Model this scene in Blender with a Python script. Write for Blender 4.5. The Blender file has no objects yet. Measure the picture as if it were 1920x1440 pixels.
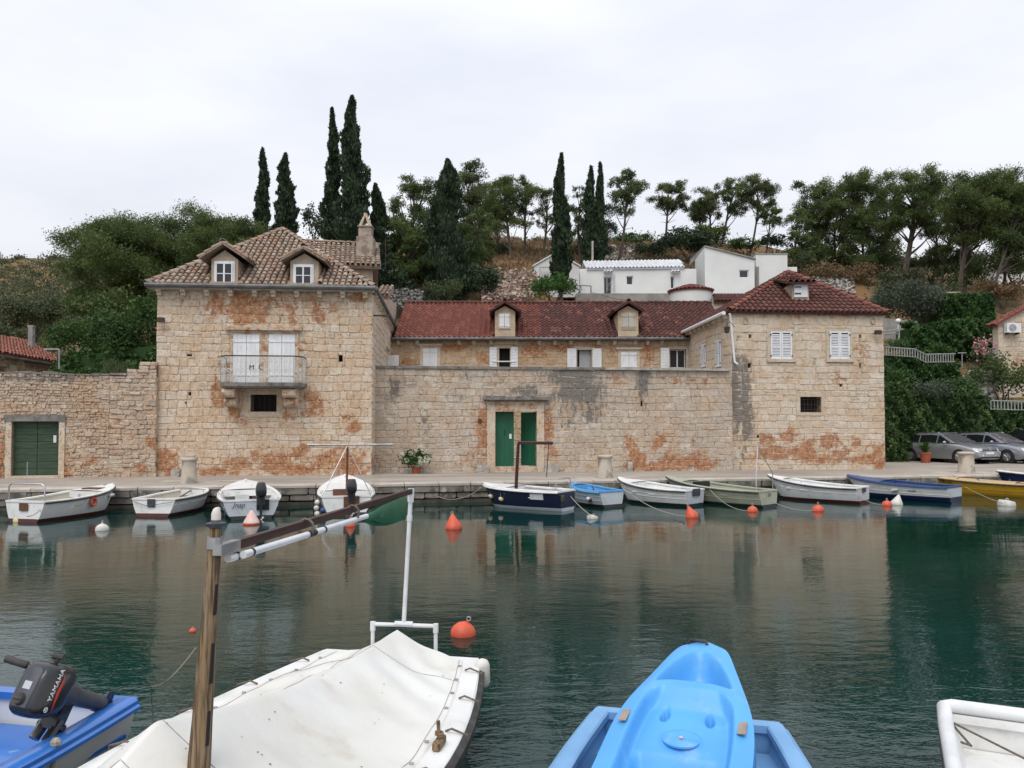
import bpy, math, random
import numpy as np
from mathutils import Vector, Matrix
# ------------------------------------------------------------------ camera, sky, sun, exposure
F, PITCH, SHIFT, EYE = 1442.0, math.radians(1.8), 34.7, 2.3
scene = bpy.context.scene
COL = scene.collection
cd = bpy.data.cameras.new('camera'); cam = bpy.data.objects.new('camera', cd); COL.objects.link(cam)
cd.sensor_width = 36.0; cd.lens = F / 1920 * 36; cd.shift_y = SHIFT / 1920
cd.clip_start = 0.05; cd.clip_end = 3000
cam.location = (0, 0, EYE); cam.rotation_euler = (math.pi / 2 + PITCH, 0, 0)
scene.camera = cam
SUN_EL, SUN_AZ = math.radians(56), math.radians(196)      # azimuth clockwise from +Y: behind the viewer
world = bpy.data.worlds.new('World'); scene.world = world; world.use_nodes = True
wt = world.node_tree; wt.nodes.clear()
def wn(t, **k):
    n = wt.nodes.new(t)
    for a, v in k.items(): setattr(n, a, v)
    return n
sky = wn('ShaderNodeTexSky', sky_type='NISHITA'); sky.sun_disc = False
sky.sun_elevation = SUN_EL; sky.sun_rotation = SUN_AZ; sky.air_density = 1.5; sky.dust_density = 4.0
wco = wn('ShaderNodeTexCoord'); wmap = wn('ShaderNodeMapping'); wmap.inputs['Scale'].default_value = (1.0, 1.0, 3.2)
wnoi = wn('ShaderNodeTexNoise'); wnoi.inputs['Scale'].default_value = 1.7; wnoi.inputs['Detail'].default_value = 6; wnoi.inputs['Roughness'].default_value = 0.5
wrmp = wn('ShaderNodeValToRGB')
wrmp.color_ramp.elements[0].position = 0.34; wrmp.color_ramp.elements[0].color = (5.7, 6.0, 6.8, 1)
wrmp.color_ramp.elements[1].position = 0.62; wrmp.color_ramp.elements[1].color = (7.25, 7.35, 7.75, 1)
wmix = wn('ShaderNodeMix', data_type='RGBA'); wmix.inputs[0].default_value = 0.93
wbg = wn('ShaderNodeBackground'); wbg.inputs['Strength'].default_value = 0.1
wout = wn('ShaderNodeOutputWorld')
wl = wt.links.new
wl(wco.outputs['Generated'], wmap.inputs[0]); wl(wmap.outputs[0], wnoi.inputs['Vector']); wl(wnoi.outputs['Fac'], wrmp.inputs[0])
wsep = wn('ShaderNodeSeparateXYZ'); wl(wco.outputs['Generated'], wsep.inputs[0])      # an overcast sky brightens evenly towards the zenith
wel = wn('ShaderNodeMapRange'); wel.inputs['To Min'].default_value = 0.95; wel.inputs['To Max'].default_value = 1.5; wl(wsep.outputs['Z'], wel.inputs['Value'])
wmul = wn('ShaderNodeVectorMath', operation='SCALE'); wl(wrmp.outputs[0], wmul.inputs[0]); wl(wel.outputs[0], wmul.inputs['Scale'])
wl(sky.outputs[0], wmix.inputs[6]); wl(wmul.outputs[0], wmix.inputs[7]); wl(wmix.outputs[2], wbg.inputs[0]); wl(wbg.outputs[0], wout.inputs[0])
sd = bpy.data.lights.new('sun', 'SUN'); sun = bpy.data.objects.new('sun', sd); COL.objects.link(sun)
sd.energy = 1.5; sd.angle = math.radians(35); sd.color = (1.0, 0.97, 0.93)
sdir = Vector((math.sin(SUN_AZ) * math.cos(SUN_EL), math.cos(SUN_AZ) * math.cos(SUN_EL), math.sin(SUN_EL)))
sun.rotation_euler = sdir.to_track_quat('Z', 'Y').to_euler(); sun.location = sdir * 60
vs = scene.view_settings; vs.view_transform = 'Standard'; vs.look = 'None'; vs.exposure = 0.3; vs.gamma = 1.0; vs.use_curve_mapping = False
scene.render.engine = 'CYCLES'
scene.cycles.max_bounces = 6; scene.cycles.diffuse_bounces = 3; scene.cycles.glossy_bounces = 3; scene.cycles.transmission_bounces = 4; scene.cycles.transparent_max_bounces = 6
scene.cycles.use_denoising = True

# ------------------------------------------------------------------ geometry helpers
rng = random.Random(7); nr = np.random.default_rng(7)
WATER, QUAY = 0.0, 0.6
CP, SP = math.cos(PITCH), math.sin(PITCH)
def ray(u, v):
    x = (u - 960) / F; y = (720 + SHIFT - v) / F
    return Vector((x, CP - y * SP, SP + y * CP))
def P(u, v, Y):                      # point of the photograph's ray at depth Y
    d = ray(u, v); return Vector((d.x * Y / d.y, Y, EYE + d.z * Y / d.y))
def Pz(u, v, z):                     # ... at height z
    d = ray(u, v); t = (z - EYE) / d.z; return Vector((d.x * t, d.y * t, z))
def proj(p):
    x, y, z = p[0], p[1], p[2] - EYE
    dep = y * CP + z * SP; up = -y * SP + z * CP
    return 960 + F * x / dep, 720 + SHIFT - F * up / dep
class Plane:                         # a vertical wall plane through two ground points (seen from the camera side)
    def __init__(s, a, b):
        s.O = Vector((a[0], a[1])); e = Vector((b[0], b[1])) - s.O
        s.L = e.length; s.d = e / s.L; s.n = Vector((s.d.y, -s.d.x))
    def at(s, q, z, out=0.0):
        p = s.O + s.d * q + s.n * out; return Vector((p.x, p.y, z))
    def px(s, u, v, out=0.0):
        r = ray(u, v); o = s.O + s.n * out
        t = (o.x * s.n.x + o.y * s.n.y) / (r.x * s.n.x + r.y * s.n.y)
        q = Vector((r.x * t, r.y * t)) - o
        return q.dot(s.d), EYE + r.z * t
    def rect(s, u0, v0, u1, v1, out=0.0):
        vm = (v0 + v1) / 2; um = (u0 + u1) / 2
        return s.px(u0, vm, out)[0], s.px(u1, vm, out)[0], s.px(um, v1, out)[1], s.px(um, v0, out)[1]   # s0,s1,z0,z1

class MB:
    def __init__(s): s.v = []; s.f = []; s.c = []; s.cur = (0.5, 0, 0, 0)
    def add(s, vs, fs, c=None):
        b = len(s.v); s.v += [tuple(p) for p in vs]; s.f += [tuple(i + b for i in f) for f in fs]
        s.c += [c or s.cur] * len(vs); return s
    def hexa(s, p):                  # 8 corners: bottom 4 then top 4
        return s.add(p, [(3, 2, 1, 0), (4, 5, 6, 7), (0, 1, 5, 4), (1, 2, 6, 5), (2, 3, 7, 6), (3, 0, 4, 7)])
    def box(s, x0, x1, y0, y1, z0, z1):
        return s.hexa([(x0, y0, z0), (x1, y0, z0), (x1, y1, z0), (x0, y1, z0), (x0, y0, z1), (x1, y0, z1), (x1, y1, z1), (x0, y1, z1)])
    def bev(s, x0, x1, y0, y1, z0, z1, r=0.01):   # box with chamfered vertical and top edges
        def ring(z, k):
            return [(x0 + k, y0, z), (x1 - k, y0, z), (x1, y0 + k, z), (x1, y1 - k, z), (x1 - k, y1, z), (x0 + k, y1, z), (x0, y1 - k, z), (x0, y0 + k, z)]
        def ringi(z, k):
            return [(x0 + 2*k, y0 + k, z), (x1 - 2*k, y0 + k, z), (x1 - k, y0 + 2*k, z), (x1 - k, y1 - 2*k, z), (x1 - 2*k, y1 - k, z), (x0 + 2*k, y1 - k, z), (x0 + k, y1 - 2*k, z), (x0 + k, y0 + 2*k, z)]
        return s.loft([ringi(z0, r), ring(z0 + r, r), ring(z1 - r, r), ringi(z1, r)])
    def pbox(s, pl, s0, s1, z0, z1, o0, o1):      # o0 = outer face, o1 = inner face (distances along the wall normal)
        A = pl.at
        return s.hexa([A(s0, z0, o0), A(s1, z0, o0), A(s1, z0, o1), A(s0, z0, o1), A(s0, z1, o0), A(s1, z1, o0), A(s1, z1, o1), A(s0, z1, o1)])
    def loft(s, rings, cap=True, closed=True):
        n = len(rings[0]); vs = [p for r in rings for p in r]; fs = []
        for i in range(len(rings) - 1):
            for j in range(n if closed else n - 1):
                k = (j + 1) % n
                fs.append((i * n + j, i * n + k, (i + 1) * n + k, (i + 1) * n + j))
        if cap and closed:
            fs.append(tuple(reversed(range(n)))); fs.append(tuple(range((len(rings) - 1) * n, len(rings) * n)))
        return s.add(vs, fs)
    def tube(s, pts, r, n=8, cap=True):
        pts = [Vector(p) for p in pts]; rs = r if isinstance(r, (list, tuple)) else [r] * len(pts)
        rings = []; up = None
        for i, p in enumerate(pts):
            t = (pts[min(i + 1, len(pts) - 1)] - pts[max(i - 1, 0)]).normalized()
            a = Vector((0, 0, 1)) if abs(t.z) < 0.9 else Vector((1, 0, 0))
            if up is not None: a = up
            x = (a - t * a.dot(t)).normalized(); up = x; y = t.cross(x)
            rings.append([p + (x * math.cos(2 * math.pi * k / n) + y * math.sin(2 * math.pi * k / n)) * rs[i] for k in range(n)])
        return s.loft(rings, cap)
    def lathe(s, c, prof, n=16):     # prof: (radius, z) upwards
        return s.loft([[(c[0] + r * math.cos(2 * math.pi * k / n), c[1] + r * math.sin(2 * math.pi * k / n), c[2] + z) for k in range(n)] for r, z in prof])
    def ball(s, c, r, n=10, m=7, sq=(1, 1, 1), jit=0, rg=None):
        return s.lathe2(c, r, n, m, sq, jit)
    def lathe2(s, c, r, n, m, sq, jit):
        rings = []
        for i in range(m + 1):
            a = -math.pi / 2 + math.pi * min(max(i / m, 0.02), 0.98); q = []
            for k in range(n):
                b = 2 * math.pi * k / n; j = 1 + (rng.uniform(-jit, jit) if jit else 0)
                q.append((c[0] + r * sq[0] * j * math.cos(a) * math.cos(b), c[1] + r * sq[1] * j * math.cos(a) * math.sin(b), c[2] + r * sq[2] * j * math.sin(a)))
            rings.append(q)
        return s.loft(rings)
    def prism(s, poly, d):           # planar polygon extruded by d
        d = Vector(d); n = len(poly); a = [Vector(p) for p in poly]
        fs = [tuple(reversed(range(n))), tuple(range(n, 2 * n))] + [(j, (j + 1) % n, n + (j + 1) % n, n + j) for j in range(n)]
        return s.add(a + [p + d for p in a], fs)
    def grid(s, rows, flip=False):
        n = len(rows[0]); vs = [p for r in rows for p in r]
        fs = [(i * n + j, i * n + j + 1, (i + 1) * n + j + 1, (i + 1) * n + j) for i in range(len(rows) - 1) for j in range(n - 1)]
        if flip: fs = [tuple(reversed(f)) for f in fs]
        return s.add(vs, fs)
    def build(s, name, mat, parent=None, org=None, smooth=False, fix=True, link=True):
        me = bpy.data.meshes.new(name)
        o = org if org is not None else (0, 0, 0)
        me.from_pydata([(p[0] - o[0], p[1] - o[1], p[2] - o[2]) for p in s.v], [], s.f)
        if fix: fix_normals(me)
        at = me.attributes.new('st', 'FLOAT_COLOR', 'POINT')
        at.data.foreach_set('color', np.array(s.c, dtype=np.float32).ravel())
        me.materials.append(mat)
        if smooth:
            me.polygons.foreach_set('use_smooth', [True] * len(me.polygons))
            if smooth != 'all': me.set_sharp_from_angle(angle=math.radians(40 if smooth is True else smooth))
        ob = bpy.data.objects.new(name, me)
        if link: COL.objects.link(ob)
        if parent: ob.parent = parent
        return ob
import bmesh
def fix_normals(me):
    bm = bmesh.new(); bm.from_mesh(me); bmesh.ops.recalc_face_normals(bm, faces=bm.faces); bm.to_mesh(me); bm.free()

def tag(o, label, cat, group=None, kind=None):
    o['label'] = label; o['category'] = cat
    if group: o['group'] = group
    if kind: o['kind'] = kind
    return o
def thing(name, loc, label, cat, group=None, rz=0.0):
    o = bpy.data.objects.new(name, None); COL.objects.link(o); o.location = loc; o.rotation_euler = (0, 0, rz)
    o.empty_display_size = 0.2
    return tag(o, label, cat, group)
def structure(o):
    o['kind'] = 'structure'; return o

# ------------------------------------------------------------------ materials
def NT(name):
    m = bpy.data.materials.new(name); m.use_nodes = True; t = m.node_tree; t.nodes.clear()
    def N(k, ins=None, **kw):
        n = t.nodes.new(k)
        for a, v in kw.items(): setattr(n, a, v)
        for a, v in (ins or {}).items():
            if isinstance(v, bpy.types.NodeSocket): t.links.new(v, n.inputs[a])
            else: n.inputs[a].default_value = v
        return n
    return m, t, N
def c4(c): return (c[0], c[1], c[2], 1)
def mixc(N, f, a, b):
    n = N('ShaderNodeMix', data_type='RGBA')
    for i, v in ((0, f), (6, a), (7, b)):
        if isinstance(v, bpy.types.NodeSocket): n.id_data.links.new(v, n.inputs[i])
        else: n.inputs[i].default_value = v if i == 0 else c4(v)
    return n.outputs[2]
def mth(N, op, a, b=0.0, clamp=False):
    n = N('ShaderNodeMath', operation=op, use_clamp=clamp)
    for i, v in ((0, a), (1, b)):
        if isinstance(v, bpy.types.NodeSocket): n.id_data.links.new(v, n.inputs[i])
        else: n.inputs[i].default_value = v
    return n.outputs[0]
def smooth01(N, x, lo, hi):
    n = N('ShaderNodeMapRange', {'Value': x, 'From Min': lo, 'From Max': hi}, interpolation_type='SMOOTHSTEP', clamp=True)
    return n.outputs[0]
def noise(N, vec, scale, detail=5, rough=0.55):
    return N('ShaderNodeTexNoise', {'Vector': vec, 'Scale': scale, 'Detail': detail, 'Roughness': rough}).outputs['Fac']
def nmat(name, c1, c2=None, scale=3.0, lo=0.35, hi=0.65, rough=0.7, metal=0.0, bump=0.0, bscale=40.0, rnd=None, c3=None, s3=12.0, lo3=0.6, hi3=0.7, f3=1.0, stretch=(1, 1, 1), spec=0.4, coat=0.0, bdist=0.01, trans=0.0):
    m, t, N = NT(name)
    co = N('ShaderNodeTexCoord').outputs['Object']
    mp = N('ShaderNodeMapping', {'Vector': co, 'Scale': stretch}).outputs[0]
    col = N('ShaderNodeRGB').outputs[0]; col.default_value = c4(c1)
    if c2: col = mixc(N, smooth01(N, noise(N, mp, scale), lo, hi), c1, c2)
    if rnd:                                    # colour by the piece's own random value
        at = N('ShaderNodeAttribute', attribute_name='st'); sp = N('ShaderNodeSeparateColor', {'Color': at.outputs['Color']})
        rp = N('ShaderNodeValToRGB', {'Fac': sp.outputs[0]}); el = rp.color_ramp.elements
        for i, c in enumerate(rnd):
            e = el[i] if i < 2 else el.new(1.0)
            e.color = c4(c)
        for i, e in enumerate(el): e.position = i / max(1, len(rnd) - 1)
        for i, c in enumerate(rnd): el[i].color = c4(c)
        col = mixc(N, smooth01(N, noise(N, mp, scale), lo, hi), rp.outputs[0], c2) if c2 else rp.outputs[0]
    if c3: col = mixc(N, mth(N, 'MULTIPLY', smooth01(N, noise(N, mp, s3, 7), lo3, hi3), f3), col, c3)
    b = N('ShaderNodeBsdfPrincipled', {'Base Color': col, 'Roughness': rough, 'Metallic': metal, 'Specular IOR Level': spec, 'Coat Weight': coat})
    if bump:
        bn = N('ShaderNodeBump', {'Height': noise(N, mp, bscale, 8), 'Strength': bump, 'Distance': bdist})
        t.links.new(bn.outputs[0], b.inputs['Normal'])
    sh = b.outputs[0]
    if trans:
        tr = N('ShaderNodeBsdfTranslucent', {'Color': col}); sh = N('ShaderNodeMixShader', {0: trans, 1: b.outputs[0], 2: tr.outputs[0]}).outputs[0]
    N('ShaderNodeOutputMaterial', {'Surface': sh})
    return m
def stone_mat(name, tones, rust=((0.29, 0.105, 0.042), (0.45, 0.22, 0.10)), grey=(0.13, 0.125, 0.118), pit=0.5):
    m, t, N = NT(name)
    co = N('ShaderNodeTexCoord').outputs['Object']
    at = N('ShaderNodeAttribute', attribute_name='st'); sp = N('ShaderNodeSeparateColor', {'Color': at.outputs['Color']})
    rp = N('ShaderNodeValToRGB', {'Fac': sp.outputs[0]}); el = rp.color_ramp.elements
    while len(el) < len(tones): el.new(1.0)
    for i, c in enumerate(tones): el[i].position = i / (len(tones) - 1); el[i].color = c4(c)
    col = rp.outputs[0]
    n1 = noise(N, co, 1.1, 5); n2 = noise(N, co, 7.0, 8, 0.65); n3 = noise(N, co, 33.0, 5, 0.6)
    warm = mixc(N, smooth01(N, n1, 0.45, 0.7), col, (0.50, 0.32, 0.18))
    col = mixc(N, 0.45, col, warm)
    bl = N('ShaderNodeMix', {0: 0.5, 6: col}, data_type='RGBA', blend_type='MULTIPLY')
    v = N('ShaderNodeValToRGB', {'Fac': n2}); v.color_ramp.elements[0].position = 0.3; v.color_ramp.elements[0].color = (0.62, 0.58, 0.54, 1); v.color_ramp.elements[1].position = 0.66; v.color_ramp.elements[1].color = (1.18, 1.16, 1.12, 1)
    t.links.new(v.outputs[0], bl.inputs[7]); col = bl.outputs[2]
    # pale lichen and lime bloom
    col = mixc(N, mth(N, 'MULTIPLY', smooth01(N, noise(N, co, 1.5, 9, 0.72), 0.5, 0.68), 0.6), col, (0.62, 0.565, 0.49))
    # rust and grey stains: smooth hand-placed masks broken up by noise
    nb = mth(N, 'MULTIPLY', mth(N, 'SUBTRACT', noise(N, co, 3.4, 9, 0.74), 0.5), 2.4)
    rm = smooth01(N, mth(N, 'ADD', sp.outputs[1], nb), 0.26, 0.62)
    rc = mixc(N, smooth01(N, n2, 0.4, 0.62), rust[0], rust[1])
    col = mixc(N, mth(N, 'MULTIPLY', mth(N, 'MULTIPLY', rm, 0.85), smooth01(N, sp.outputs[1], 0.02, 0.15)), col, rc)
    ng = mth(N, 'MULTIPLY', mth(N, 'SUBTRACT', noise(N, N('ShaderNodeMapping', {'Vector': co, 'Scale': (1, 1, 0.45)}).outputs[0], 6.5, 8, 0.72), 0.5), 1.7)
    gm = smooth01(N, mth(N, 'ADD', sp.outputs[2], ng), 0.35, 0.72)
    col = mixc(N, mth(N, 'MULTIPLY', mth(N, 'MULTIPLY', gm, 0.82), smooth01(N, sp.outputs[2], 0.02, 0.15)), col, grey)
    pits = smooth01(N, noise(N, co, 16.0, 6, 0.7), 0.33, 0.43)
    bl = N('ShaderNodeMix', {0: pit, 6: col}, data_type='RGBA', blend_type='MULTIPLY')
    pr = N('ShaderNodeValToRGB', {'Fac': pits}); pr.color_ramp.elements[0].color = (0.35, 0.29, 0.24, 1); t.links.new(pr.outputs[0], bl.inputs[7]); col = bl.outputs[2]
    b = N('ShaderNodeBsdfPrincipled', {'Base Color': col, 'Roughness': 0.88, 'Specular IOR Level': 0.2})
    h = mth(N, 'ADD', mth(N, 'MULTIPLY', n2, 1.0), mth(N, 'ADD', mth(N, 'MULTIPLY', n3, 0.4), mth(N, 'MULTIPLY', pits, 0.5)))
    bn = N('ShaderNodeBump', {'Height': h, 'Strength': 0.9, 'Distance': 0.03}); t.links.new(bn.outputs[0], b.inputs['Normal'])
    N('ShaderNodeOutputMaterial', {'Surface': b.outputs[0]})
    return m
def leaf_mat(name, cols, trans=0.3, rough=0.6):
    return nmat(name, cols[0], rnd=cols, rough=rough, spec=0.25, trans=trans)
M = {}
M['ashlar'] = stone_mat('ashlar', [(0.55, 0.425, 0.305), (0.61, 0.49, 0.37), (0.58, 0.445, 0.32), (0.64, 0.535, 0.42), (0.57, 0.475, 0.375), (0.67, 0.58, 0.475)])
M['ashlar_grey'] = stone_mat('ashlar_grey', [(0.44, 0.365, 0.29), (0.50, 0.425, 0.345), (0.46, 0.38, 0.305), (0.53, 0.46, 0.385), (0.44, 0.385, 0.325), (0.57, 0.505, 0.43)])
M['ashlar_pale'] = stone_mat('ashlar_pale', [(0.57, 0.47, 0.36), (0.62, 0.52, 0.41), (0.59, 0.485, 0.375), (0.64, 0.55, 0.445), (0.57, 0.49, 0.40), (0.66, 0.585, 0.49)], pit=0.35)
M['ashlar_honey'] = stone_mat('ashlar_honey', [(0.43, 0.30, 0.19), (0.51, 0.38, 0.25), (0.46, 0.32, 0.2), (0.53, 0.42, 0.30), (0.44, 0.33, 0.23)])
M['rubble'] = stone_mat('rubble', [(0.42, 0.31, 0.23), (0.52, 0.415, 0.32), (0.46, 0.345, 0.25), (0.55, 0.465, 0.375), (0.41, 0.34, 0.275), (0.52, 0.39, 0.285)])
M['trim'] = stone_mat('trim', [(0.55, 0.46, 0.35), (0.60, 0.52, 0.42)], pit=0.25)
M['mortar'] = nmat('mortar', (0.53, 0.42, 0.31), (0.15, 0.11, 0.08), 4.5, 0.48, 0.66, rough=0.95, bump=0.6, bscale=30)
M['mortar_dark'] = nmat('mortar_dark', (0.19, 0.14, 0.10), (0.10, 0.075, 0.055), 3.0, rough=0.95, bump=0.6, bscale=30)
M['mortar_pale'] = nmat('mortar_pale', (0.55, 0.45, 0.34), (0.18, 0.135, 0.10), 4.5, 0.5, 0.68, rough=0.95, bump=0.6, bscale=30)
M['plaster'] = nmat('plaster', (0.46, 0.37, 0.28), (0.36, 0.28, 0.21), 2.5, rough=0.9, bump=0.3, bscale=25, c3=(0.22, 0.17, 0.13), s3=4, lo3=0.6, hi3=0.75, f3=0.6)
M['white_wall'] = nmat('white_wall', (0.69, 0.695, 0.67), (0.60, 0.61, 0.59), 0.35, rough=0.85, bump=0.05, c3=(0.50, 0.50, 0.47), s3=1.1, lo3=0.62, hi3=0.8, f3=0.4)
M['concrete'] = nmat('concrete', (0.30, 0.285, 0.26), (0.22, 0.21, 0.195), 1.5, rough=0.9, bump=0.3, c3=(0.13, 0.12, 0.11), s3=3.5, lo3=0.58, hi3=0.72, f3=0.7)
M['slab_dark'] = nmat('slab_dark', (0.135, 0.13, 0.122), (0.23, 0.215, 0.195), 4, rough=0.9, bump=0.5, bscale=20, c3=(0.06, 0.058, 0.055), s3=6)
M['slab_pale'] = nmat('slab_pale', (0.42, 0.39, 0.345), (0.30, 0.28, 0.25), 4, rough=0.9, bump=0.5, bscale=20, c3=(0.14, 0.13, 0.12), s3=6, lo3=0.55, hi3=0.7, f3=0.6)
M['gutter'] = nmat('gutter', (0.10, 0.105, 0.105), (0.16, 0.16, 0.155), 3, rough=0.6, metal=0.2)
M['tile_old'] = nmat('tile_old', (0.4, 0.3, 0.2), c2=(0.11, 0.085, 0.065), scale=7, lo=0.48, hi=0.75, rnd=[(0.20, 0.14, 0.105), (0.35, 0.275, 0.21), (0.28, 0.19, 0.135), (0.41, 0.335, 0.26), (0.24, 0.185, 0.145), (0.33, 0.185, 0.12)], rough=0.92, bump=0.5, bscale=40, c3=(0.44, 0.40, 0.33), s3=9, lo3=0.62, hi3=0.75, f3=0.5)
M['tile_red'] = nmat('tile_red', (0.4, 0.1, 0.05), c2=(0.09, 0.032, 0.025), scale=5, lo=0.5, hi=0.8, rnd=[(0.13, 0.042, 0.03), (0.19, 0.06, 0.04), (0.15, 0.047, 0.033), (0.25, 0.088, 0.056), (0.165, 0.052, 0.036)], rough=0.8, bump=0.3, bscale=40)
M['tile_dark'] = nmat('tile_dark', (0.2, 0.06, 0.04), c2=(0.045, 0.021, 0.018), scale=4, lo=0.42, hi=0.72, rnd=[(0.07, 0.028, 0.023), (0.10, 0.038, 0.029), (0.082, 0.031, 0.025), (0.135, 0.05, 0.038), (0.1, 0.031, 0.025), (0.115, 0.037, 0.028), (0.09, 0.029, 0.024), (0.27, 0.115, 0.075)], rough=0.85, bump=0.3, bscale=40)
M['tile_white'] = nmat('tile_white', (0.68, 0.69, 0.70), rnd=[(0.60, 0.62, 0.64), (0.70, 0.71, 0.72)], rough=0.6)
M['white_paint'] = nmat('white_paint', (0.74, 0.75, 0.76), (0.66, 0.67, 0.68), 4, rough=0.55, c3=(0.40, 0.37, 0.33), s3=8, lo3=0.60, hi3=0.78, f3=0.5, stretch=(1, 1, .5), bump=.15, bscale=25)
M['iron_white'] = nmat('iron_white', (0.62, 0.61, 0.58), (0.32, 0.27, 0.23), 18, lo=0.56, hi=0.74, rough=0.6)
M['iron_dark'] = nmat('iron_dark', (0.035, 0.03, 0.03), (0.08, 0.05, 0.035), 20, rough=0.6, metal=0.3)
M['black'] = nmat('black', (0.012, 0.012, 0.014), rough=0.5)
M['void'] = nmat('void', (0.02, 0.018, 0.016), rough=0.9)
M['glass_dark'] = nmat('glass_dark', (0.02, 0.023, 0.028), rough=0.06, spec=0.6)
M['green_door'] = nmat('green_door', (0.010, 0.105, 0.052), (0.008, 0.082, 0.042), 3, rough=0.5, stretch=(6, 6, 0.6), c3=(0.03, 0.13, 0.075), s3=10, lo3=0.62, hi3=0.75, f3=0.4)
M['green_planks'] = nmat('green_planks', (0.045, 0.078, 0.045), (0.03, 0.055, 0.032), 3, rough=0.7, stretch=(1, 1, 5), bump=0.2, c3=(0.11, 0.125, 0.09), s3=9, lo3=0.62, hi3=0.8, f3=0.5)
M['grey_metal'] = nmat('grey_metal', (0.42, 0.43, 0.44), (0.3, 0.3, 0.31), 8, rough=0.4, metal=0.6)
M['steel'] = nmat('steel', (0.55, 0.56, 0.57), rough=0.3, metal=0.9)
M['terracotta'] = nmat('terracotta', (0.36, 0.10, 0.055), (0.26, 0.075, 0.045), 8, rough=0.85)
M['bark'] = nmat('bark', (0.05, 0.04, 0.033), (0.095, 0.075, 0.06), 3, rough=0.95, bump=0.8, bscale=12, stretch=(3, 3, 0.7))
M['pine'] = leaf_mat('pine', [(0.05, 0.078, 0.026), (0.08, 0.116, 0.036), (0.11, 0.15, 0.046), (0.14, 0.18, 0.06)], .38)
M['pine_far'] = leaf_mat('pine_far', [(0.055, 0.075, 0.032), (0.085, 0.108, 0.043), (0.115, 0.138, 0.055), (0.14, 0.162, 0.07)], .38)
M['cypress'] = leaf_mat('cypress', [(0.014, 0.026, 0.014), (0.023, 0.042, 0.02), (0.033, 0.056, 0.026), (0.043, 0.068, 0.03)], 0.1)
M['broad'] = leaf_mat('broad', [(0.025, 0.058, 0.016), (0.045, 0.095, 0.025), (0.065, 0.125, 0.033), (0.09, 0.155, 0.042)])
M['bright'] = leaf_mat('bright', [(0.035, 0.085, 0.016), (0.055, 0.125, 0.025), (0.07, 0.15, 0.03)])
M['ivy'] = leaf_mat('ivy', [(0.03, 0.06, 0.022), (0.052, 0.10, 0.032), (0.085, 0.145, 0.046), (0.13, 0.185, 0.07)])
M['vine'] = leaf_mat('vine', [(0.018, 0.046, 0.014), (0.036, 0.086, 0.022), (0.06, 0.125, 0.032), (0.1, 0.17, 0.046)])
M['olive'] = leaf_mat('olive', [(0.06, 0.08, 0.052), (0.095, 0.12, 0.08), (0.13, 0.155, 0.11)])
M['pale_shrub'] = leaf_mat('pale_shrub', [(0.06, 0.085, 0.035), (0.09, 0.115, 0.05), (0.115, 0.14, 0.065)])
M['scrub'] = leaf_mat('scrub', [(0.04, 0.058, 0.026), (0.06, 0.08, 0.034), (0.085, 0.1, 0.046), (0.11, 0.11, 0.06)])
M['dry'] = leaf_mat('dry', [(0.13, 0.085, 0.045), (0.2, 0.135, 0.07), (0.1, 0.06, 0.035)])
M['pink'] = leaf_mat('pink', [(0.5, 0.2, 0.24), (0.62, 0.34, 0.36), (0.4, 0.14, 0.18)])
M['hydrangea'] = leaf_mat('hydrangea', [(0.55, 0.56, 0.40), (0.66, 0.66, 0.55), (0.60, 0.58, 0.48)])
M['rope'] = nmat('rope', (0.38, 0.35, 0.29), (0.25, 0.22, 0.18), 60, rough=0.95)
M['rope_dark'] = nmat('rope_dark', (0.10, 0.08, 0.06), (0.17, 0.14, 0.11), 60, rough=0.95)
# ------------------------------------------------------------------ stone courses, tiles, pieces
def sub_rects(rects, holes):
    for h in holes:
        out = []
        for r in rects:
            if r[1] <= h[0] or r[0] >= h[1] or r[3] <= h[2] or r[2] >= h[3]: out.append(r); continue
            if r[0] < h[0]: out.append((r[0], h[0], r[2], r[3]))
            if r[1] > h[1]: out.append((h[1], r[1], r[2], r[3]))
            a, b = max(r[0], h[0]), min(r[1], h[1])
            if r[2] < h[2]: out.append((a, b, r[2], h[2]))
            if r[3] > h[3]: out.append((a, b, h[3], r[3]))
        rects = out
    return rects
def courses(s0, s1, z0, z1, holes, size, rg):
    rects = []; z = z0
    while z < z1 - 0.03:
        h0, h1, w0, w1 = size(z); h = rg.uniform(h0, h1)
        if z1 - z - h < h0 * 0.6: h = z1 - z
        s = s0; first = True
        while s < s1 - 0.02:
            w = rg.uniform(w0, w1) * (rg.choice((1.0, 1.45)) if first else 1)
            if s1 - s - w < w0 * 0.6: w = s1 - s
            if rg.random() < 0.05 and h > 0.2: rects += [(s, s + w, z, z + h * 0.45), (s, s + w, z + h * 0.45, z + h)]
            else: rects.append((s, s + w, z, z + h))
            s += w; first = False
        z += h
    return [r for r in sub_rects(rects, holes) if r[1] - r[0] > 0.05 and r[3] - r[2] > 0.045]
def mask(u, v, blobs):
    t = 0.0
    for cx, cy, rx, ry, k in blobs:
        q = ((u - cx) / max(rx, 13)) ** 2 + ((v - cy) / max(ry, 9)) ** 2
        if q < 4: t = max(t, k * math.exp(-q * 0.9))
    return t
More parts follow.
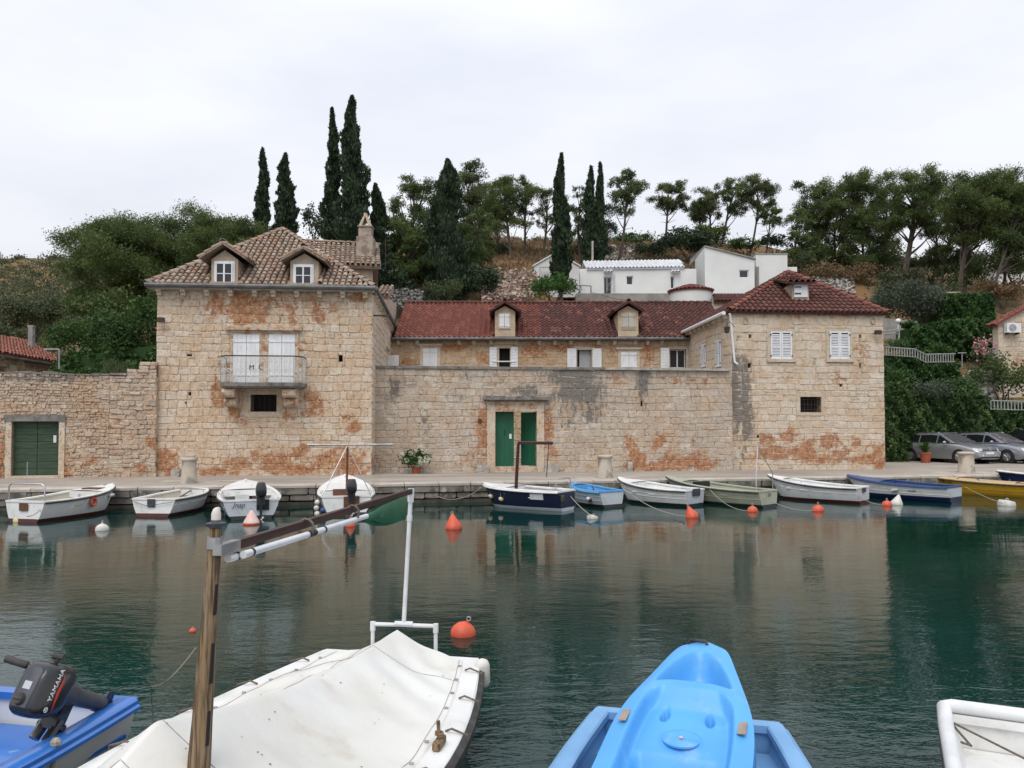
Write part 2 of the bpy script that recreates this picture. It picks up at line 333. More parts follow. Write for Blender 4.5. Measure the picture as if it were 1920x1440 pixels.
def stone_piece(pl, r, rg, rust, grey, gap=0.0042, proud=0.019, rough=1.0, back=-0.06, warpit=True):
    s0, s1, z0, z1 = r[0] + gap, r[1] - gap, r[2] + gap, r[3] - gap
    w, h = s1 - s0, z1 - z0; m = min(w, h); j = lambda k: rg.uniform(-k, k) * rough * min(m, 0.25)
    c = [max(0.006, rg.uniform(0.04, 0.2) * m * min(rough, 1.6)) for _ in range(4)]
    o = [(s0 + c[0], z0), (s1 - c[1], z0), (s1, z0 + c[1]), (s1, z1 - c[2]), (s1 - c[2], z1), (s0 + c[3], z1), (s0, z1 - c[3]), (s0, z0 + c[0])]
    o = [(a + j(0.035), b + j(0.035)) for a, b in o]
    cx, cz = (s0 + s1) / 2, (z0 + z1) / 2; k = min(0.016, m * 0.12)
    pr = proud + rg.uniform(-0.010, 0.010) * rough
    i = [(cx + (a - cx) * (1 - 2 * k / w), cz + (b - cz) * (1 - 2 * k / h)) for a, b in o]
    def warp(p_):
        a, b = p_
        if not warpit: return p_
        return (a + .012 * math.sin(b * 3.1 + a * .9), b + (.020 * math.sin(a * 1.1 + b * 1.7) + .012 * math.sin(a * 2.7 - b)) * min(1, max(0, (b - .55) * 3)))
    o = [warp(q) for q in o]; i = [warp(q) for q in i]
    vs = [pl.at(a, b, back) for a, b in o] + [pl.at(a, b, pr - k * 0.8) for a, b in o] + [pl.at(a, b, pr + j(0.03)) for a, b in i]
    fs = [(q, (q + 1) % 8, 8 + (q + 1) % 8, 8 + q) for q in range(8)] + [(8 + q, 8 + (q + 1) % 8, 16 + (q + 1) % 8, 16 + q) for q in range(8)] + [tuple(range(16, 24))]
    rnd = rg.random(); cols = []
    for p in vs:
        u, v = proj(p); cols.append((rnd, mask(u, v, rust), mask(u, v, grey), 0))
    return vs, fs, cols
def pieces(lst, name, mat, parent, org, limit=300, key=None, rest=None):
    """the largest as parts of their own, the others joined"""
    if key: lst = sorted(lst, key=key)
    for vs, fs, cs in lst[:limit]:
        b = MB(); b.v = vs; b.f = fs; b.c = cs; b.build(name, mat, parent, org, fix=False)
    if len(lst) > limit:
        b = MB()
        for vs, fs, cs in lst[limit:]:
            k = len(b.v); b.v += vs; b.f += [tuple(i + k for i in f) for f in fs]; b.c += cs
        o = b.build(rest or (name + '_field'), mat, parent, org, fix=False); o['kind'] = 'stuff'
def core(pl, s0, s1, z0, z1, holes, mat, parent, org, t=0.4, name='wall'):
    b = MB()
    for r in sub_rects([(s0, s1, z0, z1)], holes): b.pbox(pl, r[0], r[1], r[2], r[3], 0.0, -t)
    return b.build(name, mat, parent, org, fix=False)
def area_key(item):
    v = np.array([proj(p) for p in item[0][8:16]]); return -(np.ptp(v[:, 0]) * np.ptp(v[:, 1]))
def inpoly(x, y, P_):
    c = False; n = len(P_)
    for i in range(n):
        x0, y0 = P_[i]; x1, y1 = P_[(i + 1) % n]
        if (y0 > y) != (y1 > y) and x < (x1 - x0) * (y - y0) / (y1 - y0) + x0: c = not c
    return c
def tiles(E0, E1, R, poly, w, ln, style, rg, tone=None, skip=None, jit=1.0):
    """barrel ('coppo') or interlocking ('wave') tiles over one roof slope"""
    E0, E1, R = Vector(E0), Vector(E1), Vector(R); a = (E1 - E0).normalized(); q = R - E0; b = (q - a * q.dot(a)).normalized(); n = a.cross(b)
    if n.z < 0: n = -n
    pp = [((Vector(p) - E0).dot(a), (Vector(p) - E0).dot(b)) for p in poly]
    x0, x1 = min(p[0] for p in pp), max(p[0] for p in pp); y1 = max(p[1] for p in pp)
    out = []; nc = max(1, round((x1 - x0) / w)); w = (x1 - x0) / nc
    for c in range(nc):
        for r in range(int(y1 / ln) + 2):
            ca, cb = x0 + (c + 0.5) * w, (r + 0.5) * ln
            if r * ln > y1 - .06 or not inpoly(ca, min(cb, y1 - 0.01), pp): continue
            base = E0 + a * (ca + rg.uniform(-.012, .012) * jit) + b * (r * ln - 0.03 + rg.uniform(-.02, .02) * jit)
            if skip and skip(base + b * ln * 0.5): continue
            L_ = min(ln * 1.2, y1 - r * ln + .05); t = 0.016; rr = w * (.42 if style == 'coppo' else .47); tw = rg.uniform(-.03, .03) * jit
            vs = []
            K = 7
            for e, (rad, up) in enumerate(((rr, 0.035 if style == 'coppo' else .05), (rr * (0.84 if style == 'coppo' else 1.0), 0.004), (rr - t, 0.035 if style == 'coppo' else .05))):
                o = base + (b * L_ if e == 1 else Vector((0, 0, 0))) + n * up + a * (tw * L_ if e == 1 else 0)
                for k in range(K):
                    if style == 'coppo':
                        an = math.pi * k / (K - 1); px_, h = -rad * math.cos(an), rad * 1.0 * math.sin(an)
                    else:
                        f = k / (K - 1); px_ = (f - 0.5) * w * 1.02; h = 0.05 * (1 - math.cos(2 * math.pi * min(1, f / 0.72))) * 0.9 + (-.035 if e == 2 else 0)
                    vs.append(o + a * px_ + n * h)
            fs = [(k, k + 1, K + k + 1, K + k) for k in range(K - 1)] + [(k, 2 * K + k, 2 * K + k + 1, k + 1) for k in range(K - 1)]
            v = rg.random(); v = tone(ca / max(x1, .01), cb / y1, v) if tone else v
            out.append(([tuple(p) for p in vs], fs, [(v, 0, 0, 0)] * len(vs)))
    return out
def cap_tiles(p, q, r, ln, rg, up=0.02):
    p, q = Vector(p), Vector(q); d = (q - p); L_ = d.length; d /= L_; sd_ = d.cross(Vector((0, 0, 1))).normalized(); n = sd_.cross(d)
    out = []; k = max(1, int(L_ / ln))
    for i in range(k):
        o = p + d * (i * L_ / k); vs = []
        for e, (rad, u) in enumerate(((r, 0.04), (r * 0.85, 0.01), (r - 0.016, 0.04))):
            for j in range(7):
                an = math.pi * j / 6; vs.append(o + (d * (L_ / k * 1.18) if e == 1 else Vector()) + sd_ * (-rad * math.cos(an)) + n * (rad * 0.8 * math.sin(an) + u + up))
        fs = [(j, j + 1, 8 + j, 7 + j) for j in range(6)] + [(j, 14 + j, 15 + j, j + 1) for j in range(6)]
        out.append(([tuple(x) for x in vs], fs, [(rg.random(), 0, 0, 0)] * 21))
    return out
def dist_key(item):
    p = item[0][0]; return p[0] ** 2 + p[1] ** 2 + (p[2] - EYE) ** 2
def deck(polys, mat, parent, org, name='roof', drop=0.03, thick=0.12):
    b = MB()
    for poly in polys:
        pv = [Vector(p) for p in poly]; n = (pv[1] - pv[0]).cross(pv[2] - pv[0]).normalized()
        if n.z < 0: n = -n
        b.prism([p - n * drop for p in pv], n * -thick)
    b.cur = (0.1, 0, 0, 0); b.c = [(0.1, 0, 0, 0)] * len(b.v)
    return b.build(name, mat, parent, org)
def text_mesh(txt, size, M4, mat, name, parent, depth=0.004, shear=0.0, inv=True):
    cu = bpy.data.curves.new(name, 'FONT'); cu.body = txt; cu.size = size; cu.extrude = depth; cu.shear = shear; cu.align_x = 'CENTER'; cu.align_y = 'CENTER'; cu.resolution_u = 3
    tmp = bpy.data.objects.new('tmp_text', cu); COL.objects.link(tmp)
    me = bpy.data.meshes.new_from_object(tmp.evaluated_get(bpy.context.evaluated_depsgraph_get()))
    bpy.data.objects.remove(tmp); bpy.data.curves.remove(cu)
    me.transform(M4); me.materials.clear(); me.materials.append(mat)
    o = bpy.data.objects.new(name, me); COL.objects.link(o); o.parent = parent
    return o
def frame_matrix(o, x, y):           # text plane: origin, right, up
    x = Vector(x).normalized(); y = Vector(y); y = (y - x * y.dot(x)).normalized(); z = x.cross(y)
    return Matrix(((x.x, y.x, z.x, o[0]), (x.y, y.y, z.y, o[1]), (x.z, y.z, z.z, o[2]), (0, 0, 0, 1)))

# ------------------------------------------------------------------ water, quay, hillside
def water_mat():
    m, t, N = NT('water')
    co = N('ShaderNodeTexCoord').outputs['Object']
    mp = N('ShaderNodeMapping', {'Vector': co, 'Scale': (0.8, 1.5, 1), 'Rotation': (0, 0, 0.15)}).outputs[0]
    a = noise(N, mp, 0.8, 3, 0.5)
    mp2 = N('ShaderNodeMapping', {'Vector': co, 'Scale': (1.0, 2.0, 1), 'Rotation': (0, 0, -0.25)}).outputs[0]
    b = noise(N, mp2, 2.7, 4, 0.55)
    c = noise(N, mp2, 13.0, 2, 0.5)
    gust = smooth01(N, noise(N, co, 0.22, 2), 0.42, 0.62)
    sp = N('ShaderNodeSeparateXYZ', {'Vector': co})
    near = smooth01(N, sp.outputs['Y'], 15.0, 3.5)          # the open basin is rougher than the water in the lee of the quay
    gust = mth(N, 'ADD', mth(N, 'MULTIPLY', gust, 0.5), mth(N, 'MULTIPLY', near, 1.1))
    h = mth(N, 'ADD', mth(N, 'MULTIPLY', a, 0.016), mth(N, 'ADD', mth(N, 'MULTIPLY', b, mth(N, 'ADD', mth(N, 'MULTIPLY', gust, 0.013), 0.0024)), mth(N, 'MULTIPLY', c, mth(N, 'ADD', mth(N, 'MULTIPLY', gust, 0.0026), 0.0002))))
    bn = N('ShaderNodeBump', {'Height': h, 'Strength': 0.55, 'Distance': 1.0})
    col = mixc(N, smooth01(N, noise(N, co, 0.35, 3), 0.35, 0.7), (0.0016, 0.021, 0.0165), (0.003, 0.029, 0.0235))
    p = N('ShaderNodeBsdfPrincipled', {'Base Color': col, 'Roughness': 0.03, 'IOR': 1.333, 'Specular IOR Level': 0.5, 'Normal': bn.outputs[0]})
    N('ShaderNodeOutputMaterial', {'Surface': p.outputs[0]})
    return m
wb = MB(); wb.add([(-120, -3, 0), (120, -3, 0), (120, 46, 0), (-120, 46, 0)], [(0, 1, 2, 3)])
structure(wb.build('water', water_mat(), fix=False))
M['quay_top'] = nmat('quay_top', (0.37, 0.325, 0.275), (0.26, 0.225, 0.19), 0.9, rough=0.9, bump=0.3, bscale=30, c3=(0.17, 0.145, 0.125), s3=2.6, lo3=0.52, hi3=0.70, f3=0.6, stretch=(.35, 1.6, 1))
M['kerb'] = nmat('kerb', (0.46, 0.41, 0.35), (0.36, 0.32, 0.27), 2.0, rough=0.85, bump=0.4, bscale=18, c3=(0.17, 0.15, 0.13), s3=5, lo3=0.6, hi3=0.72, f3=0.6, rnd=[(0.42, 0.375, 0.32), (0.50, 0.45, 0.39)])
M['quay_face'] = nmat('quay_face', (0.22, 0.195, 0.165), (0.10, 0.09, 0.078), 3.0, lo=0.4, hi=0.62, rough=0.9, bump=0.6, bscale=15, c3=(0.42, 0.40, 0.36), s3=4, lo3=0.57, hi3=0.67, f3=0.75)
M['quay_wet'] = nmat('quay_wet', (0.075, 0.065, 0.05), (0.035, 0.035, 0.028), 4, rough=0.6, bump=0.6, bscale=15)
def edgeY(x): return 20.9 + 0.205 * (x + 13.9)
qb = MB(); ex = Vector((1, 0.205, 0)).normalized(); en = Vector((ex.y, -ex.x, 0))
qb.prism([(-70, edgeY(-70) + .5, -1), (70, edgeY(70) + .5, -1), (110, 60, -1), (-110, 60, -1)], (0, 0, 1.6))
quay = structure(qb.build('quay', M['quay_top']))
kl = []; kf = []; rk = random.Random(3); x = -22.0
while x < 26:                        # edge stones: a pale capping course over rough face blocks
    w = rk.uniform(0.9, 1.5)
    pl = Plane((x, edgeY(x)), (x + w, edgeY(x + w)))
    b = MB(); jj = rk.uniform(-.012, .012); b.cur = (rk.random(), 0, 0, 0)
    y1 = 0.53; z0, z1 = 0.515, 0.602 + rk.uniform(0, .006); k = 0.025
    A = pl.at
    rings = [[A(.01, z0, jj), A(pl.L - .01, z0, jj), A(pl.L - .01, z0, -y1), A(.01, z0, -y1)],
             [A(.01, z1 - k, jj), A(pl.L - .01, z1 - k, jj), A(pl.L - .01, z1 - k, -y1), A(.01, z1 - k, -y1)],
             [A(.012, z1, jj - k), A(pl.L - .012, z1, jj - k), A(pl.L - .012, z1, -y1), A(.012, z1, -y1)]]
    b.loft(rings); kl.append(b)
    s = 0
    while s < pl.L - .05:
        ww = min(rk.uniform(.35, .8), pl.L - s); kf.append(stone_piece(pl, (s, s + ww, .12, .31), rk, [], [], .012, -.06, 1.3, -.45)); s += ww
    s = 0
    while s < pl.L - .05:
        ww = min(rk.uniform(.6, 1.3), pl.L - s); kf.append(stone_piece(pl, (s, s + ww, .31, .513), rk, [], [], .006, -.012, .9, -.45)); s += ww
    x += w
for b in kl: b.build('capping_stone', M['kerb'], quay)
pieces(kf, 'face_stone', M['quay_face'], quay, None, 300)
fb = MB(); pl = Plane((-70, edgeY(-70)), (70, edgeY(70))); fb.pbox(pl, 0, pl.L, -1, .1, -.03, -.6); fb.build('footing', M['quay_wet'], quay)
fb = MB(); fb.box(-60, 60, -30, .9, -1.5, .55); structure(fb.build('near_quay', M['quay_top']))
# large paving slabs by the mooring posts
for (u, v, a) in ((330, 902, 0.3), (384, 904, .2), (430, 901, .35), (1100, 897, .2), (1170, 895, .3), (1765, 886, .2), (1845, 886, .25)):
    p = Pz(u, v, .6); b = MB(); b.cur = (rng.random(), 0, 0, 0); w, l = rng.uniform(.35, .55), rng.uniform(.3, .5)
    q = Matrix.Rotation(0.2, 3, 'Z')
    b.prism([p + q @ Vector((sx * w, sy * l, -.02)) for sx, sy in ((-1, -1), (1, -1), (1, 1), (-1, 1))], (0, 0, .026)); b.build('paving_slab', M['kerb'], quay)

TU = [-500, 0, 150, 300, 500, 700, 850, 950, 1050, 1200, 1350, 1500, 1650, 1800, 1920, 2400]
TY = [40, 44, 50, 58, 66, 78, 95, 130, 250, 500]
TV = [[800, 790, 790, 790, 790, 780, 760, 760, 760, 760, 760, 770, 790, 790, 790, 790],
      [770, 760, 755, 740, 700, 660, 620, 610, 610, 620, 640, 660, 680, 700, 700, 720],
      [720, 710, 700, 660, 600, 575, 558, 558, 590, 605, 605, 610, 625, 635, 645, 680],
      [690, 670, 650, 600, 540, 520, 512, 510, 560, 585, 585, 565, 565, 580, 590, 650],
      [660, 635, 620, 575, 510, 490, 485, 492, 500, 530, 535, 520, 525, 545, 555, 630],
      [620, 600, 590, 555, 490, 462, 455, 462, 468, 480, 490, 490, 500, 515, 525, 600],
      [590, 575, 570, 545, 480, 448, 440, 445, 450, 447, 452, 470, 480, 490, 498, 570],
      [560, 548, 545, 540, 500, 470, 470, 470, 470, 462, 465, 480, 490, 495, 500, 560],
      [470, 482, 482, 500, 510, 510, 510, 510, 510, 510, 510, 510, 510, 510, 510, 540],
      [520, 530, 530, 540, 550, 550, 550, 550, 550, 550, 550, 550, 550, 550, 550, 560]]
TVa = np.array(TV, float)
def ground_z(x, y):
    u = 960 + F * x / y; u = min(max(u, TU[0]), TU[-1]); yy = min(max(y, TY[0]), TY[-1])
    row = [np.interp(u, TU, TVa[i]) for i in range(len(TY))]
    v = np.interp(yy, TY, row)
    return EYE + (800 - v) * y / F + 0.25 * math.sin(x * .55 + y * .3) * math.sin(y * .41 - x * .2) * min(1, (y - 40) / 15)
def terr_mat():
    m, t, N = NT('hillside')
    co = N('ShaderNodeTexCoord').outputs['Object']
    c = mixc(N, smooth01(N, noise(N, co, 0.13, 6, .6), 0.42, 0.6), (0.20, 0.115, 0.055), (0.10, 0.088, 0.045))
    c = mixc(N, smooth01(N, noise(N, co, 0.5, 7, .65), 0.5, 0.68), c, (0.26, 0.165, 0.085))
    c = mixc(N, smooth01(N, noise(N, co, 0.9, 8, .7), 0.6, 0.68), c, (0.28, 0.25, 0.215))
    c = mixc(N, smooth01(N, noise(N, co, 0.35, 6, .6), 0.55, 0.7), c, (0.045, 0.055, 0.026))
    b = N('ShaderNodeBsdfPrincipled', {'Base Color': c, 'Roughness': 0.95, 'Specular IOR Level': 0.1})
    bn = N('ShaderNodeBump', {'Height': noise(N, co, 2.5, 8, .7), 'Strength': 0.8, 'Distance': 0.3}); t.links.new(bn.outputs[0], b.inputs['Normal'])
    N('ShaderNodeOutputMaterial', {'Surface': b.outputs[0]})
    return m
M['hill'] = terr_mat()
rows = [[(a * 39.2, 39.2, .3) for a in np.linspace(-1.05, 1.05, 130)]]
for y in list(np.arange(40, 100, 1.5)) + list(np.arange(100, 300, 8)) + [330, 380, 450, 520]:
    rows.append([(a * y, y, ground_z(a * y, y)) for a in np.linspace(-1.05, 1.05, 130)])
tb = MB(); tb.grid(rows); structure(tb.build('hillside', M['hill'], smooth='all', fix=False))
# ------------------------------------------------------------------ common building details
def corbel(b, pl, s, z, w=.17, out=.3, h=.2):
    b.pbox(pl, s - w / 2, s + w / 2, z - h * .45, z, out, -.05); b.pbox(pl, s - w / 2 + .006, s + w / 2 - .006, z - h, z - h * .45 - .001, out * .72, -.05)
def shutter_pair(pl, s0, s1, z0, z1, out, parent, org, mat, louvre=False, leaves=2, name='shutter'):
    n = leaves; w = (s1 - s0) / n
    for i in range(n):
        a, c = s0 + i * w + .006, s0 + (i + 1) * w - .006; b = MB()
        if not louvre:
            k = 3; q = (c - a) / k
            for j in range(k): b.pbox(pl, a + j * q + .002, a + (j + 1) * q - .002, z0, z1, out + rng.uniform(0, .003), out - .04)
            for zz in (z0 + (z1 - z0) * .15, z0 + (z1 - z0) * .85): b.pbox(pl, a + .01, c - .01, zz - .03, zz + .03, out + .02, out)
            b.build(name, mat, parent, org)
        else:
            f = .055; zm = z0 + (z1 - z0) * .43
            for (p, q, r, t) in ((a, a + f, z0, z1), (c - f, c, z0, z1), (a + f, c - f, z0, z0 + f * 1.3), (a + f, c - f, z1 - f, z1), (a + f, c - f, zm - f / 2, zm + f / 2)): b.pbox(pl, p, q, r, t, out, out - .045)
            sh = b.build(name, mat, parent, org); l = MB(); z = z0 + .09
            while z < z1 - .09:
                if abs(z - zm) > .05:
                    A = pl.at; l.hexa([A(a + f, z - .022, out - .004), A(c - f, z - .022, out - .004), A(c - f, z - .012, out - .004), A(a + f, z - .012, out - .004), A(a + f, z + .02, out - .04), A(c - f, z + .02, out - .04), A(c - f, z + .03, out - .04), A(a + f, z + .03, out - .04)])
                z += .062
            l.build('louvre', mat, sh, org); l = MB(); l.pbox(pl, a + .01, c - .01, z0 + .01, z1 - .01, out - .05, out - .06); l.build('backing', M['void'], sh, org)
        hb = MB()
        e = a if i == 0 else c
        for zz in (z0 + (z1 - z0) * .12, z0 + (z1 - z0) * .88):
            hb.pbox(pl, e - .03, e + .03, zz - .02, zz + .02, out + .025, out - .01)
        hb.build('hinge', M['iron_dark'] if louvre else mat, parent, org)
def open_leaf(pl, s0, s1, z0, z1, out, parent, org, mat, n=7):
    b = MB(); b.pbox(pl, s0, s1, z0, z1, out, out - .03)
    for i in range(n):
        z = z0 + (i + .5) * (z1 - z0) / n; b.pbox(pl, s0 + .03, s1 - .03, z - .4 * (z1 - z0) / n, z + .36 * (z1 - z0) / n, out + .014, out + .0005)
    b.build('shutter', mat, parent, org)
def surround(pl, s0, s1, z0, z1, w, out, parent, org, mat, sill=.03, top=None, name='surround'):
    b = MB(); b.cur = (rng.random(), 0, 0, 0)
    b.pbox(pl, s0 - w, s0, z0, z1, out, -.3); b.pbox(pl, s1, s1 + w, z0, z1, out - .002, -.3)
    b.pbox(pl, s0 - w - .01, s1 + w + .01, z1, z1 + w, out + .002, -.3); b.pbox(pl, s0 - w - .02, s1 + w + .02, z0 - w * .9, z0, out + sill, -.3)
    if top:
        b.pbox(pl, s0 - w - .10, s1 + w + .10, z1 + w, z1 + w + top, out + .10, -.1); b.pbox(pl, s0 - w - .05, s1 + w + .05, z1 + w - .06, z1 + w - .001, out + .05, -.1)
    return b.build(name, mat, parent, org)
def casement(pl, s0, s1, z0, z1, out, parent, org, bars=True):
    b = MB(); f = .045; sm, zm = (s0 + s1) / 2, (z0 + z1) / 2
    for r in ((s0, s0 + f, z0, z1), (s1 - f, s1, z0, z1), (s0 + f, s1 - f, z0, z0 + f), (s0 + f, s1 - f, z1 - f, z1), (sm - f * .6, sm + f * .6, z0 + f, z1 - f)): b.pbox(pl, *r, out, out - .07)
    if bars:
        for a, c in ((s0 + f, sm - f * .6), (sm + f * .6, s1 - f)): b.pbox(pl, a, c, zm - .015, zm + .015, out - .01, out - .05)
    w = b.build('window_frame', M['white_paint'], parent, org)
    cols = ((s0 + f, sm - f * .6), (sm + f * .6, s1 - f)); rws = ((z0 + f, zm), (zm, z1 - f)) if bars else ((z0 + f, z1 - f),)
    for a, c in cols:
        for q, r in rws:
            g = MB(); g.pbox(pl, a, c, q, r, out - .03, out - .04); g.build('pane', M['glass_dark'], w, org)
def dormer(pl, u0, u1, vb, ve, up, vp, win, org, parent, roofmat, depth=2.4, inset=.0, over=.3, side=.22, shut=None, wallmat=None, tw=.2, wmat=None, frame=True):
    """gabled dormer rising at the wall plane; u,v are where the photograph shows its front"""
    o = -inset; s0 = pl.px(u0, vb, o)[0]; s1 = pl.px(u1, vb, o)[0]; z0 = pl.px(u0, vb, o)[1]; ze = pl.px(u0, ve, o)[1]; sm = (s0 + s1) / 2; zp = pl.px(up, vp, o)[1]
    A = pl.at; zf = ze + (zp - ze) * .62
    b = MB(); wr = pl.rect(*win, o)
    poly = [A(s0, z0 - .3, o), A(s1, z0 - .3, o), A(s1, ze, o), A(sm, zf, o), A(s0, ze, o)]
    n3 = Vector((pl.n.x, pl.n.y, 0)); b.prism(poly, n3 * -depth)
    d = b.build('dormer', wallmat or M['plaster'], parent, org)
    fr = MB(); k = .06
    if frame:
        for r in ((wr[0] - k, wr[0], wr[2], wr[3]), (wr[1], wr[1] + k, wr[2], wr[3]), (wr[0] - k, wr[1] + k, wr[3], wr[3] + k), (wr[0] - k, wr[1] + k, wr[2] - k, wr[2])): fr.pbox(pl, *r, o + .03, o - .05)
        fr.build('window_surround', M['white_paint'] if not shut else M['trim'], d, org)
    bk = MB(); bk.pbox(pl, wr[0], wr[1], wr[2], wr[3], o + .004, o - .02); bk.build('window_void', M['void'], d, org)
    if shut: shutter_pair(pl, wr[0], wr[1], wr[2], wr[3], o + .05, d, org, wmat or M['white_paint'])
    else: casement(pl, wr[0], wr[1], wr[2], wr[3], o + .075, d, org)
    sl = (zp - ze) / max(.1, (s1 - s0) / 2 + side); out = o + over
    ea = A(s0 - side, ze, out); eb = A(s1 + side, ze, out); pk = A(sm, zp, out)
    ea2, eb2, pk2 = (A(s0 - side, ze, o - depth), A(s1 + side, ze, o - depth), A(sm, zp, o - depth))
    rf = deck([[ea, pk, pk2, ea2], [pk, eb, eb2, pk2]], roofmat, d, org, 'dormer_roof', .0, .05)
    t = tiles(ea2, ea, pk, [ea2, ea, pk, pk2], tw, .3, 'coppo', rng) + tiles(eb, eb2, pk, [eb, eb2, pk2, pk], tw, .3, 'coppo', rng) + cap_tiles(pk, pk2, tw * .5, .35, rng)
    pieces(t, 'tile', roofmat, d, org, 40, dist_key)
    return d
def gutter_run(pts, r, parent, org, mat, name='gutter'):
    b = MB(); b.tube(pts, r, 8); return b.build(name, mat, parent, org, smooth=True)

# ------------------------------------------------------------------ the tall stone house with the balcony
LA, LB = (-12.28, 26.5), (-4.95, 27.13)
L = Plane(LA, LB); LS = Plane(LB, (LB[0] - .0875 * 13, LB[1] + 13)); LSL = Plane((LA[0] - .0875 * 8, LA[1] + 8), LA)
ORG = Vector((LA[0] + 3.6, LA[1] + 3, QUAY))
H1 = thing('stone_house', ORG, 'tall beige stone house with a balcony and two dormers in its old brown tile roof', 'house')
rustL = [(312, 868, 24, 30, 1), (300, 850, 9, 14, .8), (350, 884, 30, 10, .75), (400, 884, 34, 12, .85), (450, 872, 32, 20, .8), (478, 855, 12, 22, .8), (520, 865, 40, 22, .75), (560, 848, 18, 14, 1), (545, 880, 60, 12, .95), (610, 866, 40, 24, .65), (655, 868, 40, 32, .8), (640, 842, 30, 8, .6),
         (330, 560, 16, 14, .5), (405, 572, 26, 26, .75), (455, 578, 26, 34, .95), (490, 590, 16, 22, .9), (500, 565, 30, 14, .7), (545, 582, 14, 34, .7), (600, 590, 16, 22, .9), (585, 570, 14, 18, .7), (668, 556, 18, 12, .95), (625, 570, 14, 20, .6),
         (408, 742, 10, 40, .8), (440, 772, 18, 12, .9), (455, 790, 22, 14, .4), (545, 778, 9, 12, .9), (585, 748, 26, 18, .65), (598, 760, 14, 10, .9), (583, 772, 14, 10, .8), (666, 800, 13, 9, 1), (652, 782, 6, 4, .7), (565, 660, 8, 30, .55), (318, 695, 16, 26, .5), (345, 628, 12, 14, .4), (452, 604, 7, 5, 1), (640, 762, 12, 14, .3), (500, 640, 200, 120, .16), (420, 700, 14, 50, .5)]
greyL = [(450, 800, 120, 40, .22), (320, 800, 40, 60, .2), (505, 572, 10, 22, .6), (370, 600, 10, 60, .35), (528, 600, 8, 20, .5), (345, 560, 8, 14, .6), (575, 565, 9, 14, .5)]
win1 = L.rect(470, 740, 519, 772); dw = L.rect(431, 624, 560, 720); rgL = random.Random(11)
holes1 = [L.rect(350, 664, 360, 668), L.rect(353, 735, 359, 742), L.rect(634.5, 666, 642.5, 679), L.rect(347, 754, 350, 757)]
zt = L.px(500, 547)[1]
surr1 = L.rect(460, 735, 529, 780)
core_ = core(L, 0, L.L, .3, zt, [win1] + holes1, M['mortar'], H1, ORG)
st = [stone_piece(L, r, rgL, rustL, greyL) for r in courses(0, L.L, .55, zt, [surr1, L.rect(431, 614, 560, 722)] + holes1, lambda z: (.20, .31, .22, .46) if z < 4.6 else (.21, .30, .24, .5), rgL)]
pieces(st, 'stone', M['ashlar'], core_, ORG, 300, area_key)
sidew = core(LS, 0, LS.L, .3, zt, [], M['mortar'], H1, ORG, name='side_wall')
st = [stone_piece(LS, r, rgL, [(690, 870, 20, 25, .7)], []) for r in courses(0.0, LS.L, .55, zt, [], lambda z: (.22, .31, .3, .6), rgL)]
pieces(st, 'stone', M['ashlar_pale'], sidew, ORG, 0, None, 'stonework')
b = MB(); b.pbox(LSL, 0, LSL.L, .3, zt, 0, -.4); b.pbox(Plane(LSL.at(0, 0)[:2], LS.at(LS.L, 0)[:2]), 0, 6, .3, zt, 0, -.3); b.build('back_wall', M['ashlar'], H1, ORG)
for h in [win1] + holes1: b = MB(); b.pbox(L, h[0] - .05, h[1] + .05, h[2] - .05, h[3] + .05, -.41, -.45); b.build('dark_recess', M['void'], H1, ORG)
# small barred window under the balcony
w = surround(L, *win1, .2, .03, H1, ORG, M['trim'], .02, name='cellar_window')
b = MB()
for i in range(5): s = win1[0] + (i + .5) * (win1[1] - win1[0]) / 5; b.tube([L.at(s, win1[2], -.12), L.at(s, win1[3], -.12)], .009, 5)
b.build('bars', M['iron_dark'], w, ORG)
# the balcony door: stone frame, cornice, two closed shutters
b = MB(); b.cur = (.4, .35, 0, 0)
sA = L.rect(437, 627, 487, 717); sB = L.rect(503, 627, 553.5, 717)
b.pbox(L, dw[0], sA[0], sA[2], dw[3], .04, -.2); b.pbox(L, sA[1], sB[0], sA[2], dw[3], .045, -.2); b.pbox(L, sB[1], dw[1], sA[2], dw[3], .04, -.2)
b.pbox(L, sA[0], sA[1], sA[3], dw[3], .038, -.2); b.pbox(L, sB[0], sB[1], sB[3], dw[3], .038, -.2)
cz = L.rect(424, 613, 567, 620); b.pbox(L, dw[0] - .05, dw[1] + .05, dw[3], cz[2], .07, -.1); b.pbox(L, cz[0], cz[1], cz[2], cz[3], .17, -.1); b.pbox(L, cz[0] + .05, cz[1] - .05, cz[3], cz[3] + .03, .12, -.1)
bd = b.build('balcony_door', M['trim'], H1, ORG)
shutter_pair(L, sA[0], sA[1], sA[2], sA[3], .03, bd, ORG, M['white_paint'])
shutter_pair(L, sB[0], sB[1], sB[2], sB[3], .03, bd, ORG, M['white_paint'])
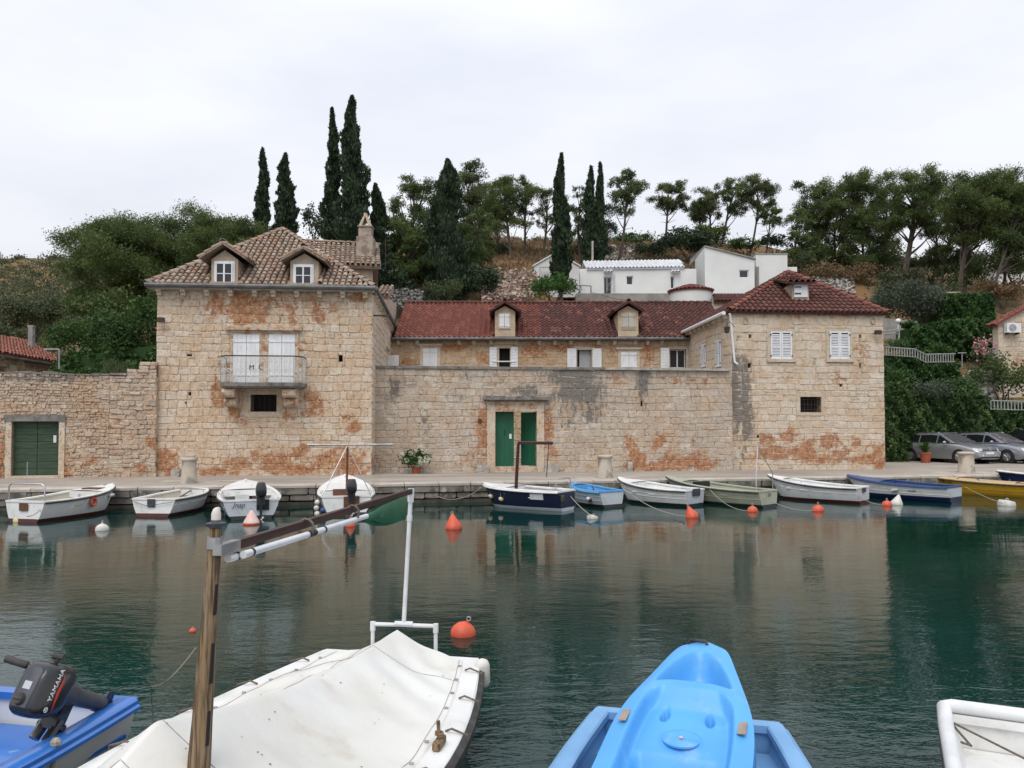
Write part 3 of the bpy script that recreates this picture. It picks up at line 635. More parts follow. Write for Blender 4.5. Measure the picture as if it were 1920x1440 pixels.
# balcony
bo = .92; bs0, bs1, bz0, bz1 = L.rect(406.5, 717, 566, 724, bo)
b = MB(); A = L.at; ch = .28
def bal(z, g): return [A(bs0 - g, z, -.05), A(bs0 - g, z, bo - ch), A(bs0 + ch, z, bo + g), A(bs1 - ch, z, bo + g), A(bs1 + g, z, bo - ch), A(bs1 + g, z, -.05)]
b.loft([bal(bz0 - .05, -.10), bal(bz0 - .01, -.06), bal(bz0, 0), bal(bz1, 0.015)])
bal_ = b.build('balcony', M['slab_dark'], H1, ORG)
for (u0, u1) in ((421, 444), (533, 557)):
    c0 = L.px(u0, 740, .4)[0]; c1 = L.px(u1, 740, .4)[0]; zt_ = bz0 - .05; pr = []
    for k in range(7): a = math.pi * (-.15 + k / 6 * 1.25); pr.append((.62 + .16 * math.cos(math.pi / 2 - a), zt_ - .16 + .16 * math.sin(math.pi / 2 - a)))
    for k in range(7): a = math.pi * (-.1 + k / 6 * 1.1); pr.append((.34 + .15 * math.cos(math.pi / 2 - a), zt_ - .47 + .14 * math.sin(math.pi / 2 - a)))
    poly = [A(c0, zt_, 0), A(c0, zt_, .7)] + [A(c0, z, o) for o, z in pr] + [A(c0, zt_ - .62, .2), A(c0, zt_ - .64, 0)]
    b = MB(); b.cur = (.5, .25, 0, 0); b.prism(poly, Vector((L.d.x, L.d.y, 0)) * (c1 - c0)); b.build('console', M['trim'], bal_, ORG)
zr = L.px(486, 667, bo)[1]; path = bal(0, -.04); rail = MB()
rail.tube([(p.x, p.y, zr) for p in path], .022, 6); rail.build('handrail', M['iron_dark'], bal_, ORG)
bb = MB(); tot = [(path[i], path[i + 1]) for i in range(5)]
for (p, q) in tot:
    d = q - p; n = max(1, round(d.length / .155))
    for i in range(n + 1):
        c = p + d * (i / n); bb.tube([(c.x, c.y, bz1), (c.x, c.y, zr)], .012, 4)
        if i < n:
            m = p + d * ((i + .5) / n); e = d.normalized()
            for zc, r in ((bz1 + .1, .05), (bz1 + .22, .04), (bz1 + .42, .055), (zr - .2, .045), (zr - .09, .05)):
                ring = [Vector((m.x, m.y, zc)) + e * (r * math.cos(t)) + Vector((0, 0, r * math.sin(t))) for t in np.linspace(0, 5.4, 8)]
                bb.tube(ring, .011, 4)
bb.build('ironwork', M['iron_white'], bal_, ORG)
for ch_, u in (('M', 472), ('C', 489)):
    s, z = L.px(u, 689, bo - .02); text_mesh(ch_, .23, Matrix.Translation(-ORG) @ frame_matrix(A(s, z, bo - .01), (L.d.x, L.d.y, 0), (0, 0, 1)), M['iron_dark'], 'letter', bal_, .012)
# eave: cornice slab, corbels, gutter
b = MB(); b.pbox(L, -.2, L.L + .1, zt, zt + .07, .33, -.2); b.pbox(LS, 0, LS.L, zt, zt + .07, .12, -.2); b.build('cornice', M['slab_pale'], H1, ORG)
for u in (299, 344, 388.5, 433, 478, 513, 557, 600, 643, 685): b = MB(); b.cur = (rng.random(), .1, 0, 0); corbel(b, L, L.px(u, 550, .15)[0], zt, .16); b.build('corbel', M['trim'], H1, ORG)
for i in range(14): b = MB(); b.cur = (rng.random(), 0, .3, 0); corbel(b, LS, .5 + i * .8, zt, .2, .14); b.build('corbel', M['trim'], H1, ORG)
ze = zt + .12
gutter_run([L.at(-.27, ze, .42), L.at(L.L + .14, ze, .42)], .075, H1, ORG, M['gutter'])
gutter_run([L.at(L.L + .15, ze, .45), LS.at(LS.L, ze, .19)], .07, H1, ORG, M['gutter'])
# main hipped roof
e0 = L.at(-.25, ze + .02, .36); e1 = L.at(L.L + .10, ze + .02, .36); ap = P(530, 431, 31.0); bl_ = LSL.at(.3, ze + .02, .36) ; br_ = LS.at(8.0, ze + .02, .12)
wing_z = P(660, 498, 31.2).z
polys = [[e0, e1, ap], [e1, br_, ap], [bl_, e0, ap]]
rf = deck(polys, M['tile_old'], H1, ORG)
dsk = [(L.px(u0, 537)[0] - .06, L.px(u1, 537)[0] + .06) for u0, u1 in ((396, 446), (544, 597))]
def in_dormer(p):
    q = Vector((p.x, p.y)) - L.O; s = q.dot(L.d); return q.dot(L.n) > -.12 and any(a < s < c_ for a, c_ in dsk)
tl = tiles(e0, e1, ap, [e0, e1, ap], .205, .29, 'coppo', rgL, None, in_dormer) + tiles(e1, br_, ap, polys[1], .205, .29, 'coppo', rgL) + tiles(bl_, e0, ap, polys[2], .205, .29, 'coppo', rgL)
tl += cap_tiles(e0, ap, .12, .34, rgL) + cap_tiles(e1, ap, .12, .34, rgL)
pieces(tl, 'tile', M['tile_old'], rf, ORG, 300, dist_key)
dormer(L, 396, 446, 537, 486, 420, 458, (405, 493, 437, 534), ORG, H1, M['tile_old'], inset=.02, side=.36, over=.3)
dormer(L, 544, 597, 538, 490, 568, 466, (553, 499, 585, 535), ORG, H1, M['tile_old'], inset=.02, side=.30, over=.3)
# rear wing rising above the eave
RW = Plane(P(606, 520, 31.2)[:2], P(699, 520, 31.6)[:2]); RWS = Plane(RW.at(RW.L, 0)[:2], (RW.at(RW.L, 0).x - .35, RW.at(RW.L, 0).y + 4))
b = MB(); b.pbox(RW, 0, RW.L, 5.5, wing_z, 0, -4); b.build('wing_wall', M['plaster'], H1, ORG)
w0 = RW.at(-2.2, wing_z + .02, .3); w1 = RW.at(RW.L + .32, wing_z + .02, .3); r0 = RW.at(-2.2, P(640, 457, 33.3).z, -2.0); r1 = RW.at(RW.L + .32, P(640, 457, 33.3).z, -2.0)
b0 = RW.at(-2.2, wing_z, -4.3); b1 = RW.at(RW.L + .32, wing_z, -4.3)
rf2 = deck([[w0, w1, r1, r0], [r0, r1, b1, b0]], M['tile_old'], H1, ORG, 'wing_roof')
pieces(tiles(w0, w1, r0, [w0, w1, r1, r0], .205, .29, 'coppo', rgL) + cap_tiles(r0, r1, .12, .34, rgL), 'tile', M['tile_old'], rf2, ORG, 140, dist_key)
M['chimney'] = nmat('chimney', (.36, .30, .24), (.20, .16, .13), 3, .4, .62, rough=.95, bump=.9, bscale=9, c3=(.42, .20, .12), s3=4, lo3=.58, hi3=.68, f3=.5)
# chimney with a pointed open cap
c = P(686, 460, 32.4); b = MB(); b.cur = (.3, .1, .4, 0); x0, y0 = c.x, c.y
cz0, cz1, cz2, cz3 = P(686, 478, 32.4).z - .5, P(686, 446, 32.4).z, P(686, 426, 32.4).z, P(686, 405, 32.4).z
b.bev(x0 - .35, x0 + .35, y0 - .33, y0 + .33, cz0, cz1, .02); b.bev(x0 - .27, x0 + .27, y0 - .26, y0 + .26, cz1, cz2 - .06, .02); b.bev(x0 - .31, x0 + .31, y0 - .3, y0 + .3, cz2 - .06, cz2 + .02, .02)
ch_ = b.build('chimney', M['chimney'], H1, ORG)
b = MB(); b.cur = (.3, 0, .3, 0)
for sx in (-1, 1): b.prism([(x0 + sx * .26, y0 - .22, cz2 + .02), (x0 + sx * .14, y0 - .22, cz2 + .02), (x0 + sx * -.01, y0 - .22, cz3 - .02), (x0 + sx * .05, y0 - .22, cz3)], (0, .44, 0))
b.bev(x0 - .06, x0 + .06, y0 - .2, y0 + .2, cz3 - .03, cz3 + .08, .01); b.build('chimney_cap', M['trim'], ch_, ORG)
b = MB(); b.tube([(x0 - .42, y0 + .5, cz0), (x0 + .75, y0 + .5, cz0), (x0 + .75, y0 + .5, cz1 + .1)], .02, 5); b.build('antenna_post', M['iron_dark'], H1, ORG)
# low rear roof and shutters on the flank
q0 = P(703, 553, 36); q1 = P(729, 553, 36); b = MB(); b.box(q0.x, q1.x - .1, 36.1, 39, 4, q0.z); b.build('rear_wall', M['ashlar_grey'], H1, ORG)
rr = q0 + Vector((0, 1.6, .7)); rr1 = q1 + Vector((0, 1.6, .7)); rf3 = deck([[q0, q1, rr1, rr]], M['tile_old'], H1, ORG, 'rear_roof'); pieces(tiles(q0, q1, rr, [q0, q1, rr1, rr], .2, .29, 'coppo', rgL), 'tile', M['tile_old'], rf3, ORG, 30)
for s in (6.3,):
    surround(LS, s, s + .9, 4.2, 5.55, .15, .03, H1, ORG, M['trim'], .03, .08, 'flank_window'); b = MB(); b.pbox(LS, s, s + .9, 4.2, 5.55, .012, 0); b.build('window_void', M['void'], H1, ORG)
    b = MB(); e = LS.at(s + .92, 0, .03); f_ = LS.at(s + .92, 0, .5); b.prism([(e.x, e.y, 4.2), (f_.x, f_.y - .05, 4.2), (f_.x, f_.y - .05, 5.5), (e.x, e.y, 5.5)], (.01, .04, 0)); b.build('shutter', M['white_paint'], H1, ORG)
s, z = L.px(303, 599, .2)
b = MB(); b.pbox(L, s - .12, s + .1, z - .09, z + .06, .3, .16); b.tube([L.at(s - .05, z + .02, 0), L.at(s - .1, z + .08, .12), L.at(s - .05, z, .2)], .02, 6); b.build('floodlight', M['iron_dark'], H1, ORG)
b = MB(); b.tube([LS.at(.1, 6.25, 0), LS.at(.15, 6.25, .62)], .03, 5); b.build('bracket', M['iron_dark'], H1, ORG)

# ------------------------------------------------------------------ rubble wall with the plank door
RA = Pz(-60, 897.5, .6); RB = Pz(291, 893.5, .6); W = Plane(RA[:2], RB[:2]); OW = Vector((RA.x, RA.y, .6))
G = thing('rubble_wall', OW, 'rough brown rubble wall with a dark green plank door', 'wall')
gd = W.rect(22, 790, 111, 893); zt2 = W.px(150, 703)[1]; rg2 = random.Random(5)
rust2 = [(5, 860, 20, 50, .7), (120, 880, 8, 25, .9), (40, 880, 60, 8, .5), (200, 800, 90, 50, .33), (285, 830, 14, 10, 1), (265, 878, 10, 6, .8), (130, 770, 120, 60, .25), (170, 860, 30, 20, .4)]
grey2 = [(80, 708, 160, 12, .7), (240, 700, 40, 14, .4), (60, 730, 60, 16, .4), (20, 760, 60, 20, .25)]
s_step = W.px(240, 700)[0]; s_step2 = W.px(262, 690)[0]; z_s1 = W.px(250, 693)[1]; z_s2 = W.px(275, 678)[1]
core2 = core(W, 0, W.L, .3, zt2 - .04, [gd], M['mortar'], G, OW, .5); b = MB(); b.pbox(W, s_step2, W.L, zt2 - .04, z_s2 - .05, 0, -.5); b.build('wall_end', M['mortar_dark'], G, OW)
fr2 = W.rect(10, 778, 122, 895)
szr = lambda z: (.07, .15, .08, .26)
rr_ = courses(0, W.px(205, 800)[0], .56, zt2, [fr2], szr, rg2) + courses(W.px(205, 800)[0], W.L, .56, zt2, [], lambda z: (.12, .2, .15, .36), rg2) + courses(s_step, W.L, zt2, z_s1, [], lambda z: (.1, .14, .2, .4), rg2) + courses(s_step2, W.L, z_s1, z_s2, [], lambda z: (.13, .2, .25, .45), rg2)
st = []
for r in rr_:
    d = rg2.uniform(-.02, .02); e = rg2.uniform(-.02, .02); r = (r[0] + d, r[1] + e, r[2] + rg2.uniform(-.02, .02), r[3] + rg2.uniform(-.02, .02))
    st.append(stone_piece(W, r, rg2, rust2, grey2, .004, .03, 2.2))
pieces(st, 'stone', M['rubble'], core2, OW, 300, area_key)
s = 0; cs_ = []
while s < s_step: w = rg2.uniform(.25, .6); p = stone_piece(W, (s, min(s + w, s_step), zt2 + rg2.uniform(-.02, .0), zt2 + rg2.uniform(.06, .11)), rg2, [], [(100, 700, 300, 30, .9)], .01, .05, 1.5, -.5); cs_.append(p); s += w
pieces(cs_, 'coping_stone', M['rubble'], core2, OW)
b = MB(); b.cur = (.6, .2, 0, 0); b.pbox(W, fr2[0] + .02, gd[0], .55, gd[3], .06, -.3); b.pbox(W, gd[1], fr2[1] - .0, .55, gd[3], .06, -.3); b.build('door_jamb', M['trim'], G, OW)
b = MB(); b.cur = (.2, 0, .3, 0); b.pbox(W, fr2[0] - .02, fr2[1] + .02, gd[3], fr2[3], .09, -.3); b.build('lintel', M['slab_dark'], G, OW)
b = MB(); b.pbox(W, gd[0], gd[1], .55, gd[2] + .02, .1, -.3); b.build('door_sill', M['trim'], G, OW)
b = MB(); b.pbox(W, gd[0], gd[1], gd[2], gd[3], -.19, -.22); dr = b.build('door', M['void'], G, OW); sm_ = (gd[0] + gd[1]) / 2
for a, c in ((gd[0] + .01, sm_ - .008), (sm_ + .008, gd[1] - .01)):
    for i in range(8):
        h = (gd[3] - gd[2] - .03) / 8; z = gd[2] + .03 + i * h; b = MB(); k = rng.uniform(0, .008); b.pbox(W, a, c, z + .006, z + h - .004, -.14 + k, -.19); b.build('plank', M['green_planks'], dr, OW)
s, z = W.px(103, 823, -.13); b = MB(); b.pbox(W, s - .045, s + .045, z - .12, z + .12, -.125, -.13); b.build('notice', M['white_paint'], dr, OW)

# ------------------------------------------------------------------ courtyard wall with the portal
CA, CB = Pz(699, 886.5, .6), Pz(1374, 882.5, .6); C = Plane(CA[:2], CB[:2]); OC = Vector((1.5, (CA.y + CB.y) / 2, .6))
Wl = thing('courtyard_wall', OC, 'long stone courtyard wall streaked grey with a carved portal and green double door', 'wall')
rust3 = [(908, 800, 6, 50, .9), (1029, 800, 7, 45, .8), (1035, 850, 12, 25, .6), (895, 855, 20, 24, .6), (880, 862, 20, 18, .5), (710, 868, 12, 16, .6), (725, 850, 10, 14, .4), (1183, 840, 12, 24, .95), (1200, 858, 14, 16, .9), (1236, 828, 12, 16, 1), (1190, 872, 22, 10, 1), (1255, 862, 16, 18, .9), (1280, 868, 22, 14, 1), (1240, 876, 60, 8, .9), (1311, 855, 10, 12, .8), (1318, 872, 24, 12, 1), (1300, 825, 8, 5, .5), (930, 712, 16, 12, .5), (1290, 712, 80, 10, .45), (1160, 712, 20, 14, .5), (1060, 866, 30, 14, .35), (850, 830, 30, 20, .25), (1040, 745, 8, 8, .4)]
grey3 = [(1150, 705, 200, 16, .45), (860, 705, 160, 14, .45), (1080, 750, 90, 60, .55), (960, 800, 260, 60, .18), (1340, 740, 30, 60, .3), (1075, 706, 66, 22, 1), (1090, 735, 52, 30, 1), (1108, 770, 34, 34, .75), (1050, 745, 40, 20, .7), (985, 735, 40, 14, .85), (960, 722, 24, 14, .5), (1070, 800, 40, 34, .5), (1205, 715, 11, 40, 1), (1208, 755, 9, 26, .6), (738, 730, 7, 34, .85), (735, 760, 7, 20, .6), (752, 712, 16, 14, .6), (1120, 850, 26, 30, .4), (799, 790, 5, 34, .7), (750, 800, 10, 30, .3), (860, 745, 40, 14, .45), (770, 720, 60, 16, .4), (1130, 820, 14, 50, .35), (798, 835, 4, 12, .4), (1385, 730, 10, 70, .95), (720, 770, 40, 60, .25), (1100, 860, 60, 20, .25)]
zc = C.px(860, 692)[1]; op = C.rect(928, 772, 1006, 885); pf = C.rect(913, 752, 1020, 886); pc = C.rect(906, 745, 1027, 753)
holes3 = [C.rect(1201, 751, 1205, 762), C.rect(1052, 798, 1055, 802), C.rect(905, 829, 908, 832)]
rg3 = random.Random(21); op = (op[0], op[1], .3, op[3])
core3 = core(C, 0, C.L, .3, zc, [op] + holes3, M['mortar'], Wl, OC, .45)
st = [stone_piece(C, r, rg3, rust3, grey3) for r in courses(.02, C.L, .55, zc, [(pf[0], pf[1], .3, pf[3]), pc] + holes3, lambda z: (.20, .29, .26, .52), rg3)]
pieces(st, 'stone', M['ashlar_grey'], core3, OC, 300, area_key)
for h in holes3: b = MB(); b.pbox(C, h[0], h[1], h[2], h[3], -.1, -.2); b.build('dark_recess', M['void'], Wl, OC)
s = 0; i = 0; s_mid = C.px(1133, 690)[0]
while s < C.L - .15:                 # coping slabs
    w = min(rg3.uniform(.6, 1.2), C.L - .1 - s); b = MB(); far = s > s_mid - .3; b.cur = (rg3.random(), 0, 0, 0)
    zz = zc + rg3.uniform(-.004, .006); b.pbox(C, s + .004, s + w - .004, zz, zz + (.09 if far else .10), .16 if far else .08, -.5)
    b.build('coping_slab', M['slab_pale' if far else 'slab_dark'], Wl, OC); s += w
# portal
b = MB(); b.cur = (.5, .22, 0, 0); b.pbox(C, pf[0], op[0], .55, pf[3], .07, -.4); b.build('jamb', M['trim'], Wl, OC)
b = MB(); b.cur = (.7, .18, 0, 0); b.pbox(C, op[1], pf[1], .55, pf[3], .07, -.4); b.build('jamb', M['trim'], Wl, OC)
b = MB(); b.cur = (.5, .38, 0, 0); b.pbox(C, op[0], op[1], op[3], pf[3], .068, -.4); lz = pf[3]; b.pbox(C, pf[0] - .02, pf[1] + .02, lz - .13, lz - .0, .1, .0); b.build('lintel', M['trim'], Wl, OC)
b = MB(); b.cur = (.3, 0, .6, 0); b.pbox(C, pc[0] + .06, pc[1] - .06, pc[2], pc[2] + .06, .2, -.1); b.pbox(C, pc[0], pc[1], pc[2] + .06, pc[3] + .02, .3, -.1); b.build('portal_cornice', M['slab_dark'], Wl, OC)
thz = C.px(960, 875)[1]; b = MB(); b.cur = (.4, .3, .3, 0); b.pbox(C, op[0] - .01, op[1] + .01, .55, thz, .12, -.4); b.build('threshold', M['trim'], Wl, OC)
dl = C.rect(929, 773, 963.5, 874, -.25); hw = (op[1] - op[0]) / 2
b = MB(); 
for k in range(4): q = (dl[1] - dl[0]) / 4; b.pbox(C, dl[0] + k * q + .002, dl[0] + (k + 1) * q - .002, thz + .01, op[3], -.25 + rng.uniform(0, .003), -.3)
d1 = b.build('door', M['green_door'], Wl, OC)
s, z = C.px(957, 818, -.24); b = MB(); b.pbox(C, s - .045, s + .045, z - .09, z + .09, -.238, -.245); b.build('notice', M['white_paint'], d1, OC)
s, z = C.px(946.5, 811, -.24); b = MB(); b.pbox(C, s - .018, s + .018, z - .09, z + .09, -.23, -.25); b.build('letter_slot', M['black'], d1, OC)
hg = C.at(op[1], 0, -.27); an = math.radians(52); e = Vector((-math.cos(an) * C.d.x, -math.cos(an) * C.d.y, 0)) + Vector((-C.n.x, -C.n.y, 0)) * math.sin(an)
b = MB(); t = Vector((e.y, -e.x, 0)) * .05
for k in range(4):
    q0_, q1_ = hg + e * (k * .2 + .002), hg + e * ((k + 1) * .2 - .002); b.prism([(q0_.x, q0_.y, thz + .01), (q1_.x, q1_.y, thz + .01), (q1_.x, q1_.y, op[3] - .01), (q0_.x, q0_.y, op[3] - .01)], t)
d2 = b.build('door', M['green_door'], Wl, OC); d2['label'] = 'green door leaf standing ajar'
b = MB(); h_ = hg + e * .68 - t * .6; b.tube([(h_.x, h_.y, 1.5), (h_.x, h_.y, 1.75)], .02, 6); b.build('handle', M['black'], d2, OC)
s, z = C.px(900, 789.5, .03); b = MB(); b.tube([C.at(s, z, .0), C.at(s, z, .05)], .085, 14); b.build('round_plate', nmat('plate', (.055, .035, .03), rough=.6), Wl, OC)
# things outside the wall
def rough_block(u, v0, v1, w, d, pl, lab, nm='stone_block'):
    s, z = pl.px(u, v1, .25); h = (v1 - v0) * pl.at(s, 0).y / F; p = pl.at(s, .6, .0); b = MB(); b.cur = (.5, 0, .3, 0)
    rows = []
    for zz, k in ((0, 1), (h * .25, 1.03), (h * .8, 1.0), (h, .9)):
        rows.append([pl.at(s + k * w * .5 * sx + rng.uniform(-.02, .02), .6 + zz, .05 + d * .5 + k * d * .5 * sy * .99 + rng.uniform(-.015, .015)) for sx, sy in ((-1, .8), (-.8, 1), (.8, 1), (1, .8), (1, -.8), (.8, -1), (-.8, -1), (-1, -.8))])
    b.loft(rows); o = b.build(nm, M['slab_pale'], None, p); o.location = p; tag(o, lab, 'stone'); return o
rough_block(905, 873, 886, .48, .25, C, 'grey stone block beside the portal, on the side of the round plate')
rough_block(1035, 872, 886, .55, .28, C, 'weathered stone block by the portal on the side away from the flower pot')
rough_block(703, 866, 884, .2, .25, C, 'small pale stone stub where the balcony house meets the courtyard wall', 'stone_stub')
rough_block(329, 880, 893, .28, .3, L, 'small round stone at the foot of the balcony house beside the mooring post', 'stone_stub')
rough_block(1183, 862, 880, .18, .12, C, 'small pale stone guard against the rust-stained courtyard wall', 'stone_stub')

# ------------------------------------------------------------------ the house across the courtyard
Mx0, Mx1, MY = -6.6, 9.2, 36.3
Mh = Plane((Mx0, MY), (Mx1, MY)); OM = Vector((1.5, MY + 3, .6))
H2 = thing('courtyard_house', OM, 'long low stone house with a red tile roof behind the courtyard wall', 'house')
zt3 = Mh.px(1000, 640)[1]; rgM = random.Random(31)
rust4 = [(1000, 655, 20, 18, .9), (850, 650, 60, 12, .6), (760, 680, 20, 14, .5), (1110, 650, 30, 10, .5), (1215, 665, 14, 24, .7), (1050, 650, 30, 10, .7), (900, 670, 16, 14, .5), (1000, 680, 100, 14, .25), (1148, 650, 10, 12, .6)]
wins = {'a': (793, 653, 820, 694), 'b': (936, 653, 956, 688), 'c': (1082, 656, 1109, 688), 'd': (1164, 660, 1194, 692), 'e': (1256, 655, 1286, 690)}
wr = {k: Mh.rect(*v) for k, v in wins.items()}
hol = [wr[k] for k in 'bce']
core4 = core(Mh, 0, Mh.L, .3, zt3, hol, M['mortar_pale'], H2, OM)
st = [stone_piece(Mh, r, rgM, rust4, []) for r in courses(0, Mh.L, .55, zt3, [(a - .14, c_ + .14, z0 - .12, z1 + .14) for a, c_, z0, z1 in wr.values()], lambda z: (.22, .34, .26, .5), rgM)]
pieces(st, 'stone', M['ashlar_honey'], core4, OM, 300, lambda t: 0 if t[0][0][2] > 4.5 else 1)
b = MB(); b.box(Mx0, Mx0 + .4, MY + .41, MY + 7, .3, zt3); b.box(Mx1 - .4, Mx1, MY + .41, MY + 7, .3, zt3); b.box(Mx0, Mx1, MY + 7, MY + 7.4, .3, zt3); b.build('back_wall', M['ashlar_honey'], H2, OM)
for k in 'abcde': surround(Mh, *wr[k], .13, .03, H2, OM, M['trim'], .03, .07 if k in 'ad' else None, 'window_surround')
shutter_pair(Mh, *wr['a'], .04, H2, OM, M['white_paint'])
shutter_pair(Mh, *wr['d'], .04, H2, OM, M['white_paint'])
for k, (u0, u1, u2, u3) in (('b', (918, 931.5, 957.5, 971)), ('c', (1063.5, 1080, 1111, 1127.5)), ('e', (1238, 1254, 0, 0))):
    z0, z1 = wr[k][2] - .05, wr[k][3] + .06
    open_leaf(Mh, Mh.px(u0, 670)[0], Mh.px(u1, 670)[0], z0, z1, .09, H2, OM, M['white_paint'])
    if u2: open_leaf(Mh, Mh.px(u2, 670)[0], Mh.px(u3, 670)[0], z0, z1, .09, H2, OM, M['white_paint'])
b = MB(); a, c_, z0, z1 = wr['b']; b.pbox(Mh, a, c_, z0, z1, -.32, -.36); b.build('dark_recess', M['void'], H2, OM)
b = MB(); zz = Mh.px(945, 678)[1]; b.pbox(Mh, a - .3, c_ + .3, zz - .025, zz + .025, .14, .10); b.build('window_bar', M['white_paint'], H2, OM)
a, c_, z0, z1 = wr['c']; b = MB(); b.pbox(Mh, a, c_, z0, z1, -.3, -.34); b.build('dark_recess', M['void'], H2, OM); b = MB(); b.pbox(Mh, a + .12, c_, z0, z1, -.2, -.24); b.build('inner_shutter', nmat('aged_paint', (.42, .43, .43), (.36, .37, .37), 4, rough=.7), H2, OM)
casement(Mh, *wr['e'], -.15, H2, OM, False)
for u in (748, 783, 861, 889, 921, 968, 1011, 1040, 1070, 1122, 1152, 1190, 1213, 1240): b = MB(); b.cur = (rng.random(), .2, .1, 0); corbel(b, Mh, Mh.px(u, 642)[0], zt3, .16, .24, .17); b.build('corbel', M['trim'], H2, OM)
b = MB(); b.pbox(Mh, 0, Mh.L, zt3, zt3 + .06, .26, -.1); b.build('cornice', M['slab_dark'], H2, OM)
ze = zt3 + .09; zrid = P(900, 569, 40.1).z; ex0 = P(737, 636, 36).x; exs = 10.4; sp_ = P(1013, 600, 38).x
gutter_run([(ex0 - .05, MY - .36, ze - .0), (8.35, MY - .36, ze)], .07, H2, OM, M['gutter'])
m0, m1, rg_0, rg_1 = Vector((ex0, MY - .3, ze + .03)), Vector((exs, MY - .3, ze + .03)), Vector((ex0, 40.1, zrid)), Vector((exs, 40.1, zrid))
k0, k1 = Vector((ex0, 44, ze)), Vector((exs, 44, ze))
rf = deck([[m0, m1, rg_1, rg_0], [rg_0, rg_1, k1, k0]], M['tile_dark'], H2, OM, drop=.01)
ms = Vector((sp_, m0.y, m0.z)); rs = Vector((sp_, 40.1, zrid))
mdk = [(P(u0, 630, 36.2).x - .05, P(u1, 630, 36.2).x + .05) for u0, u1 in ((928, 966), (1159, 1197))]
in_md = lambda p: p.y < 36.3 and any(a < p.x < c_ for a, c_ in mdk)
tA = tiles(m0, ms, rg_0, [m0, ms, rs, rg_0], .235, .345, 'wave', rgM, lambda x, y, v: v * .7 + .3 * (1 - x), in_md, .4)
tB = tiles(ms, m1, rs, [ms, m1, rg_1, rs], .235, .345, 'wave', rgM, None, in_md, .4)
tA2 = [t for t in tA if t[0][0][0] < P(925, 600, 38).x + rgM.gauss(0, .12)]; tmix = [t for t in tA if t not in tA2]
pieces(tA2, 'tile', M['tile_red'], rf, OM, 150, dist_key, 'red_tiles'); M['tile_mid'] = nmat('tile_mid', (.3, .08, .05), c2=(.09, .03, .024), scale=2.2, lo=.4, hi=.62, rnd=[(.15, .042, .03), (.2, .058, .038), (.24, .078, .05)], rough=.8)
pieces(tmix, 'tile', M['tile_mid'], rf, OM, 30, dist_key, 'mixed_tiles'); pieces(tB, 'tile', M['tile_dark'], rf, OM, 120, dist_key, 'dark_tiles')
pieces(cap_tiles(rg_0, rg_1, .13, .36, rgM), 'ridge_tile', M['tile_dark'], rf, OM)
MD = Plane((Mx0, MY - .1), (Mx1, MY - .1))
dormer(MD, 928, 966, 634, 584, 944, 567, (936, 589, 955.5, 615), OM, H2, M['tile_dark'], depth=3, inset=.0, side=.22, over=.28, shut=True, wallmat=nmat('render_ochre', (.50, .40, .27), (.42, .33, .23), 3, rough=.9, c3=(.25, .19, .13), s3=6, lo3=.6, hi3=.75, f3=.5))
dormer(MD, 1159, 1197, 634, 584, 1175, 567, (1166.5, 589, 1190, 616), OM, H2, M['tile_dark'], depth=3, inset=.0, side=.22, over=.28, shut=True, wallmat=nmat('render_ochre_worn', (.50, .41, .28), (.43, .34, .24), 3, rough=.9, c3=(.25, .19, .13), s3=5, lo3=.58, hi3=.72, f3=.6), wmat=nmat('aged_shutter', (.48, .46, .40), (.40, .38, .33), 5, rough=.7))

# ------------------------------------------------------------------ the hipped house at the end of the row
Ra, Rb = Pz(1373, 881.5, .6), Pz(1660, 880, .6); R = Plane(Ra[:2], Rb[:2]); far = (P(1291, 640, 36.3).x, 36.3); RS = Plane(far, Ra[:2]); OR = Vector((Ra.x + 3, Ra.y + 3, .6))
H3 = thing('hipped_house', OR, 'square pale stone house with louvred white shutters and a dark red hipped roof', 'house')
rust5 = [(1440, 826, 18, 16, .8), (1480, 818, 12, 18, .9), (1450, 848, 30, 16, .95), (1500, 848, 34, 16, .95), (1515, 830, 14, 10, .8), (1555, 830, 18, 18, .9), (1580, 848, 20, 10, .7), (1605, 828, 10, 14, .75), (1648, 838, 10, 22, .95), (1625, 862, 40, 9, .9), (1540, 862, 50, 8, .8), (1425, 852, 14, 14, .8), (1650, 872, 10, 12, .9), (1400, 860, 20, 8, .4), (1572, 712, 18, 16, .5), (1470, 710, 30, 10, .3), (1613, 655, 4, 24, .7), (1515, 592, 140, 6, .5), (1400, 665, 6, 30, .35)]
grey5 = [(1384, 720, 20, 75, 1.5), (1394, 790, 22, 50, 1.1), (1388, 850, 12, 30, .7), (1530, 670, 12, 44, .42), (1534, 720, 10, 30, .4), (1408, 700, 8, 30, .45), (1466, 728, 14, 8, .6), (1612, 720, 5, 50, .4), (1425, 715, 10, 40, .3), (1520, 785, 18, 10, .4), (1590, 880, 60, 6, .3)]
zt4 = R.px(1500, 588)[1]; rgR = random.Random(41)
wA, wB, wC = R.rect(1444, 622, 1484, 673.5), R.rect(1554.5, 622, 1592, 673.5), R.rect(1500, 744, 1539.5, 773)
holes5 = [R.rect(1404, 627, 1408.5, 634), R.rect(1611, 627, 1615, 634), R.rect(1402, 681, 1409, 690), R.rect(1611, 681, 1615, 691), R.rect(1419, 816, 1424, 821), R.rect(1574, 720, 1580, 725)]
core5 = core(R, 0, R.L, .3, zt4, [wC] + holes5, M['mortar_pale'], H3, OR)
ks = lambda q, w: (q[0] - w, q[1] + w, q[2] - w, q[3] + w)
st = [stone_piece(R, r, rgR, rust5, grey5, .006, .02) for r in courses(.0, R.L, .55, zt4, [ks(wA, .13), ks(wB, .13), ks(wC, .15)] + holes5, lambda z: (.29, .36, .42, .85) if z > 4.45 else (.21, .30, .28, .55), rgR)]
pieces(st, 'stone', M['ashlar_pale'], core5, OR, 300, area_key)
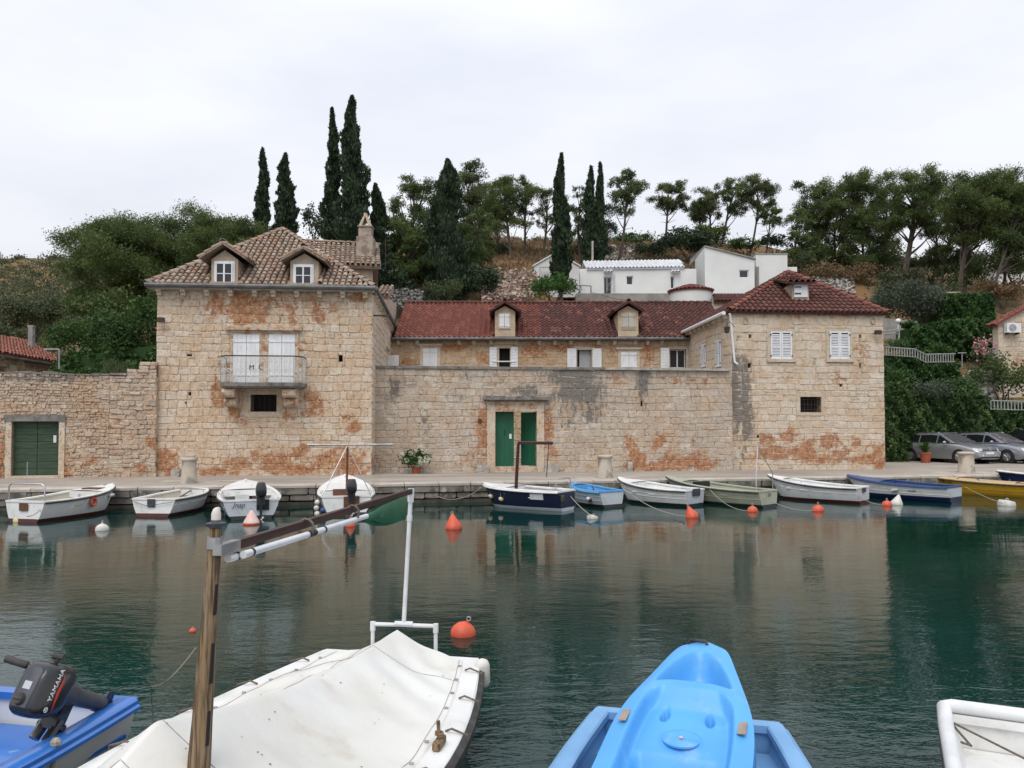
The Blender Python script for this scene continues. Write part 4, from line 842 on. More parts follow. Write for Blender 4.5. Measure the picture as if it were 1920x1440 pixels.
sw = core(RS, 0, RS.L, .3, zt4, [], M['mortar_pale'], H3, OR, name='side_wall')
wS1, wS2 = RS.rect(1316, 645, 1324.5, 688), RS.rect(1344, 637, 1353.5, 688)
st = [stone_piece(RS, r, rgR, [], []) for r in courses(0, RS.L - .02, .55, zt4, [ks(wS1, .02), ks(wS2, .02)], lambda z: (.29, .36, .5, .9), rgR)]
pieces(st, 'stone', M['ashlar_pale'], sw, OR, 0, None, 'stonework')
for q in (wS1, wS2): shutter_pair(RS, *q, .06, H3, OR, M['white_paint'], True, 2)
b = MB(); b.pbox(Plane(Rb[:2], (Rb.x - .3, Rb.y + 7)), 0, 7, .3, zt4, 0, -.4); b.pbox(Plane((far[0], 37.4), (Rb.x - .3, 37.6)), 0, 6, .3, zt4, 0, -.3); b.build('back_wall', M['ashlar_pale'], H3, OR)
for h in [wC] + holes5: b = MB(); b.pbox(R, h[0], h[1], h[2], h[3], -.36 if h is wC else -.16, -.42); b.build('dark_recess', M['void'], H3, OR)
for q in (wA, wB):
    surround(R, *q, .13, .035, H3, OR, M['trim'], .05, None, 'window_surround'); shutter_pair(R, *q, .07, H3, OR, M['white_paint'], True)
w = surround(R, *wC, .15, .028, H3, OR, M['trim'], .01, None, 'barred_window'); b = MB()
for i in range(6): s = wC[0] + (i + .5) * (wC[1] - wC[0]) / 6; b.tube([R.at(s, wC[2], -.08), R.at(s, wC[3], -.08)], .011, 5)
for i in range(3): z = wC[2] + (i + .5) * (wC[3] - wC[2]) / 3; b.tube([R.at(wC[0], z, -.06), R.at(wC[1], z, -.06)], .011, 5)
b.build('bars', M['iron_dark'], w, OR)
ze = zt4 + .03
f0, f1 = R.at(-.14, ze, .2), R.at(R.L + .09, ze, .2); apx = P(1478, 511, 34.0); bk0 = Vector((far[0] - .35, 38, ze)); bk1 = Vector((Rb.x - .1, 38.2, ze)); apb = apx + Vector((-.15, 1.2, 0))
polys = [[f0, f1, apx], [f1, bk1, apb, apx], [bk0, f0, apx, apb]]
rf = deck(polys, M['tile_dark'], H3, OR, drop=.0, thick=.09)
M['tile_dark2'] = nmat('tile_dark2', (.2, .06, .04), c2=(.05, .023, .02), scale=4, lo=.42, hi=.72, rnd=[(.09, .033, .026), (.13, .047, .034), (.105, .038, .029), (.165, .064, .046)], rough=.85, bump=.3)
tl = tiles(f0, f1, apx, polys[0], .225, .33, 'coppo', rgR, None, None, .4) + tiles(f1, bk1, apx, polys[1], .225, .33, 'coppo', rgR, None, None, .4) + tiles(bk0, f0, apx, polys[2], .225, .33, 'coppo', rgR, None, None, .4)
pieces(tl, 'tile', M['tile_dark2'], rf, OR, 260, dist_key)
pieces(cap_tiles(f0, apx, .13, .36, rgR) + cap_tiles(f1, apx, .13, .36, rgR), 'hip_tile', M['tile_red'], rf, OR)
# little shed dormer
sB_ = P(1501, 545, 31.1); b = MB(); b.box(sB_.x - .34, sB_.x + .34, 31.1, 33.4, sB_.z - .4, sB_.z + .28); dm = b.build('dormer', M['plaster'], H3, OR)
b = MB(); b.box(sB_.x - .27, sB_.x + .27, 31.05, 31.09, sB_.z - .27, sB_.z + .25); sh = b.build('hatch', M['white_paint'], dm, OR)
b = MB()
for dz in (-.12, .14): b.box(sB_.x - .26, sB_.x, 31.02, 31.04, sB_.z + dz - .02, sB_.z + dz + .02)
b.build('strap_hinge', M['black'], sh, OR)
d0, d1_, d2_, d3_ = Vector((sB_.x - .62, 30.85, sB_.z + .29)), Vector((sB_.x + .55, 30.85, sB_.z + .29)), Vector((sB_.x + .3, 32.9, sB_.z + .78)), Vector((sB_.x - .5, 32.9, sB_.z + .78))
dr_ = deck([[d0, d1_, d2_, d3_]], M['tile_dark'], dm, OR, 'dormer_roof', 0, .05); pieces(tiles(d0, d1_, d3_, [d0, d1_, d2_, d3_], .22, .33, 'coppo', rgR), 'tile', M['tile_dark2'], dr_, OR)
b = MB(); g0 = P(1471, 527, 32.3); g1 = P(1489, 561, 31.2); b.prism([g0, g0 + Vector((.16, 0, 0)), g1 + Vector((.1, 0, .05)), g1 + Vector((-.1, 0, 0))], (0, .1, .12)); b.build('flashing', M['concrete'], dm, OR)
# eave of the flank, gutter, downpipe, lantern
gp0 = RS.at(RS.L + .06, ze - .05, .3); gp1 = RS.at(-.0, ze - .05, .3); gutter_run([gp1, gp0], .08, H3, OR, M['white_paint'])
for i in range(9): b = MB(); b.cur = (rng.random(), 0, 0, 0); corbel(b, RS, .35 + i * .68, zt4, .22, .3, .2); b.build('corbel', M['trim'], H3, OR)
dp = [R.at(-.12, zt4 - .06, .18), R.at(-.03, zt4 - .35, .08), R.at(.02, zt4 - 1.0, .08), R.at(.1, zt4 - 1.95, .09), R.at(.2, zt4 - 2.05, .16)]
b = MB(); b.tube(dp, .043, 8); b.build('downpipe', M['white_paint'], H3, OR, smooth=True)
s, z = RS.px(1363, 618, .3); b = MB(); b.lathe(RS.at(s, z - .14, .3), [(.03, 0), (.09, .02), (.11, .2), (.13, .22), (.03, .3), (.01, .36)], 6); b.tube([RS.at(s, z + .2, .3), RS.at(s, z + .32, .2), RS.at(s, z + .1, 0)], .012, 5); b.build('lantern', M['iron_dark'], H3, OR)
s, z = R.px(1647, 623, .25); b = MB(); b.pbox(R, s - .12, s + .1, z - .08, z + .08, .32, .16); b.tube([R.at(s + .1, z, .2), R.at(s + .28, z + .05, .1), R.at(s + .2, z, 0)], .02, 6); b.build('floodlight', M['iron_dark'], H3, OR)
for u in (1398, 1637):
    s, z = R.px(u, 602, .03); b = MB(); b.tube([R.at(s + .09 * math.sin(t), z + .12 * math.cos(t), .04) for t in np.linspace(0, 6.2, 10)], .02, 5); b.build('iron_ring', M['plaster'], H3, OR)
# ------------------------------------------------------------------ foliage
def leaf_object(name, C, size, val, mat, parent=None, org=(0, 0, 0), aspect=.45, axis=None, k=.8):
    """one small four-cornered leaf per centre; axis: preferred long direction"""
    n = len(C); C = np.asarray(C, float) - np.array(org)
    e = nr.normal(size=(n, 3)); 
    if axis is not None: e = e * (1 - k) + np.asarray(axis, float) * k
    e /= np.linalg.norm(e, axis=1)[:, None] + 1e-9
    g = nr.normal(size=(n, 3)); g -= e * np.sum(e * g, 1)[:, None]; g /= np.linalg.norm(g, axis=1)[:, None] + 1e-9
    s = np.asarray(size).reshape(-1, 1) * np.ones((n, 1))
    V = np.empty((n, 4, 3)); V[:, 0] = C - e * s; V[:, 1] = C + g * s * aspect; V[:, 2] = C + e * s; V[:, 3] = C - g * s * aspect
    me = bpy.data.meshes.new(name); me.vertices.add(4 * n); me.vertices.foreach_set('co', V.astype(np.float32).ravel())
    me.loops.add(4 * n); me.loops.foreach_set('vertex_index', np.arange(4 * n, dtype=np.int32))
    me.polygons.add(n); me.polygons.foreach_set('loop_start', np.arange(0, 4 * n, 4, dtype=np.int32))
    me.update(calc_edges=True)
    at = me.attributes.new('st', 'FLOAT_COLOR', 'POINT'); c = np.zeros((4 * n, 4), np.float32); c[:, 0] = np.repeat(np.clip(val, 0, 1), 4); at.data.foreach_set('color', c.ravel())
    me.materials.append(mat); o = bpy.data.objects.new(name, me); COL.objects.link(o)
    if parent: o.parent = parent
    return o
def clump_cloud(blobs, per, sub=9, spread=.38, shell=.75, seed=0):
    """leaf centres in uneven sub-clumps over each ellipsoid (x,y,z,rx,ry,rz)"""
    g = np.random.default_rng(seed); P_, V_ = [], []
    for b in blobs:
        c = np.array(b[:3]); r = np.array(b[3:6]); n = max(20, int(per * (r[0] * r[1] * r[2]) ** (2 / 3.)))
        bv = g.uniform(.15, .75)
        d = g.normal(size=(sub, 3)); d /= np.linalg.norm(d, axis=1)[:, None]; d[:, 2] = np.where(d[:, 2] < -.35, -d[:, 2], d[:, 2])
        sc = c + d * r * g.uniform(shell * .6, shell * 1.15, (sub, 1)); sv = np.clip(bv + g.normal(0, .16, sub), 0, 1)
        k = g.integers(0, sub, n); q = sc[k] + np.clip(g.normal(size=(n, 3)), -1.7, 1.7) * r * spread * g.uniform(.6, 1.1, (n, 1))
        P_.append(q); V_.append(np.clip(sv[k] + g.normal(0, .14, n), 0, 1))
    return np.concatenate(P_), np.concatenate(V_)
def limb(b, p, q, r0, r1, sag=.1, n=5, rg=rng):
    p, q = Vector(p), Vector(q); L_ = (q - p).length; o = Vector((rg.uniform(-1, 1), rg.uniform(-1, 1), rg.uniform(-.3, .6))) * sag * L_
    pts = [p.lerp(q, t) + o * math.sin(math.pi * t) for t in [i / n for i in range(n + 1)]]
    b.tube(pts, [r0 + (r1 - r0) * i / n for i in range(n + 1)], 6); return pts
def pine(u, v, Y, cu, cv0, cv1, cw, label, mat='pine', nb=10, per=1900, seed=0, dense=.85, tr=.15, flat=.85, leafs=.12, name='pine_tree', forks=2, group='pines along the hilltop'):
    """trunk foot at pixel (u,v); crown centred on cu between cv0 and cv1, cw pixels wide, all at depth Y"""
    rg = random.Random(seed); base = P(u, v, Y); base.z -= .4; k = Y / F
    t = thing(name, base, label, 'tree', group)
    H = (cv1 - cv0) * k; W_ = cw * k * 1.12; cc = P(cu, (cv0 + cv1) / 2, Y); blobs = []; nb = int(nb * 1.7)
    for i in range(nb):
        f = i / max(1, nb - 1); zz = -.5 + f; wr_ = (1 - max(0, (zz - .05) / .62) ** 2.0) if zz > .05 else (.62 + .38 * (zz + .5) / .55)
        a = i * 2.4 + rg.uniform(-.5, .5); rad = W_ * .5 * wr_ * rg.uniform(.3, .92); r = min(1.5, W_ * rg.uniform(.11, .2))
        blobs.append((cc.x + rad * math.cos(a), cc.y + rad * math.sin(a) * .9, cc.z + zz * H * .82 + rg.uniform(-.12, .12) * H, r * rg.uniform(.85, 1.3), r * rg.uniform(.85, 1.2), r * flat))
    C, V = clump_cloud(blobs, per * dense, 7, .31, .95, seed)
    leaf_object('crown', C, nr.uniform(leafs * .6, leafs * 1.2, len(C)), V, M[mat], t, base, .26)
    b = MB(); top = Vector((cc.x, cc.y, cc.z + H * .15)); pts = limb(b, base, top, tr, tr * .35, .05, 7, rg)
    for i, bl in enumerate(blobs):
        q = Vector(bl[:3]); st_ = pts[min(6, max(2, int(7 * max(.35, min(.9, (q.z - base.z) / (top.z - base.z) - .18)))))]
        limb(b, st_, q, tr * .38, .02, .08, 4, rg)
    for i in range(forks):
        z = pts[3 + i % 3]; limb(b, z, z + Vector((rg.uniform(-1.4, 1.4), rg.uniform(-.6, .6), rg.uniform(-.2, .5))), .03, .008, .15, 3, rg)
    b.build('trunk', M['bark'], t, base, smooth=True, fix=False); return t
def cypress(u, v0, v1, Y, w, label, seed=0, n=9000, group='tall cypresses', mat='cypress', loose=0.0):
    g = np.random.default_rng(seed); top = P(u, v0, Y); bot = P(u, v1, Y); H = top.z - bot.z; R_ = w * Y / F / 2
    t = thing('cypress_tree', bot, label, 'tree', group)
    f = g.uniform(0, 1, n) ** 1.15; a = g.uniform(0, 2 * np.pi, n)
    prof = np.clip((1 - f) ** .62 * (.55 + .9 * np.minimum(f * 2.2, .5)), 0, 1)
    ph = g.uniform(0, 6, 6); lump = 1 + .2 * np.sin(a * 3 + f * 17 + ph[0]) + .17 * np.sin(a * 2 - f * 29 + ph[1]) + .13 * np.sin(f * 47 + ph[2] + a) + .1 * np.sin(f * 83 - 3 * a + ph[4]) + loose * np.sin(f * 70 + a * 2)
    rad = R_ * prof * lump * g.uniform(.72, 1.06, n)
    C = np.stack([bot.x + rad * np.cos(a) + .12 * R_ * np.sin(f * 9 + ph[3]), bot.y + rad * np.sin(a), bot.z + f * H], 1)
    V = np.clip(.5 + .3 * np.sin(a * 3 + f * 17 + ph[0]) + g.normal(0, .2, n), 0, 1)
    leaf_object('crown', C, g.uniform(.10, .22, n) * (Y / 55), V, M[mat], t, bot, .32, np.stack([np.cos(a) * .35, np.sin(a) * .35, np.ones(n)], 1), .72)
    b = MB(); pr = [(max(.03, R_ * .66 * (1 - q) ** .62 * (.55 + .9 * min(q * 2.2, .5))), q * H) for q in np.linspace(0, .97, 16)]
    b.lathe((bot.x, bot.y, bot.z), pr, 9); b.c = [(.2, 0, 0, 0)] * len(b.v); b.build('inner_crown', M[mat], t, bot, fix=False)
    b = MB(); b.tube([bot - Vector((0, 0, 3)), bot + Vector((0, 0, H * .9))], [.16, .03], 6); b.build('trunk', M['bark'], t, bot); return t
def bush(name, u, v, Y, wpx, hpx, label, mat, cat='shrub', nb=7, per=700, seed=0, leafs=.1, aspect=.5, group=None, depth=None, trunk=True):
    """rounded shrub: (u,v) centre pixel, size in pixels at depth Y"""
    rg = random.Random(seed); k = Y / F; c = P(u, v, Y); rx, rz = wpx * k / 2, hpx * k / 2; ry = depth or rx * .7; base = Vector((c.x, c.y, c.z - rz)); t = thing(name, base, label, cat, group)
    bl = [(c.x, c.y, c.z - rz * .15, rx * .6, ry * .6, rz * .7)]
    for i in range(nb):
        a = 2 * math.pi * i / nb + rg.uniform(-.3, .3); e = rg.uniform(-.5, .75); q = math.sqrt(max(0, 1 - e * e)); r = rg.uniform(.3, .46)
        bl.append((c.x + rx * .66 * q * math.cos(a), c.y + ry * .66 * q * math.sin(a), c.z + rz * .66 * e, rx * r, ry * r, rz * r * 1.1))
    C, V = clump_cloud(bl, per, 9, .36, .8, seed); leaf_object('foliage', C, nr.uniform(leafs * .6, leafs * 1.3, len(C)), V, M[mat], t, base, aspect)
    b = MB()
    if trunk:
        for i in range(5): q = Vector(bl[1 + i % nb][:3]); limb(b, base + Vector((rg.uniform(-.1, .1), 0, -.4)), q, .06, .012, .1, 4, rg)
        b.build('stem', M['bark'], t, base, fix=False)
    return t
def hedge(name, pts, z0, z1s, depth, label, mat, per=260, leafs=.11, seed=0, cat='hedge', bulge=.35, group=None, aspect=.55):
    """leafy bank along a ground polyline, its top following z1s"""
    g = np.random.default_rng(seed); pts = [np.array(p[:2], float) for p in pts]; base = Vector((pts[0][0], pts[0][1], z0)); t = thing(name, base, label, cat, group)
    seg = [np.linalg.norm(pts[i + 1] - pts[i]) for i in range(len(pts) - 1)]; L_ = sum(seg); cum = np.concatenate([[0], np.cumsum(seg)])
    H = max(z1s) - z0; n = int(per * L_ * (H + depth))
    s = g.uniform(0, L_, n); i = np.clip(np.searchsorted(cum, s) - 1, 0, len(seg) - 1); f = (s - cum[i]) / np.array(seg)[i]; pa = np.array(pts)
    xy = pa[i] + (pa[i + 1] - pa[i]) * f[:, None]; dr = (pa[i + 1] - pa[i]) / np.array(seg)[i][:, None]; nn = np.stack([dr[:, 1], -dr[:, 0]], 1)
    top = np.interp(s, cum, z1s); ph = g.uniform(0, 6, 8)
    h = g.uniform(0, 1, n) * (H + depth) / H; on_top = h > 1; hz = np.minimum(h, 1)
    z = z0 + hz * (top - z0)
    lump = .5 + .25 * np.sin(s * 1.9 + z * 1.3 + ph[0]) + .22 * np.sin(s * 3.7 - z * 2.6 + ph[1]) + .18 * np.sin(s * 7.1 + z * 5.3 + ph[2]) + .12 * np.sin(s * 13 - z * 11 + ph[3])
    out = lump * bulge + g.normal(0, .05, n) - .5 * bulge * hz ** 3
    out = np.where(on_top, out - g.uniform(0, 1, n) * depth, out); z = z + np.where(on_top, (lump - .3) * .35 * bulge, 0) + g.normal(0, .04, n)
    C = np.concatenate([xy + nn * out[:, None], z[:, None]], 1)
    V = np.clip(.1 + .55 * lump + g.normal(0, .2, n), 0, 1); leaf_object('foliage', C, g.uniform(leafs * .6, leafs * 1.3, n), V, M[mat], t, base, aspect)
    b = MB()
    for k in range(len(pts) - 1):
        p, q = pts[k], pts[k + 1]; d = (q - p) / np.linalg.norm(q - p); m = np.array([d[1], -d[0]])
        a0, a1 = p - m * .04, q - m * .04; c0, c1 = p - m * depth, q - m * depth; ta, tb_ = z1s[k] - .12, z1s[k + 1] - .12
        b.hexa([(*a0, z0), (*a1, z0), (*c1, z0), (*c0, z0), (*a0, ta), (*a1, tb_), (*c1, tb_), (*c0, ta)])
    b.c = [(.15, 0, 0, 0)] * len(b.v); b.build('inner_growth', M[mat], t, base, fix=False); return t

# pines along the hilltop
pine(961, 500, 70, 945, 342, 432, 92, 'pine with a leaning trunk, leftmost of three on the brown bank', nb=11, seed=1)
pine(984, 500, 71, 985, 336, 415, 60, 'pine with the highest crown of three on the brown bank', nb=8, seed=2)
pine(1017, 482, 72, 1026, 352, 428, 62, 'pine on the brown bank nearest the lone tall cypress', nb=8, seed=3, dense=.6, mat='pine_far')
pine(1161, 482, 72, 1175, 322, 402, 72, 'slender pine standing beside the pair of thin cypresses', nb=11, seed=4, forks=4)
pine(1248, 455, 80, 1254, 347, 398, 70, 'lone umbrella-shaped pine against the sky', nb=10, seed=5, forks=6, mat='pine_far')
pine(1330, 455, 80, 1327, 357, 408, 62, 'low leaning pine, first of the group above the white gable', nb=8, seed=6, forks=4, mat='pine_far')
pine(1353, 455, 80, 1374, 340, 402, 66, 'dark pine with a bent trunk above the white gable', nb=9, seed=7, forks=3)
pine(1407, 468, 80, 1420, 334, 396, 74, 'tall forked pine with a bare trunk above the square white block', nb=11, seed=8, forks=8, tr=.13, mat='pine_far')
pine(1436, 470, 79, 1444, 384, 428, 60, 'small low pine leaning beside the forked one', nb=7, seed=9, forks=4, tr=.11)
pine(1526, 515, 72, 1530, 340, 480, 92, 'dense pine at the near end of the pine grove', nb=15, seed=10)
pine(1625, 530, 70, 1610, 332, 505, 112, 'broadest dark pine in the middle of the grove', nb=20, seed=11)
pine(1694, 515, 66, 1717, 330, 440, 112, 'pine with a thick forked trunk over the olive tree', nb=15, seed=12, tr=.3, forks=5)
pine(1765, 560, 64, 1786, 400, 520, 84, 'lower pine filling the gap behind the hedge-covered hut', nb=12, seed=13, dense=.8)
pine(1797, 552, 60, 1838, 330, 470, 135, 'large leaning pine with spreading limbs by the picture edge', nb=18, seed=14, tr=.22, forks=6)
pine(1855, 552, 58, 1912, 340, 500, 120, 'dense pine cut by the picture edge', nb=16, seed=15)
pine(1480, 520, 70, 1500, 392, 480, 60, 'small dark pine where the grove begins', nb=9, seed=16, dense=.8)
for i, (u, v, Y, cu, c0, c1, w, lb) in enumerate(((1575, 520, 74, 1572, 346, 470, 80, 'pine filling the grove behind the dense near one'), (1655, 525, 75, 1662, 350, 480, 80, 'pine half hidden between the broadest pine and the forked one'), (1745, 540, 70, 1752, 352, 455, 80, 'pine rising behind the lower gap-filling pine'), (1880, 545, 66, 1876, 328, 450, 100, 'tall pine behind the large leaning one'), (1940, 550, 64, 1945, 335, 480, 110, 'pine beyond the picture edge'), (1310, 458, 86, 1312, 380, 420, 46, 'smallest pine beside the low leaning one'), (935, 495, 76, 925, 352, 450, 66, 'pine where the wood meets the brown bank'))):
    pine(u, v, Y, cu, c0, c1, w, lb, nb=11, seed=100 + i, mat='pine_far' if i % 2 else 'pine')
for i, (u, v, Y, w, h_, mt, lb) in enumerate(((1500, 505, 68, 80, 60, 'scrub', 'olive undergrowth beside the square white block'), (1610, 500, 72, 120, 70, 'pine', 'dense undergrowth below the broadest pine'), (1690, 525, 63, 100, 60, 'scrub', 'grey undergrowth at the foot of the forked pine'), (1660, 480, 74, 90, 60, 'pine_far', 'high undergrowth behind the forked pine'), (1770, 545, 56, 70, 40, 'scrub', 'low shrub above the ivy hut'), (1850, 495, 68, 110, 70, 'pine_far', 'far undergrowth behind the leaning pine'), (1905, 500, 64, 90, 80, 'pine', 'undergrowth against the far white house'), (1395, 460, 80, 70, 30, 'broad', 'low shrub on the crest above the white gable'), (1075, 470, 74, 60, 40, 'scrub', 'shrub on the bank beside the lone cypress'), (940, 470, 72, 50, 40, 'scrub', 'shrub at the top of the brown bank'), (1225, 470, 76, 70, 40, 'cypress', 'dark shrub above the white tiled roof'))):
    bush('shrub', u, v, Y, w, h_, lb, mt, 'shrub', 9, 520, 120 + i, .11, group='undergrowth of the grove')
# the wood behind the two houses
pine(760, 560, 55, 782, 338, 470, 100, 'green pine next to the twin cypresses, behind the chimney', nb=16, seed=20, group='trees behind the houses', leafs=.11)
pine(880, 560, 57, 880, 312, 470, 95, 'grey-green pine behind the dark pointed evergreen', nb=16, seed=21, dense=.9, group='trees behind the houses', mat='pine_far', leafs=.11)
pine(765, 575, 50, 772, 420, 545, 95, 'low bright pine at the foot of the wood', nb=14, seed=22, group='trees behind the houses', leafs=.12, mat='pine')
pine(900, 565, 54, 895, 400, 520, 80, 'pine on the edge of the wood facing the brown bank', nb=13, seed=23, dense=.9, group='trees behind the houses', leafs=.11)
pine(815, 570, 53, 812, 410, 545, 105, 'dense pine low in the middle of the wood', nb=15, seed=26, group='trees behind the houses', leafs=.11)
pine(870, 570, 52, 862, 430, 550, 100, 'dark low pine between the pointed evergreen and the rubble heap', nb=14, seed=27, group='trees behind the houses', leafs=.11)
pine(735, 575, 51, 738, 400, 540, 70, 'narrow pine squeezed beside the ragged evergreen', nb=12, seed=28, group='trees behind the houses', leafs=.11)
cypress(836, 300, 570, 50, 108, 'dark pointed evergreen in the middle of the wood', 24, 12000, 'trees behind the houses', 'cypress', .12)
cypress(706, 346, 570, 49, 62, 'ragged dark evergreen between the chimney and the wood', 25, 8000, 'trees behind the houses', 'cypress', .15)
for i, (u, v, w, h, lb) in enumerate(((740, 535, 90, 90, 'dark undergrowth shrub closest to the chimney house'), (905, 525, 80, 80, 'dark evergreen shrub beside the rubble heap'), (850, 540, 80, 60, 'dark shrub under the pointed evergreen'))): bush('evergreen_shrub', u, v, 48 + i, w, h, lb, 'cypress', nb=8, seed=30 + i, per=800, group='undergrowth of the wood')
# cypresses
cypress(492, 279, 440, 62, 29, 'short cypress farthest from the chimney', 40, 6000)
cypress(534, 289, 470, 58, 48, 'cypress directly above the roof apex of the balcony house', 41, 7000)
cypress(622, 204, 500, 48, 40, 'slimmer of the two giant cypresses by the chimney', 42, 10000)
cypress(659, 181, 500, 47, 70, 'tallest and widest cypress, right behind the chimney', 43, 14000)
cypress(1052, 289, 540, 54, 42, 'lone tall cypress before the white building site', 44, 10000)
cypress(1107, 313, 490, 68, 32, 'ragged thin cypress of the pair on the slope', 45, 6000, loose=.2)
cypress(1125, 306, 490, 68, 25, 'needle-thin cypress of the pair on the slope', 46, 5000)
pine(1090, 485, 70, 1088, 342, 470, 50, 'dark pine behind the lone tall cypress', nb=10, seed=47, group='trees behind the houses')
pine(1115, 490, 69, 1120, 395, 480, 74, 'bushy pine under the pair of thin cypresses', nb=11, seed=48, group='trees behind the houses', mat='cypress')
# umbrella pines and trees beyond the rubble wall
pine(235, 640, 47, 228, 430, 575, 195, 'broad umbrella pine at the outer edge of the left-hand grove', nb=26, seed=50, group='umbrella pines', leafs=.10, per=1900, name='umbrella_pine', flat=.75)
pine(340, 620, 50, 335, 418, 555, 185, 'umbrella pine with the highest rounded crown of its grove', nb=24, seed=51, group='umbrella pines', leafs=.10, per=1900, name='umbrella_pine', flat=.75)
pine(450, 600, 46, 440, 415, 520, 160, 'umbrella pine whose crown touches the balcony house roof', nb=22, seed=52, group='umbrella pines', leafs=.10, per=1900, name='umbrella_pine', flat=.75)
pine(180, 640, 52, 160, 465, 570, 80, 'low umbrella pine facing the open hillside', nb=12, seed=53, group='umbrella pines', leafs=.115, name='umbrella_pine', per=1800)
bush('broadleaf_tree', 592, 425, 60, 60, 90, 'thin pale tree between the short and the giant cypresses', 'olive', 'tree', 8, 500, 54, .12)
bush('broadleaf_tree', 245, 630, 34, 125, 165, 'dark green broadleaf tree against the side of the balcony house', 'broad', 'tree', 12, 900, 55, .085, depth=1.4)
bush('broadleaf_tree', 150, 640, 40, 120, 120, 'mid green tree between the small red roof and the balcony house', 'broad', 'tree', 10, 800, 56, .09)
bush('broadleaf_tree', 60, 600, 52, 140, 90, 'grey-green tree above the small red roof', 'scrub', 'tree', 10, 600, 57, .12)
bush('broadleaf_tree', 190, 575, 44, 150, 90, 'dark shrubby tree under the umbrella pines', 'pine', 'tree', 10, 600, 58, .1)
bush('broadleaf_tree', 320, 545, 42, 120, 90, 'shaded tree behind the near corner of the balcony house', 'pine', 'tree', 9, 600, 59, .1)
bush('broadleaf_tree', 10, 640, 46, 90, 80, 'dull green tree at the picture edge behind the small house', 'scrub', 'tree', 8, 600, 60, .1)
bush('pale_shrub', 832, 545, 46, 76, 62, 'pale yellow-green shrub just above the red roof', 'pale_shrub', 'shrub', 9, 700, 61, .07)
bush('bright_shrub', 1035, 540, 47, 98, 62, 'bright green shrub in front of the lone cypress', 'bright', 'shrub', 11, 1100, 62, .075)
bush('dark_shrub', 1290, 455, 76, 120, 52, 'dark shrub mass left of the white gable', 'cypress', 'shrub', 10, 500, 63, .13)
bush('dark_shrub', 1335, 440, 78, 80, 52, 'dark shrub under the leaning pine', 'pine', 'shrub', 8, 500, 64, .13)
bush('dark_shrub', 1450, 455, 76, 60, 40, 'dark shrub behind the square white block', 'cypress', 'shrub', 7, 500, 65, .13)
bush('dark_shrub', 1185, 448, 84, 90, 24, 'low green shrub line on the hill crest', 'broad', 'shrub', 7, 400, 66, .12)
bush('brown_shrub', 1570, 520, 66, 150, 60, 'reddish brown dry bush under the pine grove', 'dry', 'shrub', 9, 380, 67, .12)
bush('brown_shrub', 1880, 545, 58, 120, 50, 'brown dry bush beneath the pine at the picture edge', 'dry', 'shrub', 8, 380, 68, .11)
bush('dark_shrub', 1510, 480, 70, 90, 60, 'dark undergrowth at the near end of the pine grove', 'pine', 'shrub', 8, 450, 69, .12)
bush('dark_shrub', 1745, 495, 68, 110, 50, 'green undergrowth between the grove trunks', 'scrub', 'shrub', 8, 450, 70, .12)
bush('dark_shrub', 1815, 520, 62, 90, 70, 'shaded shrub under the large leaning pine', 'pine', 'shrub', 8, 450, 71, .11)
# scrub scattered over the open hillside
Cs, Vs = [], []
for i in range(1900):
    y = nr.uniform(46, 250) if i % 2 else nr.uniform(60, 105); a = nr.uniform(-.85, .85) if i % 5 == 0 else nr.uniform(-.8, -.3); x = a * y; u = 960 + F * a
    if 980 < u < 1560 and y < 72: continue
    if u > 1640 and y < 60: continue
    if 900 < u < 1240 and nr.random() < .75: continue
    z = ground_z(x, y); r = nr.uniform(.4, 1.1) * (1 + y / 150); n = 70
    q = nr.normal(size=(n, 3)) * np.array([r * .5, r * .5, r * .32]) + np.array([x, y, z + r * .25]); Cs.append(q); Vs.append(np.clip(nr.uniform(0, 1) + nr.normal(0, .15, n), 0, 1))
Cs = np.concatenate(Cs); Vs = np.concatenate(Vs)
tag(leaf_object('scrub', Cs, nr.uniform(.1, .2, len(Cs)) * (.6 + Cs[:, 1] / 130), Vs, M['scrub']), 'low grey-green scrub scattered over the hillside', 'scrub', kind='stuff')
Cs, Vs = [], []
for i in range(1500):
    y = nr.uniform(60, 96); x = nr.uniform(-.06, .3) * y
    if x / y > .05 and y < 72: continue
    z = ground_z(x, y); n = 14
    Cs.append(nr.normal(size=(n, 3)) * [.4, .4, .1] + [x, y, z + .15]); Vs.append(np.clip(nr.uniform(0, 1) + nr.normal(0, .15, n), 0, 1))
Cs = np.concatenate(Cs); Vs = np.concatenate(Vs)
tag(leaf_object('dry_grass', Cs, nr.uniform(.12, .3, len(Cs)), Vs, M['dry'], None, (0, 0, 0), .2, (0, 0, 1), .7), 'dry brown grass on the bank under the pines', 'grass', kind='stuff')
# heap of broken stone, and pale scree
M['broken'] = nmat('broken', (.4, .3, .24), rnd=[(.42, .32, .26), (.50, .42, .35), (.34, .22, .17), (.46, .38, .31)], rough=.95)
def scree(name, u0, u1, v0, v1, Y0, Y1, n, r0, r1, label, mat, seed):
    g = random.Random(seed); b = MB()
    for i in range(n):
        f = g.random(); u = g.uniform(u0, u1); Y = Y0 + f * (Y1 - Y0); p = P(u, v1 + f * (v0 - v1) + g.uniform(-5, 5), Y); r = g.uniform(r0, r1); k = len(b.v)
        b.cur = (g.random(), 0, 0, 0); q = [Vector((g.uniform(-1, 1), g.uniform(-1, 1), g.uniform(-.7, .7))) * r + p for _ in range(6)]
        b.add(q, [(0, 1, 2), (0, 2, 3), (0, 3, 4), (0, 4, 1), (5, 2, 1), (5, 3, 2), (5, 4, 3), (5, 1, 4)])
    o = b.build(name, M[mat], fix=False); tag(o, label, 'stones', kind='stuff')
scree('stone_heap', 905, 1005, 508, 560, 48, 58, 1500, .08, .24, 'heap of broken pinkish stone below the building site', 'broken', 1)
